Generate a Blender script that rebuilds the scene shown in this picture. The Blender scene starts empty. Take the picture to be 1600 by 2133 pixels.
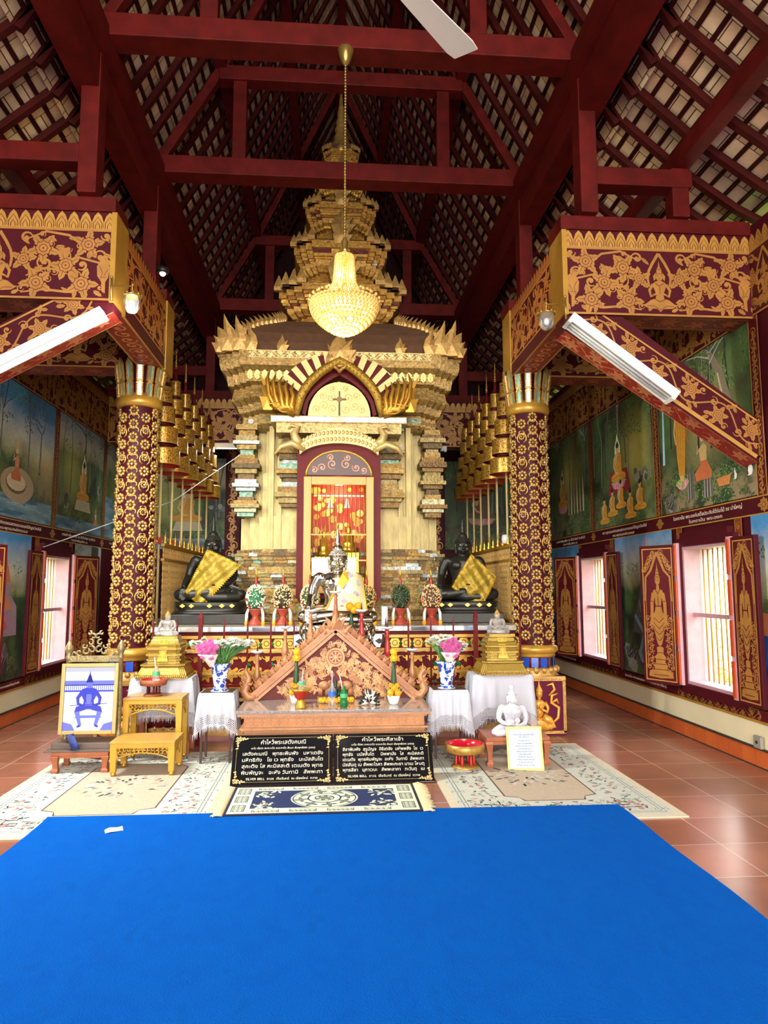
import bpy, bmesh, math, random
import numpy as np
from mathutils import Vector, Matrix
from math import sin, cos, pi, sqrt, radians, atan2
random.seed(7); rng = np.random.default_rng(7)
SC = bpy.context.scene; COL = SC.collection
# ------------------------------------------------------------------ camera, sky, exposure
cam_d = bpy.data.cameras.new('camera'); cam = bpy.data.objects.new('camera', cam_d); COL.objects.link(cam); SC.camera = cam
cam_d.sensor_fit = 'VERTICAL'; cam_d.sensor_height = 24.0; cam_d.lens = 24.0*1450/2133; cam_d.clip_end = 200
_yaw, _pit, _rol = radians(4.3), radians(6.15), radians(-0.1)
_f = Vector((sin(_yaw)*cos(_pit), cos(_yaw)*cos(_pit), sin(_pit))); _r = Vector((cos(_yaw), -sin(_yaw), 0)); _u = _r.cross(_f)
_r2 = _r*cos(_rol)+_u*sin(_rol); _u2 = -_r*sin(_rol)+_u*cos(_rol)
_m = Matrix((_r2, _u2, -_f)).transposed().to_4x4(); _m.translation = (0, 0, 1.5); cam.matrix_world = _m
SC.view_settings.view_transform = 'Standard'; SC.view_settings.look = 'None'; SC.view_settings.gamma = 1
SC.view_settings.use_curve_mapping = False
SC.view_settings.exposure = 1.42
W = bpy.data.worlds.new('sky'); SC.world = W; W.use_nodes = True
_bg = W.node_tree.nodes['Background']; _bg.inputs[0].default_value = (1.0, 0.97, 0.92, 1); _bg.inputs[1].default_value = 5.0
SC.cycles.max_bounces = 7; SC.cycles.diffuse_bounces = 5; SC.cycles.glossy_bounces = 3; SC.cycles.transmission_bounces = 6
SC.cycles.transparent_max_bounces = 6; SC.cycles.use_denoising = True; SC.cycles.sample_clamp_indirect = 4
# ------------------------------------------------------------------ helpers
def srgb(h):
    if isinstance(h, str):
        h = tuple(int(h[i:i+2], 16)/255 for i in (0, 2, 4))
    return tuple((c/12.92 if c <= 0.04045 else ((c+0.055)/1.055)**2.4) for c in h[:3])
MATS = {}
def mat(name, col='888888', rough=.5, metal=0., noise=0., nscale=8., bump=0., bscale=60., attr=False, emit=0., trans=0., ior=1.45,
        col2=None, brick=None, coat=0., alpha=1., stretch=None):
    """procedural principled material; brick=(w,h,mortar,mortarcolour)"""
    if name in MATS: return MATS[name]
    m = bpy.data.materials.new(name); m.use_nodes = True; nt = m.node_tree; N = nt.nodes; L = nt.links
    b = N['Principled BSDF']; c = srgb(col)
    b.inputs['Base Color'].default_value = (*c, 1); b.inputs['Roughness'].default_value = rough; b.inputs['Metallic'].default_value = metal
    src = None
    if attr:
        a = N.new('ShaderNodeAttribute'); a.attribute_name = 'Col'; src = a.outputs['Color']
    tc = None
    if brick or noise or bump or col2:
        tc = N.new('ShaderNodeTexCoord')
        co = tc.outputs['UV'] if brick else tc.outputs['Object']
        if stretch:
            mp = N.new('ShaderNodeMapping'); mp.inputs['Scale'].default_value = stretch; L.new(co, mp.inputs[0]); co = mp.outputs[0]
    hgt = None
    if brick:
        bt = N.new('ShaderNodeTexBrick'); L.new(co, bt.inputs['Vector']); bt.inputs['Scale'].default_value = 1
        bt.inputs['Brick Width'].default_value = brick[0]; bt.inputs['Row Height'].default_value = brick[1]
        bt.inputs['Mortar Size'].default_value = brick[2]; bt.inputs['Mortar Smooth'].default_value = .15
        if len(brick) > 4: bt.offset = brick[4]
        c2 = srgb(col2) if col2 else tuple(x*.8 for x in c)
        bt.inputs['Color1'].default_value = (*c, 1); bt.inputs['Color2'].default_value = (*c2, 1)
        bt.inputs['Mortar'].default_value = (*srgb(brick[3]), 1); src = bt.outputs['Color']; hgt = bt.outputs['Fac']
    if noise or (col2 and not brick):
        n = N.new('ShaderNodeTexNoise'); n.inputs['Scale'].default_value = nscale; n.inputs['Detail'].default_value = 5; L.new(co, n.inputs['Vector'])
        if col2 and not brick:
            rp = N.new('ShaderNodeMapRange'); rp.inputs[1].default_value = .38; rp.inputs[2].default_value = .62; L.new(n.outputs['Fac'], rp.inputs[0])
            mx = N.new('ShaderNodeMix'); mx.data_type = 'RGBA'; L.new(rp.outputs[0], mx.inputs[0]); mx.inputs[6].default_value = (*c, 1); mx.inputs[7].default_value = (*srgb(col2), 1)
            src = mx.outputs[2]
        if noise:
            rp = N.new('ShaderNodeMapRange'); rp.inputs[1].default_value = .3; rp.inputs[2].default_value = .7
            rp.inputs[3].default_value = 1-noise; rp.inputs[4].default_value = 1+noise; L.new(n.outputs['Fac'], rp.inputs[0])
            mx = N.new('ShaderNodeMix'); mx.data_type = 'RGBA'; mx.blend_type = 'MULTIPLY'; mx.inputs[0].default_value = 1
            if src: L.new(src, mx.inputs[6])
            else: mx.inputs[6].default_value = (*c, 1)
            L.new(rp.outputs[0], mx.inputs[7]); src = mx.outputs[2]
    if src: L.new(src, b.inputs['Base Color'])
    if bump:
        bn = N.new('ShaderNodeTexNoise'); bn.inputs['Scale'].default_value = bscale; bn.inputs['Detail'].default_value = 3; L.new(co, bn.inputs['Vector'])
        h = bn.outputs['Fac']
        if hgt:
            ad = N.new('ShaderNodeMath'); ad.operation = 'MULTIPLY_ADD'; L.new(hgt, ad.inputs[0]); ad.inputs[1].default_value = -1.5; L.new(h, ad.inputs[2]); h = ad.outputs[0]
        bp = N.new('ShaderNodeBump'); bp.inputs['Strength'].default_value = bump; bp.inputs['Distance'].default_value = .01
        L.new(h, bp.inputs['Height']); L.new(bp.outputs[0], b.inputs['Normal'])
    if emit:
        b.inputs['Emission Color'].default_value = (*c, 1); b.inputs['Emission Strength'].default_value = emit
        if src: L.new(src, b.inputs['Emission Color'])
    if trans: b.inputs['Transmission Weight'].default_value = trans; b.inputs['IOR'].default_value = ior
    if coat: b.inputs['Coat Weight'].default_value = coat; b.inputs['Coat Roughness'].default_value = .15
    if alpha < 1: b.inputs['Alpha'].default_value = alpha
    MATS[name] = m; return m
class MB:
    """collects faces and builds ONE mesh object"""
    def __init__(s): s.v = []; s.f = []; s.mi = []; s.c = []; s.sm = []; s.M = Matrix.Identity(4); s.cuts = []
    def add(s, vs, fs, m=0, col=(1, 1, 1), smooth=False):
        k = len(s.v); M = s.M
        s.v += [tuple(M @ Vector(p)) for p in vs]; s.f += [tuple(k+i for i in f) for f in fs]
        n = len(fs); s.mi += [m]*n; s.c += [col]*n; s.sm += [smooth]*n
    def box(s, x0, x1, y0, y1, z0, z1, **k):
        s.add([(x0, y0, z0), (x1, y0, z0), (x1, y1, z0), (x0, y1, z0), (x0, y0, z1), (x1, y0, z1), (x1, y1, z1), (x0, y1, z1)],
              [(0, 3, 2, 1), (4, 5, 6, 7), (0, 1, 5, 4), (1, 2, 6, 5), (2, 3, 7, 6), (3, 0, 4, 7)], **k)
    def cbox(s, c, d, **k): s.box(c[0]-d[0]/2, c[0]+d[0]/2, c[1]-d[1]/2, c[1]+d[1]/2, c[2]-d[2]/2, c[2]+d[2]/2, **k)
    def rings(s, R, close=True, caps=True, **k):
        n = len(R[0]); vs = [p for r in R for p in r]; fs = []
        for i in range(len(R)-1):
            for j in range(n if close else n-1):
                a, b = i*n+j, i*n+(j+1) % n; fs.append((a, b, b+n, a+n))
        if caps and close: fs.append(tuple(range(n))[::-1]); fs.append(tuple((len(R)-1)*n+j for j in range(n)))
        s.add(vs, fs, **k)
    def lathe(s, prof, c=(0, 0, 0), n=20, sx=1, sy=1, **k):
        k.setdefault('smooth', True)
        s.rings([[(c[0]+r*sx*cos(2*pi*j/n), c[1]+r*sy*sin(2*pi*j/n), c[2]+z) for j in range(n)] for r, z in prof], **k)
    def tube(s, pts, r, n=8, **k):
        k.setdefault('smooth', True)
        P = [Vector(p) for p in pts]; rr = r if hasattr(r, '__len__') else [r]*len(P); R = []; prev = None
        for i, p in enumerate(P):
            d = (P[min(i+1, len(P)-1)]-P[max(i-1, 0)]).normalized()
            if prev is None:
                a = Vector((0, 0, 1)) if abs(d.z) < .9 else Vector((1, 0, 0)); x = d.cross(a).normalized()
            else: x = (prev-d*prev.dot(d)).normalized()
            prev = x; y = d.cross(x)
            R.append([tuple(p+x*(rr[i]*cos(2*pi*j/n))+y*(rr[i]*sin(2*pi*j/n))) for j in range(n)])
        s.rings(R, **k)
    def sph(s, c, r, n=12, m_=8, **k):
        if not hasattr(r, '__len__'): r = (r, r, r)
        k.setdefault('smooth', True); R = []
        for i in range(m_+1):
            t = pi*i/m_; q = max(sin(t), .02)
            R.append([(c[0]+r[0]*q*cos(2*pi*j/n), c[1]+r[1]*q*sin(2*pi*j/n), c[2]-r[2]*cos(t)) for j in range(n)])
        s.rings(R, **k)
    def prism(s, poly, y0, y1, **k):
        """poly in (x,z), extruded along y from y0 (front) to y1"""
        n = len(poly); a = sum(poly[i][0]*poly[(i+1) % n][1]-poly[(i+1) % n][0]*poly[i][1] for i in range(n))
        if a < 0: poly = poly[::-1]
        vs = [(x, y0, z) for x, z in poly]+[(x, y1, z) for x, z in poly]
        s.add(vs, [tuple(range(n)), tuple(range(n, 2*n))[::-1]]+[(i, i+n, (i+1) % n+n, (i+1) % n) for i in range(n)], **k)
    def bar(s, a, b, w, h, **k):
        """square bar from a to b; w across, h in the other direction"""
        a = Vector(a); b = Vector(b); d = (b-a).normalized(); up = Vector((0, 0, 1)) if abs(d.z) < .95 else Vector((0, 1, 0))
        x = d.cross(up).normalized()*w/2; y = x.cross(d).normalized()*h/2
        s.rings([[tuple(p-x-y), tuple(p+x-y), tuple(p+x+y), tuple(p-x+y)] for p in (a, b)], **k)
    def cut(s):
        if not s.cuts or s.cuts[-1][0] != len(s.v): s.cuts.append((len(s.v), len(s.f)))
    def build(s, name, mats, parent=None, bevel=0, sub=0):
        if s.cuts:          # every piece between cuts becomes an object of its own
            s.cut(); a = f = 0; first = None
            for v2, f2 in s.cuts:
                if v2 == a: continue
                m = MB(); m.v = s.v[a:v2]; m.f = [tuple(i-a for i in q) for q in s.f[f:f2]]; m.mi = s.mi[f:f2]; m.c = s.c[f:f2]; m.sm = s.sm[f:f2]
                o = m.build(name, mats, parent, bevel, sub); first = first or o; a, f = v2, f2
            return first
        me = bpy.data.meshes.new(name); me.from_pydata(s.v, [], s.f)
        for m in (mats if isinstance(mats, (list, tuple)) else [mats]): me.materials.append(MATS[m] if isinstance(m, str) else m)
        me.polygons.foreach_set('material_index', s.mi); me.polygons.foreach_set('use_smooth', s.sm)
        me.update()
        nl = len(me.loops); vi = np.zeros(nl, int); me.loops.foreach_get('vertex_index', vi)
        co = np.array(s.v, float).reshape(-1, 3)[vi]; tot = np.array([len(f) for f in s.f])
        nr = np.zeros(len(s.f)*3); me.polygons.foreach_get('normal', nr); nr = np.repeat(np.abs(nr.reshape(-1, 3)), tot, axis=0)
        ax = nr.argmax(1); uv = np.where((ax == 0)[:, None], co[:, [1, 2]], np.where((ax == 1)[:, None], co[:, [0, 2]], co[:, [0, 1]]))
        me.uv_layers.new(name='UVMap').data.foreach_set('uv', uv.ravel())
        if any(c != (1, 1, 1) for c in s.c):
            ca = me.color_attributes.new('Col', 'FLOAT_COLOR', 'CORNER')
            cc = np.array([(*c, 1) for c in s.c]); ca.data.foreach_set('color', np.repeat(cc, tot, axis=0).ravel())
        o = bpy.data.objects.new(name, me); COL.objects.link(o)
        if parent: o.parent = parent
        if bevel:
            b = o.modifiers.new('b', 'BEVEL'); b.width = bevel; b.segments = 2; b.limit_method = 'ANGLE'
        if sub: o.modifiers.new('s', 'SUBSURF').levels = sub; o.modifiers['s'].render_levels = sub
        return o
def tag(o, label=None, cat=None, group=None, kind=None):
    if label: o['label'] = label
    if cat: o['category'] = cat
    if group: o['group'] = group
    if kind: o['kind'] = kind
    return o
def thing(name, label=None, cat=None, loc=(0, 0, 0), rz=0, group=None, kind=None, rot=None, sc=1):
    o = bpy.data.objects.new(name, None); COL.objects.link(o); o.location = loc; o.rotation_euler = rot or (0, 0, rz); o.empty_display_size = .1
    o.scale = (sc, sc, sc)
    return tag(o, label, cat, group, kind)
def dup(o, loc=None, rz=None, label=None, group=None, parent=None, sc=None):
    c = o.copy(); COL.objects.link(c); c.parent = parent
    if parent is None:
        if loc is not None: c.location = loc
        if rz is not None: c.rotation_euler = (0, 0, rz)
        if sc is not None: c.scale = (sc, sc, sc)
        if label: c['label'] = label
        if group: c['group'] = group
    for ch in [x for x in o.children]: dup(ch, parent=c)
    return c
def bake(o, keep_world=False):
    """apply modifiers into the mesh"""
    dg = bpy.context.evaluated_depsgraph_get(); me = bpy.data.meshes.new_from_object(o.evaluated_get(dg)); o.modifiers.clear(); o.data = me; return o
def organic(mb, name, m, parent, voxel, smooth=4, dec=0):
    """union of rough solids grown into one continuous surface"""
    o = mb.build(name, m, None); r = o.modifiers.new('r', 'REMESH'); r.mode = 'VOXEL'; r.voxel_size = voxel; r.use_smooth_shade = True
    s = o.modifiers.new('s', 'SMOOTH'); s.iterations = smooth; s.factor = .6
    if dec: d = o.modifiers.new('d', 'DECIMATE'); d.ratio = dec
    bake(o); me = o.data; me.polygons.foreach_set('use_smooth', [True]*len(me.polygons)); me.update()
    if not me.materials: me.materials.append(MATS[m])
    o.parent = parent; return o
def lettering(s, name, m, parent, loc, size, rot=(pi/2, 0, 0), align='CENTER', width=None):
    c = bpy.data.curves.new(name, 'FONT'); c.body = s; c.size = size; c.align_x = align; c.extrude = .0006; c.resolution_u = 2; c.space_line = 1.15
    o = bpy.data.objects.new(name, c); COL.objects.link(o)
    dg = bpy.context.evaluated_depsgraph_get(); me = bpy.data.meshes.new_from_object(o.evaluated_get(dg)); bpy.data.objects.remove(o)
    xs = [v.co.x for v in me.vertices]
    if width and xs and max(xs) > min(xs):
        k = width/(max(xs)-min(xs))
        for v in me.vertices: v.co.x *= k
    o = bpy.data.objects.new(name, me); COL.objects.link(o); me.materials.clear(); me.materials.append(MATS[m]); o.parent = parent; o.location = loc; o.rotation_euler = rot
    return o
# ------------------------------------------------------------------ 2D motif drawing (gilt stencils, paintings, carpets)
class Draw:
    """coloured polygons in (u,v) metres, stacked in thin layers"""
    def __init__(s): s.p = []
    def poly(s, pts, col, lay=0): s.p.append((pts, col, lay))
    def stroke(s, pts, w0, w1, col, lay=0, mid=None):
        n = len(pts); L = []; R = []
        for i, (x, y) in enumerate(pts):
            a = pts[max(i-1, 0)]; b = pts[min(i+1, n-1)]; dx, dy = b[0]-a[0], b[1]-a[1]; d = sqrt(dx*dx+dy*dy) or 1
            t = i/(n-1); w = (w0*(1-t)+w1*t) if mid is None else (w0*(1-t)**2+2*mid*t*(1-t)+w1*t*t)
            L.append((x-dy/d*w/2, y+dx/d*w/2)); R.append((x+dy/d*w/2, y-dx/d*w/2))
        for i in range(n-1): s.p.append(([L[i], R[i], R[i+1], L[i+1]], col, lay))
    def disc(s, x, y, r, col, lay=0, n=12, ry=None, a0=0):
        ry = ry or r; ca, sa = cos(a0), sin(a0)
        s.poly([(x+r*cos(2*pi*i/n)*ca-ry*sin(2*pi*i/n)*sa, y+r*cos(2*pi*i/n)*sa+ry*sin(2*pi*i/n)*ca) for i in range(n)], col, lay)
    def leaf(s, x, y, a, l, w, col, lay=0, vein=None):
        c, t = cos(a), sin(a); q = [(0, 0), (.25, .42), (.3, .3), (.5, .5), (.52, .34), (.75, .33), (1, 0)]
        pts = [(u*l, v*w) for u, v in q]+[(u*l, -v*w) for u, v in q[-2:0:-1]]
        s.poly([(x+u*c-v*t, y+u*t+v*c) for u, v in pts], col, lay)
        if vein: s.stroke([(x+.1*l*c, y+.1*l*t), (x+.8*l*c, y+.8*l*t)], w*.09, w*.03, vein, lay+1)
    def flower(s, x, y, R, col, line, lay=0, leaves=5, a0=0.3, n=8):
        for i in range(leaves): s.leaf(x, y, a0+2*pi*i/leaves, R*2.2, R*1.25, col, lay, line)
        pts = []
        for i in range(n*4):
            t = 2*pi*i/(n*4); pts.append((x+R*(.86+.17*abs(cos(n*t/2)))*cos(t), y+R*(.86+.17*abs(cos(n*t/2)))*sin(t)))
        s.poly(pts, line, lay+1)
        s.poly([(x+(a-x)*.9, y+(b-y)*.9) for a, b in pts], col, lay+2)
        s.disc(x, y, R*.55, line, lay+3); s.disc(x, y, R*.46, col, lay+4); s.disc(x, y, R*.13, line, lay+5, 6)
    def scroll(s, x, y, R, a0, dirn, turns, w, col, lay=0, tail=None):
        pts = []; n = int(14*turns)
        for i in range(n+1):
            t = i/n; a = a0+dirn*t*turns*2*pi; r = R*(1-t)**.8; pts.append((x+r*cos(a), y+r*sin(a)))
        if tail:
            x0, y0 = pts[0]; pts = [(x0*(1-k/4)+tail[0]*(k/4), y0*(1-k/4)+tail[1]*(k/4)) for k in (4, 3, 2, 1)]+pts
        s.stroke(pts, w*.3, w*.8, col, lay, mid=w*1.3); s.disc(pts[-1][0], pts[-1][1], w*.6, col, lay, 8)
    def deva(s, x, y, h, col, line, lay=0, halo=True):
        """kneeling worshipping figure, hands together, pointed crown, inside a flame aureole; y = base"""
        k = h; P = lambda L: [(x+a*k, y+b*k) for a, b in L]; sym = lambda L: L+[(-a, b) for a, b in L[::-1]]
        if halo:
            for q in (1, -1): s.stroke(P([(.17*q, .42), (.19*q, .55), (.17*q, .68), (.1*q, .82), (0, .98)]), .035*k, .05*k, col, lay)
        s.poly(P(sym([(0, 0), (.05, .05), (.2, .06), (.3, .12), (.24, .13), (.15, .2), (.07, .22)])), col, lay)
        s.poly(P(sym([(0, .2), (.07, .22), (.06, .3), (.1, .4), (.12, .46), (.08, .5), (.035, .52)])), col, lay+1)
        for q in (1, -1): s.stroke(P([(.11*q, .46), (.17*q, .36), (.15*q, .26), (.06*q, .3), (.01*q, .4)]), .05*k, .035*k, col, lay+2)
        for q in (1, -1): s.stroke(P([(.145*q, .35), (.12*q, .27), (.05*q, .275)]), .008*k, .008*k, line, lay+4)
        s.disc(x, y+.585*k, .058*k, col, lay+2, 10, .07*k); s.poly(P(sym([(0, .86), (.015, .76), (.04, .71), (.045, .65), (.07, .63)])), col, lay+3)
        for q in (1, -1): s.poly(P([(.055*q, .66), (.1*q, .6), (.09*q, .52), (.06*q, .55)]), col, lay+2)
        s.stroke(P([(-.055, .64), (.055, .64)]), .008*k, .008*k, line, lay+5); s.stroke(P([(-.03, .71), (.03, .71)]), .008*k, .008*k, line, lay+5)
        for a in (-.025, .025): s.stroke(P([(a-.012, .6), (a+.012, .6)]), .007*k, .007*k, line, lay+5)
        s.stroke(P([(-.016, .555), (.016, .555)]), .006*k, .006*k, line, lay+5)
        s.stroke(P([(0, .3), (0, .42)]), .008*k, .008*k, line, lay+5); s.stroke(P([(-.08, .21), (0, .17), (.08, .21)]), .01*k, .01*k, line, lay+5)
        s.stroke(P([(-.07, .48), (0, .43), (.07, .48)]), .012*k, .012*k, line, lay+4)
        for q in (1, -1): s.stroke(P([(0, .03), (.1*q, .1), (.22*q, .1)]), .008*k, .008*k, line, lay+5)
    def bird(s, x, y, h, d, col, line, lay=0):
        P = lambda L: [(x+a*h*d, y+b*h) for a, b in L]
        s.poly(P([(0, 0), (.08, .05), (.1, .3), (.2, .45), (.22, .7), (.14, .86), (.18, .92), (.05, 1), (-.04, .9), (-.12, .84), (-.07, .78), (-.1, .6), (-.06, .4), (0, .3)]), col, lay)
        s.disc(x+.02*h*d, y+.9*h, .012*h, line, lay+2, 6); s.stroke(P([(.16, .72), (.08, .55), (.12, .35)]), .014*h, .01*h, line, lay+2)
        s.stroke(P([(-.05, .62), (.04, .45)]), .012*h, .01*h, line, lay+2); s.stroke(P([(-.02, .42), (.12, .42)]), .012*h, .012*h, line, lay+2)
    def lotus(s, u0, u1, v, h, n, col, line, lay=0):
        w = (u1-u0)/n
        s.poly([(u0, v), (u1, v), (u1, v+h*.42), (u0, v+h*.42)], col, lay)
        for i in range(n):
            c = u0+w*(i+.5)
            s.poly([(c-w/2, v+h*.4), (c+w/2, v+h*.4), (c+w*.3, v+h*.78), (c, v+h), (c-w*.3, v+h*.78)], col, lay)
            for q, r in ((.36, .72), (.18, .42)):
                s.stroke([(c-w*q, v+.04*h), (c-w*q, v+h*r*.5), (c, v+h*r), (c+w*q, v+h*r*.5), (c+w*q, v+.04*h)], w*.06, w*.06, line, lay+2)
            s.stroke([(c-w/2, v+.1*h), (c-w/2, v+.6*h)], w*.05, w*.02, line, lay+2)
    def place(s, mb, O, U, V, eps=.0006, m=0, clip=None, gam=None):
        RR = random.Random(1)
        O = Vector(O); U = Vector(U); V = Vector(V); N = U.cross(V).normalized()
        for pts, col, lay in s.p:
            if clip: pts = clip_poly(pts, clip)
            if len(pts) < 3: continue
            n = len(pts); a = sum(pts[i][0]*pts[(i+1) % n][1]-pts[(i+1) % n][0]*pts[i][1] for i in range(n))
            if a < 0: pts = pts[::-1]
            if gam: col = tuple(min(1, c**gam*1.08) for c in col)
            mb.add([tuple(O+U*u+V*v+N*(eps*(lay+1+(RR.random()*.85 if lay >= 0 else 0)))) for u, v in pts], [tuple(range(len(pts)))], m=m, col=col)
def clip_poly(P, box):
    for ax, val, sg in ((0, box[0], 1), (0, box[1], -1), (1, box[2], 1), (1, box[3], -1)):
        if all((p[ax]-val)*sg >= 0 for p in P): continue
        out = []
        for i in range(len(P)):
            a, b = P[i-1], P[i]; ia, ib = (a[ax]-val)*sg >= 0, (b[ax]-val)*sg >= 0
            if ia != ib:
                t = (val-a[ax])/(b[ax]-a[ax]); out.append((a[0]+(b[0]-a[0])*t, a[1]+(b[1]-a[1])*t))
            if ib: out.append(b)
        P = out
        if not P: return []
    return P
G1 = srgb('ae7a3a'); G2 = srgb('c58a38'); MR = srgb('5f1320'); G0 = srgb('bc8c40')
def thai_scroll(d, u0, u1, v0, v1, col=G1, line=MR, figure=True, seed=0, lotus=True):
    """the beam ornament: lotus row, then flowers with leaves, scrolls, birds and a kneeling figure per 1.15 m"""
    H = v1-v0
    if lotus:
        h = H*.2; d.lotus(u0, u1, v1-h, h, max(4, int((u1-u0)/(h*.62))), G0 if col is G1 else col, line); v1 -= h*1.12; H = v1-v0
    d.poly([(u0, v1), (u1, v1), (u1, v1+H*.035), (u0, v1+H*.035)], col, 1); d.poly([(u0, v0), (u1, v0), (u1, v0+H*.03), (u0, v0+H*.03)], col, 1)
    v0 += H*.04; H = v1-v0; P = H*2.7; n = max(1, round((u1-u0)/P)); P = (u1-u0)/n
    for i in range(n):
        for q in (1, -1):
            c = u0+P*(i+.5); X = lambda a: c+q*a*P; Y = lambda b: v0+b*H; R = H*.115
            # stems
            for pts in ([(.12, .86), (.2, .98), (.3, .93), (.36, .78)], [(.12, .3), (.2, .42), (.27, .4), (.34, .6), (.44, .52)], [(.1, .05), (.2, .1), (.3, .07), (.4, .14)]):
                d.stroke([(X(a), Y(b)) for a, b in pts], H*.02, H*.03, col, 0, mid=H*.05)
            for (a, b, r, t, dr, tu) in ((.115, .88, .09, 0, 1, 1.1), (.2, .5, .12, 2.4, 1, 1.2), (.285, .66, .11, -.6, -1, 1.2), (.44, .62, .1, 2.8, -1, 1.1), (.33, .3, .1, .5, 1, 1.1), (.46, .93, .07, 3, 1, 1), (.2, .82, .08, 1, -1, 1), (.36, .48, .08, 4, 1, 1)):
                d.scroll(X(a), Y(b), r*H, t if q > 0 else pi-t, dr*q, tu, H*.045, col, 0)
            FR = random.Random(int(seed)+3)
            for k in range(46):
                a, b = FR.uniform(.09, .49), FR.uniform(.06, .94)
                if k % 2: d.leaf(X(a), Y(b), FR.uniform(0, 6.3), H*FR.uniform(.1, .17), H*FR.uniform(.05, .08), col, 0, line)
                else: d.scroll(X(a), Y(b), H*FR.uniform(.04, .06), FR.uniform(0, 6.3), 1 if k % 4 else -1, 1.3, H*.022, col, 0)
            for (a, b, r) in ((.19, .72, 1), (.105, .55, .8), (.165, .2, 1), (.29, .47, .95), (.385, .8, .95), (.36, .2, 1)):
                d.flower(X(a), Y(b), R*r, col, line, 1, 5, (.5+a*9) if q > 0 else pi-(.5+a*9))
            d.leaf(X(.06), Y(.03), (.9 if q > 0 else pi-.9)*0.5, H*.12, H*.07, col, 0)
            d.bird(X(.465), Y(.06), H*.58, -q, col, line, 3)
        if figure: d.deva(u0+P*(i+.5), v0+.02*H, H*.96, col, line, 3)
def thai_vine(d, u0, u1, v0, v1, col=G1, line=MR, edge=True, P=None):
    """running vine: alternating curls with a flower in each"""
    H = v1-v0
    if edge:
        for a, b in ((v0, v0+H*.05), (v1-H*.05, v1)): d.poly([(u0, a), (u1, a), (u1, b), (u0, b)], G0 if col is G1 else col, 1)
    P = P or H*.9; n = max(1, round((u1-u0)/P)); P = (u1-u0)/n; m = (v0+v1)/2
    pts = [(u0+P*n*i/(n*10), m+H*.3*sin(pi*i/10)) for i in range(n*10+1)]; d.stroke(pts, H*.05, H*.05, col, 0)
    for i in range(n):
        c = u0+P*(i+.5); q = 1 if i % 2 == 0 else -1
        d.flower(c, m-q*H*.1, H*.16, col, line, 1, 6, q*.6+i)
        d.scroll(c-P*.3, m+q*H*.2, H*.15, q*2.5, -q, 1.3, H*.06, col, 0); d.scroll(c+P*.3, m-q*H*.3, H*.12, q*.3, q, 1.2, H*.055, col, 0)
        d.leaf(c-P*.4, m-q*H*.28, .4*q, H*.28, H*.15, col, 0, line); d.leaf(c+P*.4, m+q*H*.3, 2.6, H*.25, H*.13, col, 0, line); d.scroll(c+P*.12, m+q*H*.32, H*.09, i, q, 1.3, H*.045, col, 0); d.scroll(c-P*.1, m-q*H*.38, H*.07, i*2, -q, 1.3, H*.04, col, 0)
        d.leaf(c+P*.15, m+q*H*.3, q*.9, H*.3, H*.15, col, 0, line); d.leaf(c-P*.2, m-q*H*.3, -q*2.4, H*.26, H*.14, col, 0, line)
# ------------------------------------------------------------------ materials of the building
mat('tile_floor', '95604c', .27, noise=.2, nscale=1.6, brick=(.456, .456, .004, 'b89a88', 0.), col2='86523f', bump=.03, bscale=7)
mat('maroon', '470f18', .5, noise=.15, nscale=5)
mat('timber', '540f0b', .6, noise=.3, nscale=6, bump=.15, bscale=30)
mat('dark_timber', '2c0d0e', .6, noise=.3, nscale=7)
mat('roof_tile', 'f0d2aa', .8, brick=(.135, .19, .004, '4a3426'), col2='d0a884', noise=.25, nscale=2.5, bump=.3, bscale=40)
mat('gilt_paint', 'c9913a', .38, metal=.25, attr=True, noise=.12, nscale=9)
mat('gold_paint', 'b88a36', .35, metal=.35, noise=.12)
mat('paint', 'ffffff', .55, attr=True, noise=.1, nscale=30)
mat('cream_wall', 'd8cba6', .6, noise=.05, nscale=3)
mat('orange_tile', 'c2602c', .3, brick=(.2, .3, .003, '8a4a2c', 0.), col2='b9572a', noise=.1)
mat('pink_wood', 'bf8f98', .45, noise=.1)
mat('orange_wood', 'b5451c', .4)
mat('white_plaster', 'e8e6e0', .8)
mat('grass', '5f9a35', .9, noise=.4, nscale=9)
mat('leaf_out', '6fae3c', .6, noise=.3)
mat('painted_shade', '2a211c', .8)
mat('caption_ink', 'cfc3b0', .6)
XL, XR, YB, YF, AX = -3.55, 3.6, 13.1, -4.0, .09
for n_ in ('timber', 'dark_timber', 'maroon', 'roof_tile'): MATS[n_].node_tree.nodes['Principled BSDF'].inputs['Specular IOR Level'].default_value = .15
# floor
b = MB(); b.box(XL-.3, XR+.3, YF-3, YB+.3, -.2, 0); tag(b.build('floor', 'tile_floor'), kind='structure')
b = MB(); b.box(-40, XL-.4, -15, 45, -.75, -.6); b.box(XR+.4, 40, -15, 45, -.75, -.6); tag(b.build('ground', 'grass'), kind='structure')
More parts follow.
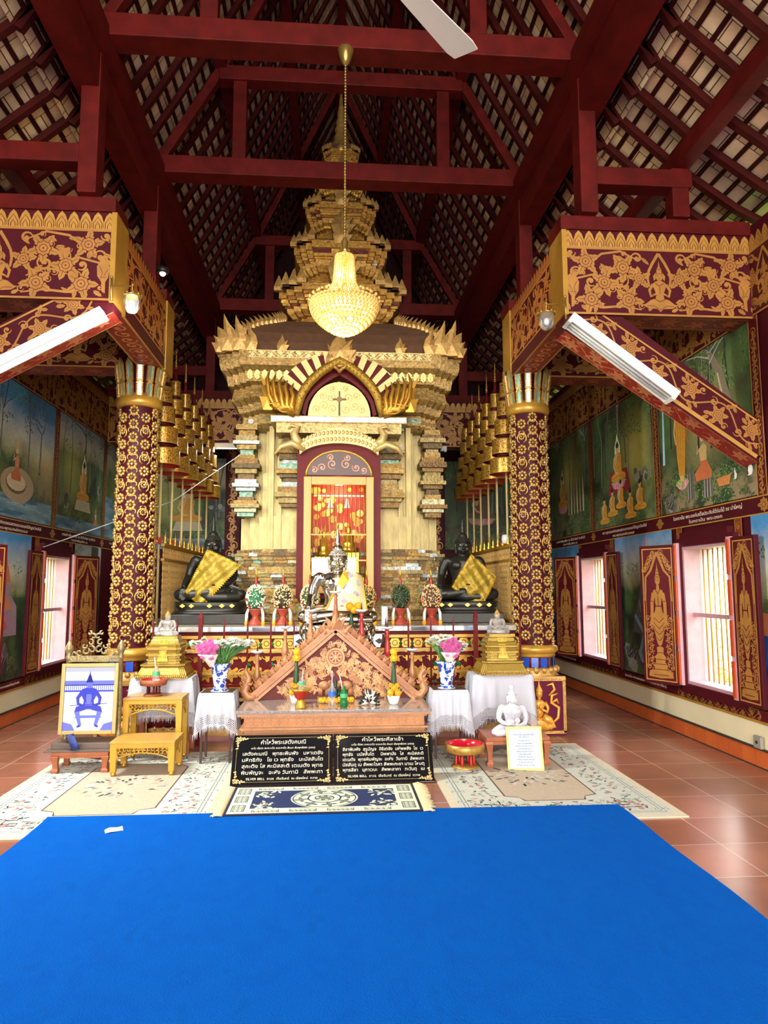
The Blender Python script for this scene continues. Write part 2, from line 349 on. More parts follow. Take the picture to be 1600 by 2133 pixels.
# ------------------------------------------------------------------ the painted pictures on the walls
def vnoise(x, y, s=0):
    xi, yi = math.floor(x), math.floor(y); fx, fy = x-xi, y-yi; fx = fx*fx*(3-2*fx); fy = fy*fy*(3-2*fy)
    h = lambda a, b: (sin(a*127.1+b*311.7+s*74.7)*43758.5453) % 1
    return (h(xi, yi)*(1-fx)+h(xi+1, yi)*fx)*(1-fy)+(h(xi, yi+1)*(1-fx)+h(xi+1, yi+1)*fx)*fy
def fbm(x, y, s=0): return .55*vnoise(x, y, s)+.3*vnoise(x*2.1, y*2.1, s+1)+.15*vnoise(x*4.3, y*4.3, s+2)
def mixc(a, b, t): t = min(1, max(0, t)); return tuple(p*(1-t)+q*t for p, q in zip(a, b))
def wash(d, W_, H_, fn, cell=.028):
    nu, nv = int(W_/cell), int(H_/cell)
    for i in range(nu):
        for j in range(nv):
            u, v = (i+.5)/nu, (j+.5)/nv
            d.poly([(i*W_/nu, j*H_/nv), ((i+1)*W_/nu, j*H_/nv), ((i+1)*W_/nu, (j+1)*H_/nv), (i*W_/nu, (j+1)*H_/nv)], fn(u, v), -1)
def S(h): return srgb(h)
def blob(d, x, y, r, cols, n, lay, R, sq=.7, sz=.02):
    for _ in range(n):
        a = R.uniform(0, 2*pi); q = r*sqrt(R.random()); c = cols[R.randrange(len(cols))]; k = sz*R.uniform(.6, 1.4); t = R.uniform(0, pi)
        d.disc(x+q*cos(a), y+q*sq*sin(a), k, c, lay, 5, k*.5, t)
def tree(d, x, y, h, w, R, bark, leafc, spread=.3, lay=2, bare=False):
    top = y+h*.55; lo = srgb(bark); hi = mixc(lo, (1, 1, 1), .25)
    d.stroke([(x-w*.3, y), (x, y+h*.2), (x+w*.2, top)], w*1.6, w*.8, lo, lay); d.stroke([(x-w*.1, y+h*.03), (x+w*.1, y+h*.2), (x+w*.3, top)], w*.3, w*.2, hi, lay+1)
    for i in range(7 if not bare else 14):
        a = R.uniform(.35, 2.8); l = h*R.uniform(.25, .45); p = [(x+w*.2, top-R.uniform(0, h*.12))]
        for k in range(3): p.append((p[-1][0]+cos(a)*l/3, p[-1][1]+sin(a)*l/3)); a += R.uniform(-.5, .5)
        d.stroke(p, w*.55, w*.1, lo if i % 2 else hi, lay+1)
        if not bare: blob(d, p[-1][0], p[-1][1], h*spread*.6, [srgb(c) for c in leafc], 45, lay+2, R, sz=.014)
        else: blob(d, p[-1][0], p[-1][1], h*spread*.4, [srgb(c) for c in leafc], 12, lay+1, R, sz=.012)
def monk(d, x, y, h, lay=8, robe='c07a1e', skin='c9955e', halo='e9dfa0', stand=False, lotus=True):
    rb, sk, dk = S(robe), S(skin), mixc(S(robe), (0, 0, 0), .5)
    P = lambda L: [(x+a*h, y+b*h) for a, b in L]
    if stand:
        if halo: d.disc(x, y+.9*h, .085*h, S('3f6a30'), lay, 14, .12*h); d.disc(x, y+.9*h, .07*h, S(halo), lay+1, 14, .1*h)
        d.poly(P([(-.06, .06), (-.09, .3), (-.1, .6), (-.11, .74), (-.05, .8), (.05, .8), (.11, .74), (.11, .5), (.09, .3), (.06, .06)]), rb, lay+2)
        d.poly(P([(-.11, .74), (-.05, .8), (.03, .78), (-.06, .68)]), sk, lay+3)
        d.stroke(P([(-.1, .7), (-.13, .55), (-.1, .42)]), .035*h, .03*h, sk, lay+3); d.stroke(P([(.1, .7), (.13, .5), (.15, .4)]), .05*h, .03*h, dk, lay+3)
        for a in (-.05, 0, .05): d.stroke(P([(a*.6, .1), (a, .4), (a*1.2, .68)]), .004*h, .008*h, dk, lay+4)
        d.poly(P([(-.05, .06), (-.04, 0), (.04, 0), (.05, .06)]), sk, lay+2)
        hx, hy = x, y+.875*h; r = .045*h
    else:
        if halo:
            d.poly(P([(-.2, .62), (-.2, .8), (-.08, 1.0), (0, 1.25), (.08, 1.0), (.2, .8), (.2, .62), (.1, .5), (-.1, .5)]), S('2f5a32'), lay); d.poly(P([(-.15, .64), (-.15, .8), (-.05, .97), (0, 1.12), (.05, .97), (.15, .8), (.15, .64), (.08, .55), (-.08, .55)]), S(halo), lay+1)
        d.poly(P([(-.4, .04), (-.38, .14), (-.2, .2), (-.16, .4), (-.2, .58), (-.08, .66), (.08, .66), (.2, .58), (.17, .4), (.2, .2), (.38, .14), (.4, .04), (.2, 0), (-.2, 0)]), rb, lay+2)
        d.poly(P([(-.2, .58), (-.08, .66), (0, .64), (-.1, .36), (-.17, .36)]), sk, lay+3); d.stroke(P([(-.19, .56), (-.24, .38), (-.12, .2), (0, .17)]), .07*h, .05*h, sk, lay+4)
        for k in range(3): d.stroke(P([(.12-k*.06, .6), (.05-k*.05, .4), (.02, .24)]), .008*h, .008*h, dk, lay+4)
        d.stroke(P([(-.36, .07), (0, .12), (.36, .07)]), .012*h, .012*h, dk, lay+4)
        hx, hy = x, y+.76*h; r = .09*h
    d.disc(hx, hy, r, sk, lay+5, 12, r*1.25); d.disc(hx, hy+r*.75, r*.95, S('1c1410'), lay+6, 10, r*.7); d.disc(hx, hy+r*1.5, r*.35, S('1c1410'), lay+6, 8); d.stroke([(hx, hy+r*.2), (hx, hy-r*.4)], r*.12, r*.12, mixc(sk, (0, 0, 0), .4), lay+7)
    for q in (1, -1): d.stroke([(hx+q*r*.2, hy+r*.15), (hx+q*r*.65, hy+r*.15)], r*.12, r*.1, S('2a1810'), lay+7)
    if lotus:
        lw = .42 if not stand else .14; yy = y-.02*h
        for i in range(9): d.leaf(x+(i-4)/4*lw*h*.8, yy+.02*h, -pi/2-(i-4)*.15, .2*h if not stand else .1*h, .13*h if not stand else .06*h, S('d987a0' if i % 2 else 'c46584'), lay+1)
        d.disc(x, yy, lw*h, S('7d9a3a'), lay+1, 14, .05*h)
def scene_jungle(W_, H_, seed, fig):
    R = random.Random(seed); d = Draw(); pal = dict(hi='8a8c34', mid='3b5226', lo='131a12')
    sky = fig.get('sky'); water = fig.get('water')
    def fn(u, v):
        n = fbm(u*5*W_, v*5*H_, seed); n2 = fbm(u*11, v*11, seed+3)
        c = mixc(S('141c15'), S('3d5a28'), (n-.3)*2.2); g = math.exp(-((u-fig.get('gx', .6))**2/.05+(v-.55)**2/.07)); c = mixc(c, S(fig.get('glow', '9a9a3e')), g*(.5+n2*.7))
        if sky:
            t = (v-sky+.12*n)/.2; c = mixc(c, mixc(S('d9c98c'), S('2b6ea8'), (v-sky)*2.6+.2*n2), t)
        if v < .4: c = mixc(c, mixc(S('1d2a1a'), S('7d6a46'), (n2-.38)*5), (.4-v)*2*fig.get('path', .6))
        if water and v < water: c = mixc(S('20445c'), S('7b9aa0'), fbm(u*4, v*26, seed)*1.5-.4)
        return mixc(c, (0, 0, 0), .25*n2)
    wash(d, W_, H_, fn)
    for i in range(fig.get('trunks', 10)):
        x = R.random()*W_
        if abs(x/W_-fig.get('fx', .4)) < .09: continue
        t = R.choice(['2a2820', '4a463c', '6a6456', '1c2018']); yy = H_*R.uniform(.3, .5); d.stroke([(x, yy), (x+R.uniform(-.05, .05), yy+.4*H_), (x+R.uniform(-.12, .12), H_)], .035, .015, S(t), 0, mid=.02)
    for (x, hh, w, bark, lc, bare) in fig.get('trees', []): tree(d, x*W_, H_*.38, H_*hh, w, R, bark, lc, lay=2, bare=bare)
    for i in range(2*fig.get('bushes', 26)):
        x = R.random()*W_; y = R.choice([R.uniform(0, .25), R.uniform(.7, 1.02)])*H_
        if water and y < water*H_: continue
        if sky and y > .5*H_: 
            if R.random() < .7: continue
        blob(d, x, y, .13, [S('24421e'), S('355c28'), S('587a34'), S('16280f')], 26, 1, R, sz=.014)
    for f in fig.get('extra', []): f(d, W_, H_, R)
    return d
def rocks(cx, cy, r, n=7, cols=('4a4a42', '77746a', '2a2a26')):
    def f(d, W_, H_, R):
        for i in range(n):
            x = cx*W_+R.uniform(-r, r); y = cy*H_+R.uniform(-r, r)*.5; k = r*R.uniform(.3, .6); m = R.randrange(5, 8)
            p = [(x+k*cos(2*pi*j/m)*R.uniform(.7, 1.1), y+k*.9*sin(2*pi*j/m)*R.uniform(.7, 1.2)) for j in range(m)]; c = S(cols[i % len(cols)])
            d.poly(p, c, 3+i % 3); d.stroke([p[1], ((p[1][0]+x)/2, (p[1][1]+y)/2), p[m//2+1]], k*.1, k*.03, mixc(c, (1, 1, 1), .12), 6)
    return f
def rabbit(cx, cy, h, q=1):
    def f(d, W_, H_, R):
        x, y = cx*W_, cy*H_; c = S('d9cfc8')
        d.disc(x, y+h*.3, h*.22, c, 9, 10, h*.3); d.disc(x+q*h*.08, y+h*.65, h*.13, c, 9); 
        for a in (0, .1): d.stroke([(x+q*h*.05-a*h, y+h*.7), (x+q*h*.02-a*h, y+h*1.02)], h*.07, h*.05, c, 9)
        d.stroke([(x, y+.05*h), (x+q*h*.25, y+.03*h)], h*.1, h*.07, c, 9)
    return f
def stump(cx, cy, w, h, n=4):
    def f(d, W_, H_, R):
        x, y = cx*W_, cy*H_
        d.poly([(x-w*.6, y), (x-w*.45, y+h), (x-w*.2, y+h*.92), (x, y+h*1.05), (x+w*.25, y+h*.9), (x+w*.45, y+h), (x+w*.6, y)], S('4e4a42'), 6)
        for i in range(n): d.stroke([(x-w*.4+i*w*.8/n, y+.03*h), (x-w*.35+i*w*.75/n, y+h*.9)], w*.07, w*.04, S('16140f' if i % 2 else 'a49c8c'), 7)
    return f
def lady(cx, cy, h, c1='c9a060', c2='b5542c'):
    def f(d, W_, H_, R):
        x, y = cx*W_, cy*H_; P = lambda L: [(x+a*h, y+b*h) for a, b in L]
        d.poly(P([(-.25, 0), (-.28, .12), (-.1, .25), (-.13, .5), (.02, .58), (.1, .5), (.08, .3), (.22, .1), (.2, 0)]), S(c2), 8); d.poly(P([(-.13, .5), (.02, .58), (.1, .5), (.08, .3), (-.1, .3)]), S(c1), 9)
        d.disc(x-.03*h, y+.66*h, .06*h, S('cf9d70'), 10); d.poly(P([(-.09, .7), (.03, .72), (-.0, .82), (.03, 1.0), (-.07, .82)]), S('c98a34'), 11); d.stroke(P([(-.1, .5), (-.2, .42), (-.16, .56)]), .04*h, .03*h, S('cf9d70'), 10)
    return f
PICS = dict(
    walk=dict(gx=.55, glow='a58f55', path=1.4, fx=.27, trunks=8, trees=[(.62, 1.1, .035, '2c281f', ['2c4a1e', '3d6026', '1c3014'], False)], bushes=34, extra=[
        lambda d, W_, H_, R: (d.stroke([(.05*W_, .35*H_), (.07*W_, 1*H_)], .05, .02, S('9fc4dc'), 1), d.stroke([(.95*W_, .2*H_), (.8*W_, .5*H_), (.72*W_, .8*H_), (.6*W_, H_)], .22, .05, S('6a5c46'), 3), d.stroke([(.9*W_, .25*H_), (.77*W_, .52*H_), (.7*W_, .8*H_)], .05, .02, S('a8977a'), 4)),
        lambda d, W_, H_, R: monk(d, .27*W_, .2*H_, .8*H_*.78, stand=True), lady(.52, .17, .62), stump(.36, .06, .12, .3), stump(.55, .05, .16, .2, 5), rocks(.12, .08, .12), rocks(.86, .33, .16, 6), rabbit(.82, .12, .1, -1), rabbit(.95, .12, .16, -1),
        lambda d, W_, H_, R: d.poly([(.66*W_, .1*H_), (.64*W_, .15*H_), (.78*W_, .16*H_), (.76*W_, .1*H_)], S('b5652c'), 8)]),
    sermon=dict(gx=.72, glow='b0a545', fx=.45, trunks=16, trees=[(.47, 1.25, .05, '5a4450', ['54383e', '3d4a2a'], True)], bushes=30, extra=[
        lambda d, W_, H_, R: (d.poly([(.27*W_, .26*H_), (.32*W_, .45*H_), (.6*W_, .45*H_), (.66*W_, .26*H_)], S('7a1d20'), 5), monk(d, .46*W_, .36*H_, .36*H_)),
        lambda d, W_, H_, R: [monk(d, W_*(.2+i*.15), H_*(.03+.05*(i % 3)), .26*H_, lay=16+i*8, halo=None, lotus=False) for i in range(5)], rocks(.8, .35, .15)]),
    grove=dict(gx=.5, glow='a89a40', fx=.3, trunks=6, trees=[(.25, 1.1, .04, '1b2015', ['22381c', '345024', '16240f'], False), (.9, 1.0, .03, '1b2015', ['22381c', '1b2c14'], False)], extra=[
        lambda d, W_, H_, R: (monk(d, .35*W_, .3*H_, .36*H_), [d.poly([(W_*(.5+i*.07)-.02, .2*H_), (W_*(.5+i*.07)-.03, .34*H_), (W_*(.5+i*.07), .55*H_), (W_*(.5+i*.07)+.03, .34*H_), (W_*(.5+i*.07)+.02, .2*H_)], S('c0b48a' if i % 2 else '9a8a66'), 9+i) for i in range(6)])]),
    river=dict(sky=.5, gx=.9, glow='b08a40', path=1.2, trunks=3, water=.16, fx=.4, trees=[(.12, 1.0, .03, '2a3428', ['2c5a40', '3f7a58', '234a30'], False), (.8, .75, .03, '2a3428', ['3a4a40', '4d5a48'], False), (.3, .8, .02, '28382c', ['2f6a50', '4a8a70'], False)], extra=[
        lambda d, W_, H_, R: (d.disc(.52*W_, .25*H_, .42, S('8c7350'), 5, 18, .2), d.disc(.5*W_, .26*H_, .26, S('4f3f2c'), 6, 16, .12), d.disc(.5*W_, .27*H_, .24, S('b09872'), 7, 16, .1)), lady(.17, .14, .55, 'c0562c', 'b0301c'), lady(.5, .28, .5, 'b86a3a', 'a04a20'),
        lambda d, W_, H_, R: [(lambda a, c: d.stroke([(a, c), (a+.12, c+.004)], .004, .002, S('9fb9bd'), 3))(W_*R.random(), H_*R.uniform(.01, .14)) for _ in range(30)]]),
    bodhi=dict(sky=.72, gx=.3, glow='9fa048', water=.12, fx=.5, trunks=5, trees=[(.55, 1.2, .045, '22301f', ['24502c', '356638', '1a3a20'], False)], extra=[
        lambda d, W_, H_, R: (d.poly([(.36*W_, .2*H_), (.4*W_, .3*H_), (.68*W_, .3*H_), (.72*W_, .2*H_)], S('a89878'), 5), monk(d, .53*W_, .3*H_, .4*H_, lotus=False)), rocks(.15, .25, .14), rocks(.88, .45, .12), lady(.85, .1, .3)]),
    lake=dict(sky=.75, gx=.4, water=.42, trunks=4, fx=.5, trees=[(.2, 1.0, .03, '1c2a1c', ['1f4028', '2f5a38'], False)], extra=[lady(.6, .3, .35, 'c9a060', '8a6a40'), rocks(.3, .1, .15)]),
    night=dict(gx=.2, glow='2f3a24', trunks=9, bushes=40, trees=[(.7, 1.1, .03, '141812', ['16281a', '223a20'], False)], extra=[lambda d, W_, H_, R: monk(d, .5*W_, .35*H_, .4*H_, robe='5c3a28', halo='43472c')]),
    palace=dict(sky=.6, gx=.5, trunks=2, water=.45, bushes=10, extra=[
        lambda d, W_, H_, R: (d.poly([(0, .38*H_), (0, .5*H_), (W_, .44*H_), (W_, .34*H_)], S('a5552c'), 3), d.poly([(0, 0), (0, .38*H_), (W_, .34*H_), (W_, 0)], S('12306a'), 3), [d.stroke([(W_*i/8, 0), (W_*(i/8+.2), .35*H_)], .004, .004, S('3a64a8'), 4) for i in range(8)]), lady(.5, .62, .42, 'd9785c', 'c04a34'), lady(.6, .1, .3, 'd9785c', 'c04a34')]),
    mount=dict(sky=.66, gx=.8, glow='6a7a38', trunks=1, bushes=10, path=.2, extra=[
        lambda d, W_, H_, R: (d.poly([(.3*W_, .3*H_), (.45*W_, .6*H_), (.55*W_, .85*H_), (.62*W_, .9*H_), (.72*W_, .84*H_), (.85*W_, .6*H_), (W_, .55*H_), (W_, .25*H_)], S('3a3c3e'), 3), [(lambda a, c: d.stroke([(W_*a, H_*c), (W_*a+.03, H_*c-.08), (W_*a+.02, H_*c-.16)], .03, .01, R.choice([S('6f7274'), S('55585a'), S('24262a'), S('8a8a80')]), 4))(R.uniform(.42, .9), R.uniform(.35, .62)) for _ in range(40)],
            d.poly([(.6*W_-.04, .86*H_), (.6*W_-.02, .93*H_), (.6*W_, H_), (.6*W_+.02, .93*H_), (.6*W_+.04, .86*H_)], S('c8766a'), 5), d.stroke([(.35*W_, .42*H_), (.5*W_, .3*H_), (.42*W_, .15*H_), (.55*W_, 0)], .05, .1, S('5d8a94'), 5)), rocks(.3, .1, .2, 12), rocks(.75, .12, .18, 9, ('6a5240', '8d7150', '3a2c20')), lady(.78, .3, .3, 'c05a4a', 'b04030')]),
    shrine=dict(sky=.62, gx=.3, trunks=3, bushes=8, path=.2, extra=[
        lambda d, W_, H_, R: (d.poly([(.2*W_, .3*H_), (.22*W_, .5*H_), (.35*W_, .58*H_), (.38*W_, .7*H_), (.45*W_, .8*H_), (.47*W_, .95*H_), (.5*W_, .8*H_), (.57*W_, .7*H_), (.6*W_, .58*H_), (.74*W_, .5*H_), (.76*W_, .3*H_)], S('8a6a78'), 3), d.poly([(.35*W_, .66*H_), (.47*W_, .88*H_), (.6*W_, .66*H_)], S('b5562c'), 4), d.poly([(.3*W_, .48*H_), (.47*W_, .6*H_), (.66*W_, .48*H_)], S('c06a3a'), 4)), lady(.5, .35, .3, 'd9506a', 'c93a50'), rocks(.4, .12, .3, 14, ('4a4040', '6a5c58', '2c2628'))]),
    tower=dict(sky=.8, gx=.2, trunks=2, bushes=20, extra=[lambda d, W_, H_, R: [d.stroke([(.75*W_, 0), (.7*W_, .5*H_), (.75*W_, H_)], .3*W_, .28*W_, S('2c2a26'), 2), [d.stroke([(W_*(.62+.04*k), 0), (W_*(.6+.04*k), .9*H_)], .01, .01, S('4c463c'), 3) for k in range(6)]], lady(.3, .45, .3, 'c0503a', 'a03a2c'), lady(.35, .1, .3, 'c0503a', 'a03a2c')]))
def mural(name, parent, O, U, W_, H_, key, seed):
    d = scene_jungle(W_, H_, seed, PICS[key]); mb = MB(); O = Vector(O); U = Vector(U)
    d.place(mb, O, U, (0, 0, 1), eps=.0003, clip=(0, W_, 0, H_), gam=.8); mb.build(name, 'paint', parent)
def ornament(name, parent, O, U, V, fn, m='gilt_paint', eps=.0005, clip=None):
    d = Draw(); fn(d); mb = MB(); d.place(mb, O, U, V, eps=eps, clip=clip); return mb.build(name, m, parent)
CAPS = ['ในครานั้น พระองค์เสด็จประทับใต้ร่มไม้ ณ ป่าใหญ่', 'พระพุทธองค์ทรงแสดงธรรมแก่ปัญจวัคคีย์', 'ทรงบำเพ็ญเพียร ณ ใต้ต้นโพธิ์ ริมฝั่งน้ำ']
Z0, Z1, Z2, Z3, Z4 = .155, .37, .47, 2.1, 2.26      # dado, cream band, sill ornament, caption band
def side_wall(side, X, s, wins, upper, lower, posts):
    """s=+1: wall on the right, its face looks to -x"""
    w = thing('wall_'+side, kind='structure'); t = .22; xo = X+s*t; a, c = min(X, xo), max(X, xo)
    b = MB(); y = YF
    for (y0, y1) in wins: b.box(a, c, y, y0, 0, 4.6); b.box(a, c, y0, y1, 0, .52); b.box(a, c, y0, y1, 1.92, 4.6); y = y1
    b.box(a, c, y, YB, 0, 4.6); b.build('wall_body', 'maroon', w)
    e = .012; F = X-s*e; f = lambda p0, p1: (min(p0, p1), max(p0, p1))
    def strip(name, z0, z1, y0, y1, m, ee):
        b = MB(); x0, x1 = f(X-s*ee, X+s*.001); b.box(x0, x1, y0, y1, z0, z1); return b.build(name, m, w)
    bb = MB(); x0, x1 = f(X-s*.03, X); bb.box(x0, x1, YF, YB, 0, Z0); tag(bb.build('baseboard_'+side, 'orange_tile'), kind='structure')
    bb = MB(); x0, x1 = f(X-s*.045, X-s*.0); bb.box(x0, x1, YF, YB, Z0-.008, Z0+.006); bb.box(x0+(0), x1, YF, YB, 0.0, .006); bb.build('groove_shade', 'painted_shade', w)  # thin raised dark strips: the shade of a groove, given as colour
    strip('plaster_band', Z0, Z1, YF, YB, 'cream_wall', .02); strip('gold_bead', Z1-.008, Z1+.012, YF, YB, 'gold_paint', .03)
    # U axis along the wall so that normals face the room
    Ud = (0, -1, 0) if s > 0 else (0, 1, 0)
    OY = (lambda y0, y1: y1) if s > 0 else (lambda y0, y1: y0)
    xs = X-s*.014
    def orn(name, y0, y1, z0, fn): return ornament(name, w, (xs, OY(y0, y1), z0), Ud, (0, 0, 1), fn)
    Y0 = 4.6
    b = MB(); x0, x1 = f(xs, X); b.box(x0, x1, Y0-.5, YB, Z1, Z2); b.box(x0, x1, Y0-.5, YB, Z3, Z4); b.box(x0, x1, Y0-.5, YB, 3.8, 4.52); b.build('painted_band', 'maroon', w)
    L = YB-Y0
    def sill(d):
        thai_vine(d, 0, L, .0, Z2-Z1, G1, MR, P=.13)
        for (y0, y1) in lower_spans:
            u0, u1 = (YB-y1, YB-y0) if s > 0 else (y0-Y0, y1-Y0)
            d.poly([(u0-.04, .0), (u0, .05), (u0-.04, Z2-Z1), (u1+.04, Z2-Z1), (u1, .05), (u1+.04, 0)], MR, 12); d.stroke([(u0-.04, .0), (u0, .05), (u0-.04, Z2-Z1)], .008, .008, G0, 13); d.stroke([(u1+.04, .0), (u1, .05), (u1+.04, Z2-Z1)], .008, .008, G0, 13)
    lower_spans = [(y0, y1) for (y0, y1, k, sd) in lower]
    orn('sill_ornament', Y0, YB, Z1, sill)
    def cap(d):
        for v in (0, Z4-Z3-.012): d.poly([(0, v), (L, v), (L, v+.012), (0, v+.012)], G0, 0)
        for y in posts:
            u = (YB-y) if s > 0 else (y-Y0); m = (Z4-Z3)/2
            for k in range(8): d.leaf(u, m, k*pi/4, .09 if k % 4 == 0 else .065, .05, G1, 1, MR)
            d.disc(u, m, .025, MR, 4); d.disc(u, m, .02, G1, 5)
    orn('caption_ornament', Y0, YB, Z3, cap)
    orn('frieze_ornament', Y0, YB, 3.8, lambda d: thai_scroll(d, 0, L, 0, .72))
    k = 0
    for (y0, y1, key, sd) in upper:
        mural('mural', w, (xs, OY(y0, y1), Z4+.01), Ud, y1-y0, 3.79-Z4-.01, key, sd)
        txt = CAPS[k % 3]; k += 1; m = (y0+y1)/2
        lettering(txt, 'caption', 'caption_ink', w, (xs-s*.002, m, Z3+.085), .05, (pi/2, 0, -pi/2 if s > 0 else pi/2), width=(y1-y0)*.72)
        lettering(txt[:16], 'caption', 'caption_ink', w, (xs-s*.002, m, Z3+.03), .045, (pi/2, 0, -pi/2 if s > 0 else pi/2), width=(y1-y0)*.35)
    for (y0, y1, key, sd) in lower:
        mural('mural', w, (xs, OY(y0, y1), Z2+.02), Ud, y1-y0, Z3-Z2-.02, key, sd)
        lettering(CAPS[sd % 3], 'caption', 'caption_ink', w, (X-s*.035, (y0+y1)/2, Z1+.055), .035, (pi/2, 0, -pi/2 if s > 0 else pi/2), width=(y1-y0)*.7)
    for y in posts:
        orn('post_ornament', y-.07, y+.07, Z4, lambda d: (d.poly([(0, 0), (.14, 0), (.14, 1.53), (0, 1.53)], MR, 6), d.poly([(0, 0), (.012, 0), (.012, 1.53), (0, 1.53)], G0, 12), d.poly([(.128, 0), (.14, 0), (.14, 1.53), (.128, 1.53)], G0, 12), [(d.scroll(.07, .08+i*.11, .045, i*1.3, 1 if i % 2 else -1, 1.3, .016, G1, 13), d.flower(.07, .03+i*.11, .02, G1, MR, 14, 4)) for i in range(13)]))
    for (y0, y1) in wins:
        for yy in (y0-.13, y1+.02):
            orn('jamb_ornament', yy, yy+.11, Z2, lambda d: (d.poly([(0, 0), (.11, 0), (.11, 1.63), (0, 1.63)], S('8a3a1c'), 8), d.poly([(0, 0), (.01, 0), (.01, 1.63), (0, 1.63)], G0, 12), d.poly([(.1, 0), (.11, 0), (.11, 1.63), (.1, 1.63)], G0, 12), [(d.scroll(.055, .06+i*.1, .036, i*1.3, 1 if i % 2 else -1, 1.3, .013, G1, 13)) for i in range(16)]))
    return w
WR = [(5.95, 6.85), (8.75, 9.75)]
WL = [(8.72, 9.66)]
side_wall('right', XR, 1, [(-2.4, -1.4), (3.1, 4.0)]+WR, [(5.57, 7.28, 'walk', 3), (7.42, 9.23, 'sermon', 4), (9.37, 11.13, 'grove', 5), (11.27, 13.1, 'night', 6)], [(7.1, 8.6, 'mount', 9), (9.9, 11.2, 'palace', 10), (4.9, 5.7, 'palace', 12)], [5.5, 7.35, 9.3, 11.2])
side_wall('left', XL, -1, [(-2.4, -1.4), (3.1, 4.0), (5.95, 6.85)]+WL, [(4.9, 6.9, 'sermon', 12), (7.0, 9.03, 'river', 13), (9.17, 10.95, 'bodhi', 14), (11.09, 13.1, 'lake', 15)], [(7.3, 8.5, 'shrine', 16), (9.9, 11.0, 'tower', 17)], [6.95, 9.1, 11.02])
# the back wall with its pictures
w = thing('wall_back', kind='structure')
b = MB(); b.box(XL-.3, XR+.3, YB, YB+.3, 0, 4.6); b.prism([(-4.4, 4.6), (4.5, 4.6), (2.4, 6.1), (AX, 10.6), (-2.2, 6.1)], YB+.05, YB+.2); b.build('wall_body', 'dark_timber', w)
mural('mural', w, (XL+.05, YB-.02, 2.2), (1, 0, 0), 1.55, 1.7, 'bodhi', 20); mural('mural', w, (2.15, YB-.02, 2.2), (1, 0, 0), 1.4, 1.7, 'night', 21)
b = MB(); b.box(XL, XR, YB-.03, YB, 1.9, 2.18); b.build('caption_band', 'maroon', w)
for x in (-1.98, 1.85):
    b = MB(); b.box(x, x+.28, YB-.08, YB, .9, 4.5); b.build('pilaster', 'maroon', w)
    ornament('pilaster_ornament', w, (x, YB-.082, .9), (1, 0, 0), (0, 0, 1), lambda d: (thai_vine(d, 0, .28, 0, .01), [(d.scroll(.14+.03*(-1)**i, .1+i*.16, .08, i*1.4, (-1)**i, 1.4, .026, G1, 1), d.flower(.14, .04+i*.16, .032, G1, MR, 2, 5)) for i in range(22)]))
# ------------------------------------------------------------------ windows
def deva_panel(d, W_, H_):
    d.poly([(0, 0), (W_, 0), (W_, H_), (0, H_)], MR, 0); e = .012
    for a, c in ((0, e), (W_-e, W_)): d.poly([(a, 0), (c, 0), (c, H_), (a, H_)], G0, 1)
    d.poly([(0, 0), (W_, 0), (W_, e), (0, e)], G0, 1); d.poly([(0, H_-e), (W_, H_-e), (W_, H_), (0, H_)], G0, 1)
    m = W_/2; ft = H_*.52
    for q in (1, -1):
        d.stroke([(m+q*m*.86, H_*.6), (m+q*m*.8, H_*.78), (m+q*m*.45, H_*.83), (m, H_*.97)], .02, .03, G1, 2); d.stroke([(m+q*m*.82, .1*H_), (m+q*m*.82, H_*.6)], .008, .008, G1, 2)
        for k in range(7): d.scroll(m+q*m*(.25+.1*k), H_*(.965-.022*k), .035, k*1.7, q, 1.4, .014, G1, 3)
        for k in range(10): d.scroll(m+q*m*(.62+.12*(k % 2)), H_*(.06+.045*k), .03, k*2.1, q*(-1)**k, 1.3, .011, G1, 3); d.flower(m+q*m*.5, H_*(.08+.045*k), .013, G1, MR, 3, 4)
    P = lambda L: [(m+a*m, b*H_) for a, b in L]; sym = lambda L: L+[(-a, b) for a, b in L[::-1]]
    d.poly(P(sym([(0, .02), (.8, .03), (.75, .07), (.4, .08), (.45, .12), (.3, .14), (.36, .18), (.2, .2), (.22, .25), (0, .26)])), G1, 5)
    for b_ in (.045, .085, .125, .16, .21): d.stroke(P([(-.5, b_), (.5, b_)]), .006, .006, MR, 8)
    d.poly(P(sym([(0, .26), (.12, .27), (.3, .34), (.42, .42), (.5, .38), (.44, .48), (.25, .52), (.18, .56), (.22, .62), (.34, .655), (.3, .68), (.1, .69), (.08, .72)])), G1, 6)
    for q in (1, -1):
        d.stroke(P([(q*.3, .66), (q*.42, .58), (q*.44, .48), (q*.5, .42)]), .045, .03, G1, 6); d.stroke(P([(q*.32, .595), (q*.48, .595)]), .006, .006, MR, 10)
        for k in range(4): d.stroke(P([(0, .3+.045*k), (q*.25, .33+.045*k), (q*.35, .38+.03*k)]), .006, .006, MR, 10)
    d.disc(m, .755*H_, m*.17, G1, 7, 12, .035*H_); d.poly(P(sym([(0, .9), (.03, .85), (.1, .82), (.12, .79), (.2, .775)])), G1, 8)
    for b_ in (.78, .8, .825): d.stroke(P([(-.14, b_), (.14, b_)]), .005, .005, MR, 10)
    for a in (-.08, .08): d.stroke(P([(a-.04, .757), (a+.04, .757)]), .004, .004, MR, 10)
    d.stroke(P([(-.16, .69), (0, .65), (.16, .69)]), .01, .01, MR, 10); d.stroke(P([(-.2, .56), (.2, .56)]), .01, .01, MR, 10); d.stroke(P([(0, .56), (0, .64)]), .005, .005, MR, 10)
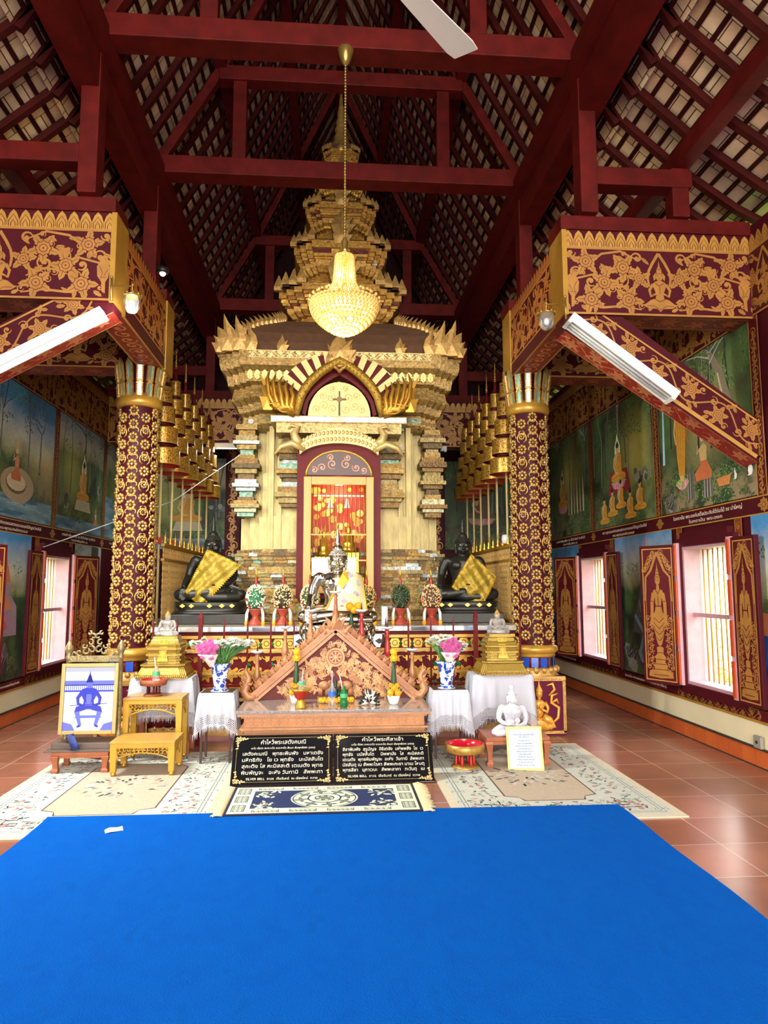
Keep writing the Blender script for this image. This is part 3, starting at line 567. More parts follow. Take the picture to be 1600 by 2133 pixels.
def shutter(w, X, s, y0, y1, far):
    """a leaf hinged at the window jamb; the far one stands a little off the wall"""
    z0, z1 = .5, 1.93; L = y1-y0; g = Matrix.Translation((X-s*.06, y0 if far else y1, 0)) @ Matrix.Rotation(s*radians(27) if far else 0, 4, 'Z'); xo = -s*.04
    a, c = (0, L) if far else (-L, 0)
    b = MB(); b.M = g; b.box(min(0, xo), max(0, xo), a, c, z0, z1); sh = b.build('shutter', 'maroon', w, bevel=.004)
    Ud = (0, -1, 0) if s > 0 else (0, 1, 0); O = (xo-s*.001, c-.03 if s > 0 else a+.03, z0+.03)
    d = Draw(); deva_panel(d, L-.06, z1-z0-.06); mb = MB(); mb.M = g; d.place(mb, O, Ud, (0, 0, 1), eps=.0005); mb.build('gilt_figure', 'gilt_paint', sh)
def window(n, X, s, y0, y1):
    w = thing('window_%d' % n, kind='structure'); f = lambda a, c: (min(a, c), max(a, c)); z0, z1 = .52, 1.92
    b = MB(); x0, x1 = f(X-s*.05, X+s*.24)
    for (a, c, e, g) in ((y0, y0+.05, z0, z1), (y1-.05, y1, z0, z1), (y0+.05, y1-.05, z0, z0+.05), (y0+.05, y1-.05, z1-.05, z1)): b.box(x0, x1, a, c, e, g)
    b.build('window_lining', 'pink_wood', w)
    b = MB(); x0, x1 = f(X-s*.07, X+s*.0)
    for (a, c, e, g) in ((y0-.07, y0+.02, z0-.07, z1+.06), (y1-.02, y1+.07, z0-.07, z1+.06), (y0+.02, y1-.02, z0-.07, z0+.02), (y0+.02, y1-.02, z1-.02, z1+.12)): b.box(x0, x1, a, c, e, g)
    b.build('window_frame', 'maroon', w)
    for yy, q in ((y1+.03, 1), (y0-.03, -1)):
        b = MB(); x0, x1 = f(X-s*.1, X-s*.06); b.box(x0, x1, yy-.03, yy+.03, z0, z1+.02); b.build('hinge_post', 'pink_wood', w)
        for k in range(4):
            b = MB(); x0, x1 = f(X-s*.115, X-s*.1); za = z0+.02+k*.355; b.box(x0, x1, yy-.018, yy+.018, za, za+.31); b.build('hinge_slat', 'orange_wood', w)
    b = MB(); x0, x1 = f(X+s*.02, X+s*.07); b.box(x0, x1, y0, y1, 1.2, 1.24); b.build('window_rail', 'pink_wood', w)
    nb = 9
    for k in range(nb):
        yy = y0+.05+(y1-y0-.1)*(k+.5)/nb; b = MB(); b.tube([(X+s*.13, yy, z0), (X+s*.13, yy, z1)], .008, n=6); b.build('window_bar', 'gold_paint', w)
    shutter(w, X, s, y0-.42, y0-.07, False); shutter(w, X, s, y1+.07, y1+.5, True)
    return w
window(1, XR, 1, *WR[0]); window(2, XR, 1, *WR[1]); window(3, XL, -1, *WL[0]); window(4, XL, -1, 5.95, 6.85)
# outside: pale building, garden and gilt post beyond the windows
b = MB(); b.box(9.5, 10, 0, 24, -.6, 3.6); g = b.build('outer_building', 'white_plaster'); tag(g, 'pale building wall seen outside through the right hand window bars', 'building')
b = MB(); b.prism([(9.2, 3.4), (9.2, 3.5), (12, 5.4), (12, 5.3)], 0, 24); b.build('roof', mat('brick_red', 'a8543a', .7, noise=.2), g)
b = MB(); b.box(-12, -11.5, 0, 30, -.6, 3.4); tag(b.build('outer_wall', 'white_plaster'), 'pale wall seen outside through the left hand window', 'wall')
for X0, s, lb in ((5.1, 1, 'green leafy garden hedge below the right hand windows outside'), (-5.3, -1, 'green leafy garden hedge below the left hand window outside')):
    mb = MB(); R = random.Random(3)
    for _ in range(1500):
        x = X0+R.uniform(-.4, .6)*s; y = R.uniform(4, 17); z = R.uniform(-.6, .95)*R.uniform(.5, 1)+.1; a = R.uniform(0, 6.3); l = R.uniform(.08, .22)
        dx, dy = cos(a)*l, sin(a)*l; px, py = -sin(a)*l*.25, cos(a)*l*.25
        mb.add([(x, y, z), (x+dx/2+px, y+dy/2+py, z+l*.4), (x+dx, y+dy, z+l*.1), (x+dx/2-px, y+dy/2-py, z+l*.4)], [(0, 1, 2, 3)])
    o = mb.build('hedge', 'leaf_out'); tag(o, lb, 'hedge', kind='stuff')
# ------------------------------------------------------------------ roof
NAVE = [(2.42, 5.62), (2.1, 6.15), (1.78, 6.68), (1.42, 7.33), (1.05, 8.05), (.6, 9.05), (0, 10.4)]
AISLE = [(2.02, 6.12), (2.45, 5.68), (2.95, 5.24), (3.5, 4.86), (4.3, 4.45)]
def resample(P, step):
    out = [P[0]]; acc = 0
    for a, c in zip(P, P[1:]):
        L = math.dist(a, c); t = step-acc
        while t <= L: out.append((a[0]+(c[0]-a[0])*t/L, a[1]+(c[1]-a[1])*t/L)); t += step
        acc = (acc+L) % step
    return out
ceil = thing('ceiling', kind='structure'); RY0, RY1 = YF-.5, YB+.3
tiles, bat, raf, ridge = MB(), MB(), MB(), MB()
for q in (1, -1):
    for P, dy in ((NAVE, 0), (AISLE, 0)):
        n = len(P); R0 = [(AX+q*x, RY0, z) for x, z in P]; R1 = [(AX+q*x, RY1, z) for x, z in P]
        nrm = []
        for i in range(n):
            a, c = P[max(i-1, 0)], P[min(i+1, n-1)]; L = math.dist(a, c); nrm.append(((c[1]-a[1])/L, -(c[0]-a[0])/L) if P is NAVE else (-(c[1]-a[1])/L, (c[0]-a[0])/L))
        up = [(AX+q*(x+nx*.08 if x > 0 else -.004), z+nz*.08) for (x, z), (nx, nz) in zip(P, nrm)]
        T0 = [(x, RY0, z) for x, z in up]; T1 = [(x, RY1, z) for x, z in up]; U0 = [(x, RY0, z+.06) for x, z in up]; U1 = [(x, RY1, z+.06) for x, z in up]
        for A, B_ in ((T0, T1), (U0, U1)): tiles.add(A+B_, [(i, i+1, i+1+n, i+n) for i in range(n-1)])
        y = RY0+.1
        while y < RY1:
            pts = [(AX+q*(x-nx*.0), y, z-nz*.0) for (x, z), (nx, nz) in zip(P, nrm)]
            R = []
            for (x, z), (nx, nz) in zip(P, nrm):
                R.append([(AX+q*(x+nx*a_), y+e_, z+nz*a_) for a_, e_ in ((-.01, -.03), (-.01, .03), (.05, .03), (.05, -.03))])
            raf.rings(R); y += .36
        for (x, z) in resample(P, .15)[1:]:
            i = min(range(n), key=lambda k: abs(P[k][0]-x)); nx, nz = nrm[i]
            c1 = Vector((AX+q*(x+nx*.06), 0, z+nz*.06)); b_ = MB(); bat.bar((c1.x, RY0, c1.z), (c1.x, RY1, c1.z), .036, .018)
mat('batten', '38100f', .7, noise=.2); mat('rafter', '3f0d0a', .65, noise=.25, nscale=5)
for n_ in ('batten', 'rafter'): MATS[n_].node_tree.nodes['Principled BSDF'].inputs['Specular IOR Level'].default_value = .15
tiles.build('roof_tiles', 'roof_tile', ceil); bat.build('tile_battens', mat('batten', '38100f', .6, noise=.2), ceil); raf.build('rafters', mat('rafter', '3a0d0f', .55, noise=.25, nscale=5), ceil)
# side plates carrying the rafters, purlins
for q in (1, -1):
    for nm, x, z0, z1, w_ in (('wall_plate', 2.04, 5.85, 6.07, .22), ('lower_wall_plate', 2.1, 5.55, 5.83, .2), ('purlin', 2.9, 5.08, 5.24, .13), ('purlin', 1.36, 7.28, 7.42, .13), ('purlin', .7, 8.68, 8.8, .12)):
        b = MB(); b.box(AX+q*x-w_/2, AX+q*x+w_/2, RY0+.2, YB, z0, z1); b.build(nm, 'timber', ceil)
b = MB(); b.box(AX-.06, AX+.06, RY0+.1, RY1-.1, 10.1, 10.3); b.build('ridge_beam', 'timber', ceil)
def truss(Y, label, aisle=True, cap_=True):
    t = thing('roof_truss', label, 'roof truss', (AX, Y, 6.0))
    def bx(nm, x0, x1, z0, z1, y0=-.1, y1=.1): b = MB(); b.box(x0, x1, y0, y1, z0-6, z1-6); return b.build(nm, 'timber', t, bevel=.008)
    def br(nm, a, c, w=.16, h=.2): b = MB(); b.bar((a[0], 0, a[1]-6), (c[0], 0, c[1]-6), w, h); return b.build(nm, 'timber', t, bevel=.008)
    bx('tie_beam', -2.0, 2.0, 6.0, 6.2, -.11, .11); bx('collar_beam', -1.38, 1.38, 7.15, 7.32, -.08, .08); bx('upper_collar_beam', -.75, .75, 8.5, 8.64, -.07, .07)
    for q in (1, -1):
        bx('post', *sorted((q*1.99, q*2.14)), 4.64, 6.05, -.09, .09); bx('queen_post', *sorted((q*1.07, q*1.22)), 6.2, 7.15, -.06, .06)
        br('principal_rafter', (q*2.02, 6.16), (q*1.36, 7.3), .1, .1); br('principal_rafter', (q*1.36, 7.3), (q*.06, 10.05), .09, .1)
        if aisle:
            bx('aisle_beam', *sorted((q*2.14, q*2.98)), 4.9, 5.06, -.08, .08); bx('aisle_post', *sorted((q*2.8, q*2.95)), 4.64, 5.08, -.07, .07); pass
    return t
truss(5.5, 'dark red roof truss nearest the viewer, the chandelier hanging from its beam')
truss(7.4, 'dark red roof truss standing above the two round columns, second in depth')
truss(11.2, 'dark red roof truss behind the golden shrine tower')
# ------------------------------------------------------------------ painted cross beams, braces
def painted_beam(label, x0, x1, Y, dirv=1, cap_=True, soffit=True, z0=3.78):
    """beam across an aisle; its ornament faces the viewer"""
    t = thing('painted_beam', label, 'painted beam', (x0, Y, z0)); L = x1-x0
    b = MB(); b.box(0, L, 0, .3, 0, .74); b.build('beam_body', 'maroon', t)
    ornament('gilt_ornament', t, (0, -.001, 0), (1, 0, 0), (0, 0, 1), lambda d: thai_scroll(d, 0, L, 0, .74))
    ornament('soffit_ornament', t, (0, .3, -.001), (1, 0, 0), (0, -1, 0), lambda d: (d.poly([(0, 0), (L, 0), (L, .3), (0, .3)], S('7a1c1c'), 0), thai_vine(d, 0, L, .03, .27, S('c0683a'), S('7a1c1c'), P=.3)))
    b = MB(); b.box(-.02, L, -.02, .32, .74, .86); b.build('cap_rail', 'timber', t)
    xe = -.012 if dirv > 0 else L-.03
    b = MB(); b.box(xe, xe+.042, -.01, .31, -.01, .74); b.build('gilt_end_board', 'gold_paint', t)
    return t
painted_beam('maroon and gold painted cross beam nearest the viewer in the right aisle', 1.94, XR, 5.5)
painted_beam('maroon and gold painted cross beam nearest the viewer in the left aisle', XL, -1.76, 5.5, -1)
painted_beam('maroon and gold painted cross beam resting on the right round column', 1.94, XR, 7.25)
painted_beam('maroon and gold painted cross beam resting on the left round column', XL, -1.76, 7.25, -1)
painted_beam('maroon and gold painted cross beam behind the shrine spanning the whole hall', XL, XR, 11.1, 1)
for x0, s, lb in ((1.94, 1, 'right'), (-1.76, -1, 'left')):
    t = thing('painted_beam', 'maroon and gold painted lengthwise beam above the %s round column' % lb, 'painted beam', (x0, 5.8, 3.78)); xa, xb = sorted((0, s*.26))
    b = MB(); b.box(xa, xb, 0, 1.45, 0, .74); b.build('beam_body', 'maroon', t)
    O, U = ((-.001, 1.45, 0), (0, -1, 0)) if s > 0 else ((.001, 0, 0), (0, 1, 0))
    ornament('gilt_ornament', t, O, U, (0, 0, 1), lambda d: (thai_scroll(d, 0, 1.45, .12, .74, S('c9803c'), S('7a1c1c'))))
    ornament('soffit_ornament', t, (xa, 1.45, -.001), (1, 0, 0), (0, -1, 0), lambda d: (d.poly([(0, 0), (.26, 0), (.26, 1.45), (0, 1.45)], S('8a2a1c'), 0), [d.scroll(.13, .1+k*.15, .08, k*1.3, (-1)**k, 1.3, .025, S('d08048'), 1) for k in range(9)], d.poly([(0, 0), (.02, 0), (.02, 1.45), (0, 1.45)], G0, 3), d.poly([(.24, 0), (.26, 0), (.26, 1.45), (.24, 1.45)], G0, 3)))
    # diagonal brace
    t = thing('painted_brace', 'diagonal maroon and gold painted brace running down to the %s wall' % lb, 'painted brace', (x0, 5.52, 3.78)); e = (abs((XR if s > 0 else XL)-x0)-.03); zt, zb, zs = (-.86, -1.24, -.14) if s > 0 else (-.7, -1.1, -.08)
    b = MB(); b.prism([(s*x, z) for x, z in ((0, -.005), (.5, -.005), (e, zt), (e, zb), (0, zs))], 0, .22); b.build('brace_body', 'maroon', t)
    a = Vector((s*.08, 0, zs-.03)); c = Vector((s*(e-.02), 0, zb+.03)); L = (c-a).length; U = (c-a)/L; V = Vector((-U.z, 0, U.x))*(1 if s > 0 else -1)
    if s < 0: U, a = -U, c.copy()
    ornament('gilt_ornament', t, a+Vector((0, -.002, 0)), U, V, lambda d: (thai_vine(d, .0, L, .02, .29, P=.3), d.poly([(0, .0), (L, .0), (L, .02), (0, .02)], G0, 2)), clip=(.0 if s > 0 else .0, L, 0, .31) )
    mb = MB(); ang = math.hypot(e, 1.1); sl = Vector((s*e, 0, zb-zs)); Ls = sl.length; sl /= Ls; o0 = Vector((0, .22, zs-.002)) if s > 0 else Vector((s*e, .22, zb-.002)); Us = sl if s > 0 else -sl
    ornament('soffit_ornament', t, o0+Vector((0, 0, -.001)), Us, (0, -1, 0), lambda d: (d.poly([(0, 0), (Ls, 0), (Ls, .22), (0, .22)], S('9a2f24'), 0), thai_vine(d, 0, Ls, 0, .22, S('cf8a5c'), S('8f3426'), P=.24)))
# ------------------------------------------------------------------ materials of the shrine
mat('old_gold', 'c9a65c', .42, metal=.4, noise=.45, nscale=26, bump=.9, bscale=45, attr=True)
mat('pale_gold', 'b9a468', .5, metal=.2, noise=.22, nscale=16, bump=.5, bscale=55, stretch=(1, 1, .3))
mat('bright_gold', 'd9a63c', .28, metal=.75, noise=.15, bump=.15, bscale=60)
mat('leaf_gold', 'b58c4c', .38, metal=.5, noise=.25, nscale=20, bump=.4, bscale=70)
mat('brown_roof', '6a4a34', .6, noise=.2, nscale=10)
mat('red_lacquer', '5e1014', .4, noise=.1)
mat('mirror', 'dfe6ea', .06, metal=1.)
mat('green_glass', '1d8a4a', .12, metal=.3, coat=.5)
mat('blue_glass', '2b57c9', .1, metal=.3, coat=.5)
mat('teal_glass', '7fae9c', .12, metal=.5)
mat('jewel', 'ffffff', .12, metal=.3, attr=True, coat=.5)
mat('cream_pole', 'e0c88a', .4)
mat('inner_red', 'b52a1c', .6, noise=.15)
mat('bronze_dark', '26231d', .42, metal=.35, noise=.3, nscale=14)
mat('silver', 'c9c2b4', .2, metal=1., noise=.1)
mat('satin_gold', 'a0842a', .42, metal=.45, noise=.25, nscale=40, bump=.5, bscale=120)
def filigree(name, gold, dark, sc):
    m = mat(name, gold, .3, metal=.65); nt = m.node_tree; N, L = nt.nodes, nt.links; b = N['Principled BSDF']
    tc = N.new('ShaderNodeTexCoord'); mp = N.new('ShaderNodeMapping'); mp.inputs['Scale'].default_value = (1, 1, .55); v = N.new('ShaderNodeTexVoronoi'); v.inputs['Scale'].default_value = sc
    L.new(tc.outputs['Object'], mp.inputs[0]); L.new(mp.outputs[0], v.inputs['Vector'])
    r = N.new('ShaderNodeMapRange'); r.inputs[1].default_value = .38; r.inputs[2].default_value = .44; L.new(v.outputs['Distance'], r.inputs[0])
    mx = N.new('ShaderNodeMix'); mx.data_type = 'RGBA'; L.new(r.outputs[0], mx.inputs[0]); mx.inputs[6].default_value = (*srgb(dark), 1); mx.inputs[7].default_value = (*srgb(gold), 1); L.new(mx.outputs[2], b.inputs['Base Color'])
    mt = N.new('ShaderNodeMath'); mt.operation = 'MULTIPLY'; L.new(r.outputs[0], mt.inputs[0]); mt.inputs[1].default_value = .6; L.new(mt.outputs[0], b.inputs['Metallic']); return m
filigree('filigree', 'cc9c3e', '4c2209', 88)
mat('column_red', '3c0e18', .5, noise=.15); mat('plum', '5c1630', .5)
for n_ in ('red_lacquer', 'column_red', 'plum'): MATS[n_].node_tree.nodes['Principled BSDF'].inputs['Specular IOR Level'].default_value = .12
# ------------------------------------------------------------------ round columns
def column(X, Y, label, flip=1):
    t = thing('temple_column', label, 'column', (X, Y, 0))
    b = MB(); b.lathe([(.2, .86), (.2, 1.0), (.197, 2), (.185, 3.4)], n=40, caps=False); sh = b.build('shaft', mat('column_red', '3c0e18', .4, noise=.15), t)
    b = MB(); j = MB(); R = random.Random(5)
    def pt(th, z, o): r = .2-.015*(z-1)/2.4+o; return (r*cos(th), r*sin(th), z)
    def fl(th, z, s=1.):
        for k in range(8):
            a = k*pi/4; c = pt(th+.035*s*cos(a)/.2, z+.035*s*sin(a), .005); b.sph(c, (.0165*s,)*3, 6, 4)
        c = pt(th, z, .012); b.sph(c, (.014*s,)*3, 8, 5)
        col = R.choice([S('4a6aa8'), S('e8ead8'), S('c9982c'), S('7a2c1c'), S('3a4a6a'), S('dfe8f0'), S('8aa83a'), S('2a1410')]); j.sph(pt(th, z, .022), (.009,)*3, 6, 4, col=col)
    def curl(th, z, a0, q, rr, w=.0085):
        pts = [pt(th+rr*(1-.12*k*.6)*cos(a0+q*k*.62)/.2, z+rr*(1-.1*k*.5)*sin(a0+q*k*.62), .008) for k in range(7)]; b.tube(pts, [w*.5, w, w*1.15, w*1.15, w, w*.9, w*.6], n=5)
    NC = 10
    for c in range(NC):
        th = 2*pi*c/NC+.3; z = .93 if c % 2 else 1.0; i = 0
        while z < 3.36:
            if c % 2 == 0 and i % 2 == 1:
                fl(th, z, .75)
                for q in (1, -1): curl(th, z-.01, -pi/2+q*.35, q, .062, .008)
                for q in (1, -1): curl(th+q*.06, z+.045, -pi/2, q, .022, .007)
            else:
                fl(th, z, 1.12)
            if c % 2: 
                for q in (1, -1): curl(th+q*.16, z+.07, pi*.5+q*1.2, -q, .032, .007)
            z += .14; i += 1
    b.build('flower_relief', 'leaf_gold', t); j.build('glass_jewels', 'jewel', t)
    b = MB(); b.lathe([(.19, 3.36), (.225, 3.37), (.235, 3.41), (.225, 3.46), (.2, 3.48), (.19, 3.5)], n=32); b.build('neck_ring', 'gold_paint', t)
    b = MB(); b.lathe([(.185, 3.44), (.19, 3.5), (.235, 3.86)], n=32); b.build('capital', 'column_red', t)
    g = MB(); gl = MB()
    for row, (z0, z1, r0, r1) in enumerate(((3.46, 3.65, .198, .222), (3.62, 3.87, .214, .252))):
        for k in range(14):
            th = 2*pi*(k+.0*row)/14; w = .036; M = Matrix.Rotation(th, 4, 'Z') @ Matrix.Translation((r0, 0, z0)) @ Matrix.Rotation(math.atan2(r1-r0, z1-z0), 4, 'Y'); H = z1-z0
            g.M = M; gl.M = M
            o = [(-w, 0), (w, 0), (w*1.05, H*.75), (0, H), (-w*1.05, H*.75)]; i = [(-w*.5, H*.08), (w*.5, H*.08), (w*.5, H*.68), (0, H*.85), (-w*.5, H*.68)]
            g.add([(0, y, z) for y, z in o]+[(.02, y*.9, z*.97) for y, z in o]+[(.02, y, z) for y, z in i]+[(.008, y, z) for y, z in i], [(a, (a+1) % 5, (a+1) % 5+5, a+5) for a in range(5)]+[(a+5, (a+1) % 5+5, (a+1) % 5+10, a+10) for a in range(5)]+[(a+10, (a+1) % 5+10, (a+1) % 5+15, a+15) for a in range(5)])
            gl.add([(.009, y, z) for y, z in i], [(0, 1, 2, 3, 4)])
            for e in (-1, 1):
                for q in range(8): g.sph((.022, e*w*.78, H*(.05+q*.085)), .0075, 5, 3)
    g.build('capital_petals', 'leaf_gold', t); gl.build('glass_inlay', 'teal_glass', t)
    b = MB(); b.lathe([(.2, .9), (.245, .88), (.255, .84), (.23, .815), (.215, .8), (.225, .785), (.2, .77)], n=32); b.build('base_ring', 'gold_paint', t)
    b = MB(); b.lathe([(.205, .78), (.205, .66)], n=28); b.build('base_drum', 'red_lacquer', t)
    g = MB(); h = MB()
    for k in range(14):
        th = 2*pi*k/14; mm = g if k % 2 else h; mm.M = Matrix.Rotation(th, 4, 'Z'); mm.box(.2, .215, -.035, .035, .675, .77)
    g.build('blue_mirror_panels', 'blue_glass', t); h.build('mirror_panels', 'mirror', t)
    b = MB(); b.lathe([(.21, .67), (.25, .64), (.24, .6), (.26, .58)], n=28)
    for k in range(18):
        th = 2*pi*k/18; b.sph((.24*cos(th), .24*sin(th), .645), (.03, .03, .032), 7, 5)
    b.build('lotus_base', 'leaf_gold', t)
    hw = .25; b = MB(); b.box(-hw, hw, -hw, hw, .0, .585); pl = b.build('plinth', mat('plum', '6b1a34', .45), t)
    b = MB()
    for (x0, x1, z0, z1) in ((-hw, hw, .545, .59), (-hw, -hw+.03, .03, .55), (hw-.03, hw, .03, .55), (-hw, hw, .02, .05)): b.box(x0, x1, -hw-.015, -hw, z0, z1)
    for k in range(24): 
        b.sph((-hw+.015, -hw-.014, .05+k*.021), .008, 5, 3); b.sph((hw-.015, -hw-.014, .05+k*.021), .008, 5, 3); b.sph((-hw+.02*k, -hw-.014, .562), .008, 5, 3)
    for q in (1, -1):
        for k in range(24): b.sph((q*(hw+.002), -hw+.02*k, .562), .01, 5, 3)
    b.build('plinth_border', 'leaf_gold', pl)
    # kneeling figure relief
    b = MB(); f = flip; Yf = -hw-.02; c = -.03*f
    P = lambda x, z, y=0: (c+f*x, Yf+y, z)
    b.sph(P(0, .42), (.036, .034, .045), 10, 8); b.lathe([(.04, .44), (.036, .455), (.025, .475), (.012, .5), (.003, .55)], c=P(0, 0), n=10)
    b.tube([P(0, .4), P(0, .36)], .018); b.sph(P(0, .31), (.06, .035, .055), 10, 8); b.sph(P(0, .24), (.042, .03, .06), 10, 8)
    for q in (1, -1): b.tube([P(q*.055, .335), P(q*.085, .28, -.01), P(q*.07, .24, -.025), P(q*.01, .275, -.045)], [.02, .018, .016, .012]); b.tube([P(q*.006, .27, -.045), P(q*.003, .325, -.04)], [.011, .006])
    for q in (1, -1): b.tube([P(q*.03, .19), P(q*.1, .15), P(q*.14, .11), P(q*.03, .07)], [.045, .045, .04, .03])
    b.sph(P(0, .12), (.13, .03, .065), 12, 8)
    for k in range(5): b.tube([P(-.12+.05*k, .16), P(-.1+.05*k, .1, -.03), P(-.08+.05*k, .05, -.02)], .007, n=5)
    for pts in ([(.1, .1), (.19, .18), (.2, .28), (.12, .33), (.13, .4), (.19, .42)], [(.1, .4), (.16, .46), (.14, .52), (.08, .5)], [(.13, .33), (.18, .36), (.2, .32)]): b.tube([P(x, z) for x, z in pts], [.01]+[.016]*(len(pts)-2)+[.006], n=6)
    b.build('kneeling_figure_relief', mat('figure_gold', 'e0a040', .4, metal=.3, noise=.1), pl)
    return t
column(-2.03, 7.36, 'tall round column with gold flower relief and jewels, left of the shrine', 1)
column(2.14, 7.36, 'tall round column with gold flower relief and jewels, right of the shrine', 1)
# ------------------------------------------------------------------ raised altar platform in front of and under the shrine
t = thing('altar_platform', 'wide raised platform faced with gold flowers and green glass, carrying the golden shrine', 'platform', (0, 7.3, 0))
b = MB(); b.box(-1.8, 1.92, 0, .33, 0, 1.06); b.box(-2.2, 2.32, .33, 3.75, 0, 1.06); b.build('platform_body', 'red_lacquer', t)
b = MB(); b.box(-1.81, 1.93, -.06, .33, 1.05, 1.1); b.box(-2.22, 2.34, .33, 3.75, 1.05, 1.1); b.build('platform_top', mat('slab', 'a99f90', .2, noise=.3, nscale=8), t)
b = MB(); R = random.Random(2); x = -1.8
while x < 1.85:
    l = R.uniform(.08, .3); b.box(x, x+l-.006, -.066, -.058, 1.055, 1.095, col=R.choice([S('cfd4da'), S('8fa0c0'), S('b0a8a0'), S('5a5560'), S('9aa5b0')])); x += l
b.build('mirror_strip', 'jewel', t)
for (z, h, o, m) in ((.98, .03, .04, 'gold_paint'), (.84, .035, .05, 'leaf_gold'), (.8, .03, .035, 'red_lacquer'), (.62, .025, .03, 'gold_paint'), (.42, .03, .04, 'red_lacquer'), (.36, .03, .06, 'leaf_gold'), (.2, .04, .08, 'gold_paint'), (.14, .05, .12, 'red_lacquer'), (.05, .08, .15, 'leaf_gold'), (0, .05, .17, mat('pink_stone', 'a5695c', .4, noise=.15))):
    b = MB(); b.box(-1.8, 1.92, -o, .02, z, z+h); b.build('ledge', m, t)
def plat(d):
    R = random.Random(4); GG = S('c99434'); DK = S('3a1410')
    d.poly([(0, 0), (3.72, 0), (3.72, .12), (0, .12)], DK, 0)
    for i in range(31):
        x = .06+i*.12; z = .925-.36; zz = .565
        d.poly([(x-.06, zz), (x-.035, zz+.045), (x+.035, zz+.045), (x+.06, zz), (x+.035, zz-.045), (x-.035, zz-.045)], GG, 1); d.disc(x, zz, .03, DK, 2, 8); d.disc(x, zz, .022, GG, 3, 8)
        for (z0, k) in ((.36, 1), (.18, 1), (.03, 0)):
            if (i+k) % 2: d.flower(x, z0+.08, .038, GG, DK, 1, 6, i); 
            else: d.scroll(x, z0+.09, .05, i, 1, 1.5, .018, GG, 1); d.leaf(x, z0+.02, 1.2, .1, .06, GG, 1)
        d.disc(x+.06, .31, .02, GG, 1, 6); d.disc(x, .27, .02, GG, 1, 6)
ornament('gilt_ornament', t, (-1.8, -.003, .36), (1, 0, 0), (0, 0, 1), plat, m=mat('gilt_relief', 'ffffff', .32, metal=.55, attr=True))
g = MB(); R = random.Random(9)
for i in range(31):
    for z in (.92, .71, .52):
        x = -1.74+i*.12+(.06 if z != .92 else .06)
        if z == .92 or i % 2: s_ = .022 if z == .92 else .03; g.add([(x-s_, -.012, z), (x, -.012, z-s_), (x+s_, -.012, z), (x, -.012, z+s_), (x, -.024, z)], [(0, 1, 4), (1, 2, 4), (2, 3, 4), (3, 0, 4)])
    if i % 3 == 0: g.box(-1.74+i*.12-.04, -1.74+i*.12+.05, -.05, -.004, .25, .34)
g.build('green_glass_tiles', 'green_glass', t)
b = MB()
for i in range(44):
    x = -1.76+i*.085; b.sph((x, -.09, .185), (.035, .03, .028), 7, 5); b.sph((x+.04, -.14, .125), (.02, .02, .02), 6, 4)
for i in range(16):
    x = -1.68+i*.235; b.sph((x, -.05, .31), (.045, .03, .05), 8, 6); b.sph((x, -.055, .375), (.022, .02, .026), 8, 6); b.tube([(x-.05, -.05, .33), (x-.08, -.05, .29), (x, -.08, .285)], .012, n=5); b.tube([(x+.05, -.05, .33), (x+.08, -.05, .29), (x, -.08, .285)], .012, n=5)
b.build('lotus_row', 'leaf_gold', t)
# red spiked fence in front of the platform
t = thing('spiked_fence', 'low dark red iron fence with pointed bars running in front of the altar platform', 'fence', (0, 6.98, 0))
for z in (.3, .55):
    b = MB(); b.box(-1.82, 1.95, -.012, .012, z-.012, z+.012); b.build('rail', 'red_lacquer', t)
for i in range(17):
    x = -1.72+i*.226; th = i in (2, 14); w_ = .02 if th else .008; top = 1.2 if th else 1.13
    b = MB(); b.box(x-w_, x+w_, -w_, w_, .0 if th else .2, top)
    b.rings([[(x-w_*1.2, -w_*1.2, top), (x+w_*1.2, -w_*1.2, top), (x+w_*1.2, w_*1.2, top), (x-w_*1.2, w_*1.2, top)], [(x-.001, -.001, top+.07), (x+.001, -.001, top+.07), (x+.001, .001, top+.07), (x-.001, .001, top+.07)]]); b.build('fence_bar', 'red_lacquer', t)
# ------------------------------------------------------------------ golden shrine tower
CX, CY = .10, 9.72
def redent(w, s, z):
    Q = [(w, w-3*s), (w-s, w-3*s), (w-s, w-2*s), (w-2*s, w-2*s), (w-2*s, w-s), (w-3*s, w-s), (w-3*s, w)]; out = []
    for k in range(4):
        c, n = round(cos(k*pi/2)), round(sin(k*pi/2)); out += [(x*c-y*n, x*n+y*c, z) for x, y in Q]
    return out
t = thing('golden_shrine', 'tall golden tiered shrine tower with arched door and mirror tiled mouldings', 'shrine', (CX, CY, 1.108)); t0 = t
Zs = 1.1
def loft(mb, prof, k=.085, **kw):
    kw.setdefault('col', S('96763a'))
    mb.rings([redent(w, w*k, z-Zs) for z, w in prof], **kw)
GC = [S('876628'), S('765622'), S('927438'), S('654a20'), S('84703c'), S('8c7848'), S('54401c')]; SP = [S('9aa09c'), S('74907a'), S('b4b8b4'), S('a49c78')]
GT = [S('b8862c'), S('a07024'), S('c89a3c'), S('8a5c1c'), S('b08030'), S('5c1c14')]
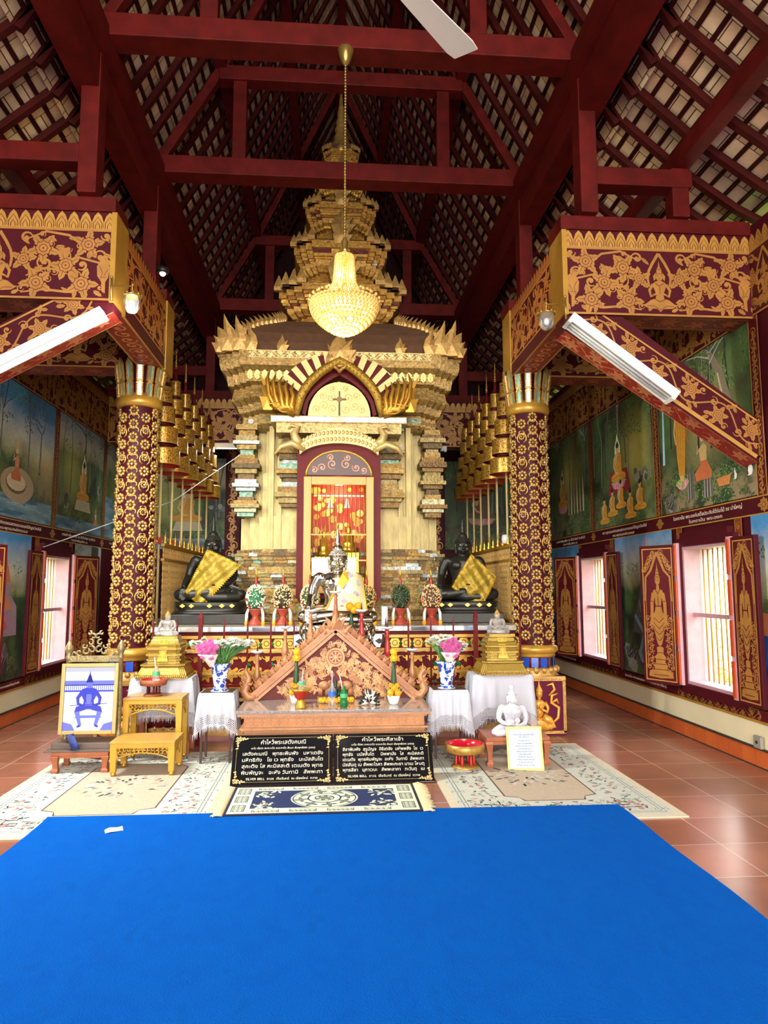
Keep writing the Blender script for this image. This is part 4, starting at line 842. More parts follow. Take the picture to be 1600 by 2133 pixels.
def blockring(mb, w, z0, z1, R, k=.085, jit=.014, bl=.16, sp=.14, pal=None):
    P = redent(w, w*k, 0); n = len(P)
    for i in range(n):
        a, c = P[i], P[(i+1) % n]; L = math.dist(a[:2], c[:2]); m = max(1, round(L/bl)); dx, dy = (c[0]-a[0])/L, (c[1]-a[1])/L; nx, ny = dy, -dx
        if ny > .5: continue
        for j in range(m):
            p, q = L*j/m, L*(j+1)/m-.003; o = R.uniform(0, jit); col = R.choice(SP) if R.random() < sp else R.choice(pal or GC); zz = R.uniform(-.003, .003)
            pts = [(a[0]+dx*u+nx*v, a[1]+dy*u+ny*v) for u, v in ((p, -.03), (q, -.03), (q, o), (p, o))]
            mb.add([(x, y, z-Zs) for z in (z0+zz, z1-.004) for x, y in pts], [(0, 1, 2, 3)[::-1], (4, 5, 6, 7), (0, 1, 5, 4), (1, 2, 6, 5), (2, 3, 7, 6), (3, 0, 4, 7)], col=col)
R = random.Random(11)
# base
b = MB(); bp = [(1.1, 1.36), (1.24, 1.36), (1.24, 1.3), (1.42, 1.3), (1.42, 1.25), (1.93, 1.2)]; loft(b, bp)
for i in range(20): z = 1.1+i*.0425; blockring(b, (1.34, 1.37, 1.38, 1.34, 1.3, 1.33, 1.31, 1.27, 1.25, 1.26, 1.28, 1.31, 1.34, 1.36, 1.33, 1.29, 1.27, 1.3, 1.33, 1.28)[i]-.01, z, z+.045, R)
b.build('stepped_base', 'old_gold', t)
b = MB(); loft(b, [(1.9, 1.24), (2.35, 1.24), (2.35, 1.2), (2.9, 1.2), (2.9, 1.16), (3.5, 1.15)], k=.1); b.build('shrine_body', 'pale_gold', t)
b = MB()
for q in (1, -1):        # raised vertical strips
    b.cut()
    for (x, w_) in ((.74, .05), (.84, .06)):
        b.box(q*x-w_/2, q*x+w_/2, -1.255, -1.1, .84, 2.36)
b.build('pilaster_strips', 'pale_gold', t)
b = MB()                # stacked plates on the corners and beside the door
for q in (1, -1):
    for (xc, hw, yy) in ((.59, .12, -1.36), (1.15, .1, -1.2)):
        b.cut(); z = 2.45 if xc < 1 else 2.35; i = 0
        while z < 3.42:
            o = [.0, .03, .07, .04, .0, -.02, .02, .06, .03][i % 9]; h = R.choice([.05, .06, .045, .07])
            col = R.choice(SP) if R.random() < .2 else R.choice(GC)
            b.box(q*xc-hw-o, q*xc+hw+o, yy-o, -1.0, z-Zs, z+h-Zs-.004, col=col); z += h; i += 1
b.build('mirror_tiled_brackets', 'old_gold', t)
# cornice
b = MB(); cp = [(3.44, 1.17), (3.5, 1.22), (3.62, 1.22), (3.66, 1.27), (3.74, 1.3), (3.8, 1.36), (3.95, 1.33), (3.98, 1.4), (4.1, 1.42), (4.16, 1.48), (4.24, 1.5), (4.34, 1.5)]; loft(b, cp, k=.06)
for z, w_ in ((3.47, 1.2), (3.53, 1.225), (3.72, 1.29)): blockring(b, w_, z, z+.055, R, k=.06, sp=.15, jit=.006)
b.build('cornice', 'old_gold', t)
b = MB(); d = Draw(); thai_vine(d, -1.12, 1.12, 0, .09, S('dcc486'), S('8a6a30'), P=.11)
d.place(b, (0, -1.502, 4.245-Zs), (1, 0, 0), (0, 0, 1), eps=.0008); d = Draw()
for i in range(26): d.leaf(-1.1+i*.088, .0, pi/2, .13, .09, S('d8bc74'), 0, S('94763c'))
d.place(b, (0, -1.432, 3.99-Zs), (1, 0, 0), (0, 0, 1), eps=.0008); b.build('cornice_ornament', 'gilt_relief', t)
# curved lower roof and its flame crests
b = MB(); rp = [(4.34, 1.42), (4.5, 1.34), (4.66, 1.22), (4.82, 1.04), (4.94, .84), (5.0, .74)]
b.rings([[(w_*x, w_*y, z-Zs) for x, y in ((-1, -1), (1, -1), (1, 1), (-1, 1))] for z, w_ in rp]); b.build('curved_roof', 'brown_roof', t)
def flame(mb, p, h, ang=0, lean=.25, w=.5, th=.02, col=(1, 1, 1)):
    """a leaf shaped flame finial standing at p, facing angle ang"""
    M0 = mb.M; mb.M = M0 @ Matrix.Translation(p) @ Matrix.Rotation(ang, 4, 'Z')
    pl = [(-w*.35, 0), (w*.4, 0), (w*.55, .2), (w*.75, .4), (w*.42, .36), (w*.46, .52), (w*.6, .7), (w*.28, .62), (w*.16+lean*.6, .85), (lean*1.2, 1.1), (-w*.05+lean*.3, .84), (-w*.34, .62), (-w*.5, .32)]
    mb.cut(); n = len(pl); f = [(x*h, -th, z*h) for x, z in pl]; g_ = [(x*h, th, z*h) for x, z in pl]; c1 = (0, -th*1.7, .36*h); c2 = (0, th*1.7, .36*h)
    mb.add(f+g_+[c1, c2], [(i, (i+1) % n, 2*n) for i in range(n)]+[(n+(i+1) % n, n+i, 2*n+1) for i in range(n)]+[(i, i+n, (i+1) % n+n, (i+1) % n) for i in range(n)], col=col); mb.M = M0
b = MB()
for q in (1, -1):
    for sy in (-1, 1):
        for i in range(20):
            s_ = i/19*5; k = min(int(s_), 4); f_ = s_-k; z = rp[k][0]*(1-f_)+rp[k+1][0]*f_; w_ = rp[k][1]*(1-f_)+rp[k+1][1]*f_
            if i > 2: flame(b, (q*w_, sy*w_, z-Zs-.01), .13, 0 if q > 0 else pi, .35, .5, .018)
    for (x, y, h) in ((1.46, -1.38, .3), (1.36, -1.44, .42), (1.22, -1.47, .4), (1.08, -1.48, .3), (1.46, -1.2, .3)): flame(b, (q*x, y, 4.33-Zs), h, 0 if q > 0 else pi, .12, .5, .025)
    flame(b, (q*.72, -1.44, 4.34-Zs), .2, 0, 0, .62, .02)
b.build('flame_finials', 'leaf_gold', t)
# upper tiers
tiers_ = [(5.0, .58, 5.5, .84), (5.62, .44, 6.2, .65), (6.34, .32, 6.84, .5), (6.95, .2, 7.4, .36), (7.46, .12, 7.8, .26)]
for i, (za, wa, zb, wb) in enumerate(tiers_):
    h = zb-za; b = MB(); loft(b, [(za-.12, wa*1.15), (za, wa*1.1), (za+h*.3, wa*1.05), (za+h*.34, wa*1.15), (za+h*.45, wb*.86), (za+h*.62, wb*.88), (za+h*.64, wb*.94), (za+h*.8, wb*.95), (za+h*.82, wb), (zb, wb)], k=.13, col=S('a87a2c'))
    for k in range(4): blockring(b, wb*(.78+.06*k), za+h*(.32+.13*k), za+h*(.43+.13*k), R, k=.13, jit=.006, bl=.3, sp=.02, pal=GT)
    o = b.build('upper_tier', 'old_gold', t)
    b = MB(); b.rings([[(w_*x, w_*y, z-Zs) for x, y in ((-1, -1), (1, -1), (1, 1), (-1, 1))] for z, w_ in ((zb-.01, wb*.93), (zb+.06, wb*.8), (zb+.14, wb*.62))]); b.build('tier_roof', 'brown_roof', o)
    b = MB()
    for q in (1, -1):
        for (x, y) in ((1, -.66), (.88, -.8), (.75, -.9), (.62, -1), (1, .66)): b.cut(); b.rings([[(q*wb*x+e*.045*wb/.6*ex, wb*y+e*.03*ey, z) for ex, ey in ((-1, -1), (1, -1), (1, 1), (-1, 1))] for z, e in ((zb-Zs-.01, 1), (zb-Zs+.05, 1), (zb-Zs+.13*wb/.6+.03, .1))])
    b.build('corner_spike', 'leaf_gold', o)
    b = MB(); flame(b, (0, -wb*.97, zb-Zs-.04), .3*wb/.6, 0, 0, .7, .02); flame(b, (0, -wb-.01, za-Zs+.02), .42*wb/.6, 0, 0, .8, .03); b.build('niche_ornament', 'leaf_gold', o)
b = MB(); b.lathe([(.2, 7.78-Zs), (.22, 7.86-Zs), (.17, 7.9-Zs), (.15, 8.0-Zs), (.1, 8.08-Zs), (.12, 8.12-Zs), (.08, 8.18-Zs), (.1, 8.24-Zs), (.07, 8.32-Zs), (.08, 8.36-Zs), (.05, 8.46-Zs), (.06, 8.5-Zs), (.03, 8.65-Zs), (.006, 9.1-Zs)], n=20); b.build('spire', 'leaf_gold', t)
# doorway
DX, DY = -.02, -1.62
def dm(): m_ = MB(); m_.M = Matrix.Translation((DX, 0, -Zs)); return m_
b = dm()
for q in (1, -1): b.box(*sorted((q*.41, q*.49)), DY+.02, -1.2, 1.36, 3.05)
b.prism([(.488*cos(a), 3.05+.31*sin(a)) for a in [pi-k*pi/16 for k in range(17)]]+[(.41, 2.79), (-.41, 2.79)], DY+.021, -1.2); b.box(-.41, .41, DY+.02, -1.2, 1.36, 1.42); b.build('door_surround', 'red_lacquer', t)
b = dm(); b.prism([(.37*cos(a), 2.8+.28*sin(a)) for a in [k*pi/16 for k in range(17)]], DY+.005, DY+.03); ty = b.build('tympanum', mat('tympanum_red', '3c1414', .4), t)
d = Draw(); [(d.scroll(q*x, z, r, q*a, q, 1.4, .012, S('9a5a44'), 0)) for q in (1, -1) for x, z, r, a in ((.08, .12, .06, 1), (.2, .08, .05, 2.5), (.29, .05, .04, 4), (.1, .2, .04, 3))]; b = dm(); d.place(b, (0, DY+.004, 2.81), (1, 0, 0), (0, 0, 1)); b.build('scroll_ornament', 'gilt_relief', ty)
b = dm(); b.tube([(.385*cos(a), DY+.01, 2.79+.3*sin(a)) for a in [k*pi/18 for k in range(19)]], .016, n=6); b.build('arch_rim', 'gold_paint', t)
b = dm(); 
for (x0, x1, z0, z1) in ((-.41, -.32, 1.42, 2.78), (.32, .41, 1.42, 2.78), (-.32, .32, 2.68, 2.78), (-.32, .32, 1.42, 1.5)): b.box(x0, x1, DY-.02, DY+.03, z0, z1)
dr = b.build('door_frame', mat('door_gold', 'b8863c', .4, metal=.1), t, bevel=.006)
for k in range(13):
    x = -.3+k*.05; b = dm(); b.tube([(x, DY+.02, 1.48), (x, DY+.02, 2.7)], .006, n=6); b.build('gate_bar', mat('bar_gold', '8a6a30', .35, metal=.6), t)
for z in (2.1, 1.8): b = dm(); b.box(-.32, .32, DY+.01, DY+.03, z-.008, z+.008); b.build('gate_rail', 'bar_gold', t)
b = dm(); b.box(-.42, .42, -1.3, -1.26, 1.42, 2.78); nb = b.build('niche_back', mat('niche_red', 'b8301c', .6), t)
d = Draw(); R2 = random.Random(8)
for k in range(60): d.disc(R2.uniform(-.32, .32), R2.uniform(.35, 1.24), R2.uniform(.025, .05), R2.choice([S('f0b838'), S('e09a28'), S('ffd870')]), k % 4, 7)
for k in range(8): d.stroke([(-.3+.09*k, 0), (-.27+.09*k, .4), (-.3+.09*k, .9)], .02, .01, S('c98a28'), 5)
b = dm(); d.place(b, (0, -1.302, 1.45), (1, 0, 0), (0, 0, 1), clip=(-.33, .33, 0, 1.3)); b.build('painted_blossom', 'paint', nb)
b = dm()     # small gilded images inside
for x, z, s_ in ((-.17, 1.85, .9), (.12, 1.9, 1.15), (-.02, 1.6, 1)): b.lathe([(.1*s_, 0), (.11*s_, .05), (.07*s_, .07), (.09*s_, .1), (.055*s_, .13), (.06*s_, .2), (.02*s_, .23), (.032*s_, .26), (.02*s_, .3), (.003, .36)], c=(x, -1.42, z), n=12)
b.box(-.3, .3, -1.5, -1.32, 1.44, 1.6); b.box(-.28, -.06, -1.44, -1.3, 1.6, 1.85); b.box(.0, .24, -1.44, -1.3, 1.6, 1.9); b.build('small_gilded_images', 'bright_gold', t)
b = dm()
for x in (-.1, .1): b.lathe([(.002, .12), (.015, .11), (.025, .05), (.045, 0)], c=(x, -1.5, 2.42), n=10)
b.box(-.3, .3, -1.5, -1.48, 2.56, 2.58); b.build('white_bells', 'white_plaster', t)
b = dm(); b.box(-.31, -.09, DY-.03, DY-.022, 1.62, 1.83, col=S('b8808c')); b.box(.0, .2, DY-.03, DY-.022, 1.64, 1.83, col=S('a0a8b8')); b.build('paper_notices', 'jewel', t)
ld = bpy.data.lights.new('niche_lamp', 'POINT'); ld.energy = 3; ld.color = (1, .72, .4); ld.shadow_soft_size = .05; lo_ = bpy.data.objects.new('niche_lamp', ld); COL.objects.link(lo_); lo_.parent = t; lo_.location = (DX, -1.5, 2.66-Zs)
# arches over the door
b = dm(); y0 = DY-.03
b.box(-.8, .8, DY-.02, -1.2, 3.42, 3.5, col=S('a58a50')); b.box(-.74, .74, DY+.0, -1.2, 3.3, 3.42, col=S('b09860')); b.build('lintel', 'old_gold', t)
b = MB(); b.M = Matrix.Translation((DX, 0, -Zs)); R = random.Random(3); x = -.8
while x < .78:
    l = R.uniform(.15, .3); b.box(x, min(x+l, .8)-.005, DY-.03, DY-.02, 3.43, 3.49, col=R.choice([S('7a84a0'), S('a8acb4'), S('5a6070'), S('988a74')])); x += l
b.build('mirror_strip', 'jewel', t)
b = dm(); A = [k*pi/20 for k in range(21)]
b.prism([(.37*cos(a), 3.5+.42*sin(a)) for a in A], DY, -1.3); pn = b.build('pediment_panel', mat('panel_cream', 'dcbf7c', .45, metal=.2), t)
d = Draw(); R = random.Random(6)
for q in (1, -1):
    for x, z, r in ((.08, .08, .06), (.18, .12, .06), (.27, .08, .05), (.1, .22, .06), (.2, .24, .05), (.08, .33, .04)): d.scroll(q*x, z, r, q*z*20, q, 1.5, .011, S('8a6a30'), 0)
d.stroke([(0, .0), (0, .3)], .025, .02, S('3a2c14'), 2); d.stroke([(-.08, .2), (.08, .2)], .025, .025, S('3a2c14'), 2); d.disc(0, .2, .035, S('5a4420'), 3)
b = dm(); d.place(b, (0, DY-.001, 3.51), (1, 0, 0), (0, 0, 1)); b.build('scroll_ornament', 'gilt_relief', pn)
def archpath(w, h, pw, n=24): return [(w*cos(pi*k/n)*1, h*(abs(sin(pi*k/n))**pw)) for k in range(n+1)]
def ap(w, z0, h, n=24):   # pointed (ogee) arch
    out = []
    for k in range(n+1):
        u = -1+2*k/n; out.append((-w*u, z0+h*(sqrt(max(0, 1-u*u))*.8+.2*(1-abs(u))**2.)))
    return out
b = dm()
b.rings([[(x, DY-.02, z), (x, -1.4, z), (x*1.1, -1.4, z+.03), (x*1.1, DY-.02, z+.03)] for x, z in ap(.4, 3.5, .5)]); b.build('inner_arch', 'red_lacquer', t)
b = dm(); P = ap(.5, 3.5, .66); b.tube([(x, DY-.07, z) for x, z in P], [.035]+[.055]*(len(P)-2)+[.035], n=10)
for k, (x, z) in enumerate(P[1:-1]):
    for e in (-.03, 0, .03): b.sph((x*(1+e), DY-.12, z+e), .012, 5, 3)
b.build('scaled_arch', mat('naga_scale', 'b08a34', .35, metal=.6, bump=.8, bscale=90), t)
b = dm(); c_ = MB(); c_.M = b.M
for q in (1, -1):
    for k in range(5):
        b.cut(); a = radians(38+k*10); r0, r1 = .62, .86-.0*k; x0, z0 = q*r0*cos(a)*.95, 3.45+r0*sin(a); x1, z1 = q*r1*cos(a)*.95, 3.45+r1*sin(a)
        b.bar((x0, DY+.04, z0), (x1, DY+.04, z1), .06, .075)
    c_.prism([(q*.3, 3.8), (q*.62, 3.75), (q*.66, 3.98), (q*.5, 4.15), (q*.12, 4.3), (0, 4.05)], DY+.05, -1.3)
b.build('fan_ribs', mat('rib_gold', 'd0b070', .4, metal=.4, bump=.3), t); c_.build('fan_ground', 'red_lacquer', t)
b = dm(); b.M = b.M @ Matrix.Translation((0, DY-.06, 0))
flame(b, (0, 0, 4.12), .42, 0, 0, .62, .04)
for q in (1, -1): flame(b, (q*.09, 0, 4.1), .24, 0, q*.2, .6, .03)
b.tube([(.09*cos(a), -.02, 4.18+.09*sin(a)) for a in [k*pi/6 for k in range(13)]], .02, n=6)
for q in (1, -1): b.tube([(q*.02, -.02, 4.02), (q*-.09, -.03, 4.1), (q*-.11, -.02, 4.2), (q*-.04, -.02, 4.28)], .022, n=6)
b.build('crest_leaf', 'leaf_gold', t)
for q in (1, -1):
    b = dm(); b.M = b.M @ Matrix.Translation((q*.66, DY-.05, 3.5))
    for k in range(5):
        x = q*(-.14+.07*k); b.tube([(q*-.14, 0, .02), (x*.7, -.02, .1), (x+q*.02, -.03, .22), (x+q*.05, -.02, .3+.03*k), (x+q*.02, -.01, .38+.035*k)], [.05, .045, .032, .025, .006], n=7)
    for k in range(4): b.tube([(q*-.16, -.03, .02+.05*k), (q*(.0+.05*k), -.06, .02+.03*k), (q*(.15+.02*k), -.03, .1+.08*k)], .014, n=5)
    flame(b, (q*.17, 0, .05), .4, 0 if q > 0 else pi, .25, .35, .03); b.build('naga_heads', mat('naga_gold', 'b8862c', .35, metal=.6, bump=.3, bscale=80), t)
b = dm(); b.rings([[(x, DY-.06, z), (x, DY+.05, z), (x*1.02, DY+.05, z+.19-.14*abs(x)), (x*1.02, DY-.06, z+.19-.14*abs(x))] for x, z in [(-.46+.046*k, 2.97+.2*sqrt(max(0, 1-((k-10)/10.5)**2))) for k in range(21)]])
for k in range(1, 20):
    for e in (.05, .13): b.sph(((-.46+.046*k), DY-.062, 2.97+.2*sqrt(max(0, 1-((k-10)/10.5)**2))+e), (.02, .012, .026), 7, 5)
for q in (1, -1):
    b.tube([(q*.44, DY-.04, 3.16), (q*.5, DY-.04, 3.2), (q*.53, DY-.04, 3.28), (q*.48, DY-.04, 3.36), (q*.56, DY-.04, 3.38), (q*.6, DY-.04, 3.33)], [.05, .06, .05, .03, .02, .006], n=8)
    b.tube([(q*.4, DY-.05, 3.08), (q*.55, DY-.07, 3.16), (q*.68, DY-.06, 3.12), (q*.76, DY-.05, 3.02)], [.03, .045, .035, .012], n=8)
b.build('curved_lintel', 'rib_gold', t)
# ------------------------------------------------------------------ tiered ceremonial umbrellas
def umbrella(loc, label, group):
    t = thing('tiered_umbrella', label, 'umbrella', loc, group=group)
    b = MB(); b.tube([(0, 0, 0), (0, 0, 2.0)], .014, n=8); b.build('pole', 'cream_pole', t)
    z = 1.77; H = .185; gap = .055
    for i, r in enumerate((.2, .17, .135, .1, .065)):
        b = MB(); b.lathe([(r, z), (r*.985, z+H)], n=28, caps=False); tr = b.build('tier', 'filigree', t)
        b = MB(); b.lathe([(r*.96, z+.005), (r*.95, z+H-.005), (.01, z+H-.01)], n=24, caps=False); b.build('tier_lining', 'inner_red', tr)
        b = MB(); b.lathe([(r*1.02, z), (r*1.02, z+.014)], n=28, caps=False); b.cut(); b.lathe([(r*1.01, z+H-.012), (r*1.0, z+H), (r*.3, z+H)], n=28, caps=False); b.build('tier_rim', 'gold_paint', tr)
        b = MB(); b.lathe([(.05, z+H), (r*.62, z+H+.02), (r*.62, z+H+gap)], n=16, caps=False); b.build('tier_neck', 'maroon', tr); z += H+gap
    b = MB(); b.lathe([(.025, z-.02), (.018, z+.12)], n=10); b.build('spire_stem', 'red_lacquer', t)
    b = MB(); k = 0; zz = z+.1; rr = .02
    while k < 7: b.lathe([(rr*.5, zz), (rr, zz+.012), (rr*.5, zz+.035)], n=8); zz += .033; rr *= .85; k += 1
    b.lathe([(.006, zz-.01), (.001, zz+.05)], n=6); b.build('spire', 'gold_paint', t)
    b = MB(); R = random.Random(4)
    for k in range(6): a = R.uniform(0, 6.3); b.add([(0, -.016, .9), (.07*cos(a), -.03-.03*sin(a)**2, .9+.07*sin(a)), (.09*cos(a+.5), -.03, .9+.09*sin(a+.5)-.03)], [(0, 1, 2)])
    b.lathe([(.018, .88), (.022, .9), (.018, .92)], n=8); b.build('red_ribbon', mat('ribbon', 'd9401c', .6), t)
    return t
ord_ = ['nearest the round column', 'second from the front', 'third from the front', 'fourth from the front', 'fifth from the front', 'farthest back']
u0 = None
for side, X, Ys in (('left', -1.93, (7.95, 8.52, 9.1, 9.68, 10.26, 10.84)), ('right', 2.13, (8.3, 8.8, 9.3, 9.8, 10.3, 10.8))):
    for i, y in enumerate(Ys):
        lb = 'gold five tiered umbrella on a pole, row left of the shrine, %s' % ord_[i] if side == 'left' else 'gold five tiered umbrella on a pole, row right of the shrine, %s' % ord_[i]
        if u0 is None: u0 = umbrella((X, y, 1.1), lb, 'tiered umbrellas beside the shrine')
        else: dup(u0, (X, y, 1.1), i*.7, lb)
# ------------------------------------------------------------------ gilded side railings with beaded bars
def railing(X, label):
    t = thing('gilded_railing', label, 'railing', (X, 7.75, 1.1)); n = 48; L = 3.0
    b = MB(); b.lathe([(.009, 0)]+[((.012 if k % 2 else .005), .03+k*.034) for k in range(24)]+[(.006, .86)], n=6); b0 = b.build('beaded_bar', 'leaf_gold', t)
    for k in range(1, n): c = b0.copy(); COL.objects.link(c); c.parent = t; c.location = (0, L*k/n, 0)
    for z in (.02, .7, .86): b = MB(); b.box(-.02, .02, -.03, L, z-.014, z+.014); b.build('rail', 'gold_paint', t)
    for k in range(12):
        b = MB(); b.lathe([(.02, 0), (.028, .02), (.01, .05), (.018, .07), (.008, .1), (.002, .17)], c=(0, .06+k*L/12, .87), n=8); b.build('spike_finial', 'bright_gold', t)
    return t
railing(-1.83, 'gilded railing of beaded bars behind the black seated statue on the left')
railing(2.01, 'gilded railing of beaded bars behind the black seated statue on the right')
# ------------------------------------------------------------------ seated statues
mat('crystal', 'f2f0ee', .06, trans=.85, ior=1.4); mat('marble_white', 'c4c2ca', .4, noise=.04)
mat('satin_cream', 'd9c79a', .35, metal=.2, bump=.2, bscale=50); mat('black_hair', '1a1a1c', .5, noise=.2)
def head_parts(b, z, k=1.):
    """head around height z, facing -y"""
    b.sph((0, 0, z), (.074*k, .084*k, .098*k), 20, 14); b.sph((0, -.02*k, z-.045*k), (.055*k, .06*k, .055*k), 16, 10)
    b.tube([(0, -.08*k, z+.02*k), (0, -.093*k, z-.012*k), (0, -.1*k, z-.03*k), (0, -.085*k, z-.036*k)], [.006*k, .009*k, .014*k, .01*k], n=8)
    for q in (1, -1):
        b.sph((q*.03*k, -.072*k, z+.008*k), (.018*k, .014*k, .008*k), 10, 6); b.tube([(q*.008*k, -.083*k, z+.026*k), (q*.03*k, -.08*k, z+.036*k), (q*.056*k, -.06*k, z+.026*k)], .006*k, n=6)
        b.sph((q*.045*k, -.055*k, z-.035*k), (.022*k, .02*k, .026*k), 10, 8)
        b.tube([(q*.073*k, .0, z+.04*k), (q*.083*k, .0, z+.01*k), (q*.08*k, .0, z-.04*k), (q*.074*k, -.002, z-.085*k)], [.01*k, .015*k, .012*k, .01*k], n=8)
    b.tube([(-.024*k, -.078*k, z-.057*k), (0, -.087*k, z-.055*k), (.024*k, -.078*k, z-.057*k)], [.005*k, .009*k, .005*k], n=8); b.tube([(-.018*k, -.077*k, z-.068*k), (0, -.084*k, z-.07*k), (.018*k, -.077*k, z-.068*k)], [.004*k, .008*k, .004*k], n=8)
def hand(b, w, d, up, side, L=.15, curl=.25, th=1):
    """palm at w, fingers along d; side = direction towards the thumb"""
    w = Vector(w); d = Vector(d).normalized(); side = Vector(side); side = (side-d*side.dot(d)).normalized(); up = Vector(up); up = (up-d*up.dot(d)-side*up.dot(side)).normalized()
    for k in range(4):
        o = w+d*L*.38+side*(L*.2-k*L*.135); b.tube([tuple(w+side*(L*.1-k*L*.07)), tuple(o)], [L*.13, L*.11], n=7)
        l = L*(.52, .6, .56, .44)[k]; p1 = o+d*l*.45-up*curl*l*.1; p2 = p1+(d-up*curl*.6).normalized()*l*.32; p3 = p2+(d-up*curl*1.4).normalized()*l*.25
        b.tube([tuple(o), tuple(p1), tuple(p2), tuple(p3)], [L*.075, L*.068, L*.06, L*.04], n=7)
    p = w+side*L*.2; b.tube([tuple(p-side*L*.08), tuple(p+side*L*.16+d*L*.16), tuple(p+side*L*.2+d*L*.36), tuple(p+side*L*.17+d*L*.5)], [L*.1, L*.085, L*.07, L*.045], n=7)
def buddha_body(m, parent, pose='earth', voxel=.0075, face=None):
    b = MB()
    ring = lambda z, rx, ry, cy=.01: [(rx*cos(a), cy+ry*sin(a), z) for a in [k*pi/12 for k in range(24)]]
    b.rings([ring(.03, .17, .14, .03), ring(.12, .165, .135, .03), ring(.2, .14, .115, .02), ring(.27, .13, .105), ring(.34, .15, .11), ring(.42, .178, .12), ring(.48, .185, .11), ring(.52, .15, .085), ring(.545, .085, .065)])
    for q in (1, -1):
        b.sph((q*.075, -.06, .43), (.075, .06, .06), 14, 10); b.sph((q*.185, .01, .485), (.068, .062, .06), 14, 10)
        b.tube([(q*.08, .06, .09), (q*.24, -.02, .095), (q*.34, -.11, .085)], [.12, .098, .074], n=14); b.sph((q*.345, -.12, .083), (.074, .074, .068), 12, 8)
    b.tube([(.34, -.14, .06), (.2, -.2, .055), (0, -.215, .055), (-.16, -.17, .065)], [.06, .058, .052, .042], n=12)
    b.tube([(-.34, -.14, .06), (-.2, -.2, .085), (0, -.21, .11), (.17, -.15, .12)], [.06, .062, .054, .044], n=12)
    b.tube([(.13, -.17, .13), (.21, -.12, .135), (.27, -.08, .13)], [.036, .036, .022], n=10)
    b.tube([(0, .01, .52), (0, .005, .6)], [.062, .052], n=14)
    for z in (.55, .568): b.tube([(.057*cos(a), .005+.057*sin(a), z) for a in [k*pi/8 for k in range(17)]], .006, n=5)
    head_parts(b, .665, 1.12)
    # left arm (viewer's right), resting in the lap
    b.tube([(.2, .01, .49), (.24, .015, .39), (.255, .0, .29)], [.06, .054, .047], n=12); b.tube([(.255, .0, .29), (.2, -.1, .22), (.08, -.17, .185)], [.047, .041, .03], n=12)
    hand(b, (.07, -.18, .185), (-1, -.1, 0), (0, .2, 1), (0, -1, .2), .14, -.2)
    if pose == 'earth':
        b.tube([(-.2, .01, .49), (-.25, .01, .39), (-.27, -.02, .29)], [.06, .054, .047], n=12); b.tube([(-.27, -.02, .29), (-.285, -.12, .22), (-.295, -.185, .165)], [.047, .04, .029], n=12)
        hand(b, (-.3, -.2, .15), (0, -.25, -1), (0, -1, .2), (1, 0, 0), .15, .05)
    else:
        b.tube([(-.2, .01, .49), (-.24, .015, .39), (-.255, .0, .29)], [.06, .054, .047], n=12); b.tube([(-.255, .0, .29), (-.2, -.1, .24), (-.08, -.18, .215)], [.047, .041, .03], n=12)
        hand(b, (-.07, -.19, .215), (1, -.1, 0), (0, .2, 1), (0, -1, .2), .14, -.2)
    return organic(b, 'body', m, parent, voxel, 3)
def buddha_hair(m, parent, knob='flame', curls=True):
    b = MB(); z = .655; n = 18
    b.sph((0, .012, z+.018), (.082, .086, .092), 20, 12); b.sph((0, .012, z+.1), (.045, .045, .042), 14, 10)
    # keep the face free: the cap only covers above and behind
    keep = []
    o = MB()
    if curls:
        for i in range(9):
            t = radians(78-i*11); 
            for j in range(26):
                a = 2*pi*j/26+.12*(i % 2); x, y, zz = .083*cos(t)*cos(a), .012+.087*cos(t)*sin(a), z+.018+.093*sin(t)
                if y < -.0 and zz < z+.052: continue
                o.sph((x, y, zz), (.0095,)*3, 5, 3)
        for i in range(4):
            for j in range(12): a = 2*pi*j/12; t = radians(10+i*22); o.sph((.046*cos(t)*cos(a), .012+.046*cos(t)*sin(a), z+.1+.044*sin(t)), (.009,)*3, 5, 3)
    cap_ = MB(); R = []
    for i in range(9):
        t = i/8; zz = z+.05+t*.062; r = .0835*sqrt(max(0.03, 1-((zz-z-.012)/.104)**2)); R.append([(r*cos(2*pi*j/20), .01+r*1.05*sin(2*pi*j/20), zz) for j in range(20)])
    o.rings(R, smooth=True)
    R = []
    for i in range(7):      # back of the head
        t = i/6; zz = z-.06+t*.115; r = .0815; R.append([(r*cos(pi*j/12), .006+r*1.06*sin(pi*j/12), zz) for j in range(13)])
    o.rings(R, smooth=True, caps=False, close=False)
    o.lathe([(.046, z+.09), (.05, z+.105), (.046, z+.13), (.03, z+.145), (.012, z+.15)], c=(0, .012, 0), n=16)
    if knob == 'flame': o.lathe([(.02, z+.14), (.032, z+.16), (.02, z+.175), (.026, z+.2), (.016, z+.225), (.017, z+.245), (.008, z+.29), (.002, z+.345)], c=(0, .012, 0), n=12)
    elif knob == 'knot': o.lathe([(.042, z+.12), (.044, z+.18), (.036, z+.186), (.036, z+.2), (.01, z+.205)], c=(0, .012, 0), n=16)
    else: o.lathe([(.02, z+.14), (.012, z+.17), (.002, z+.2)], c=(0, .012, 0), n=12)
    o.v = [(x*1.12, y*1.12, (zz-.655)*1.12+.665) for x, y, zz in o.v]
    return o.build('hair', m, parent)
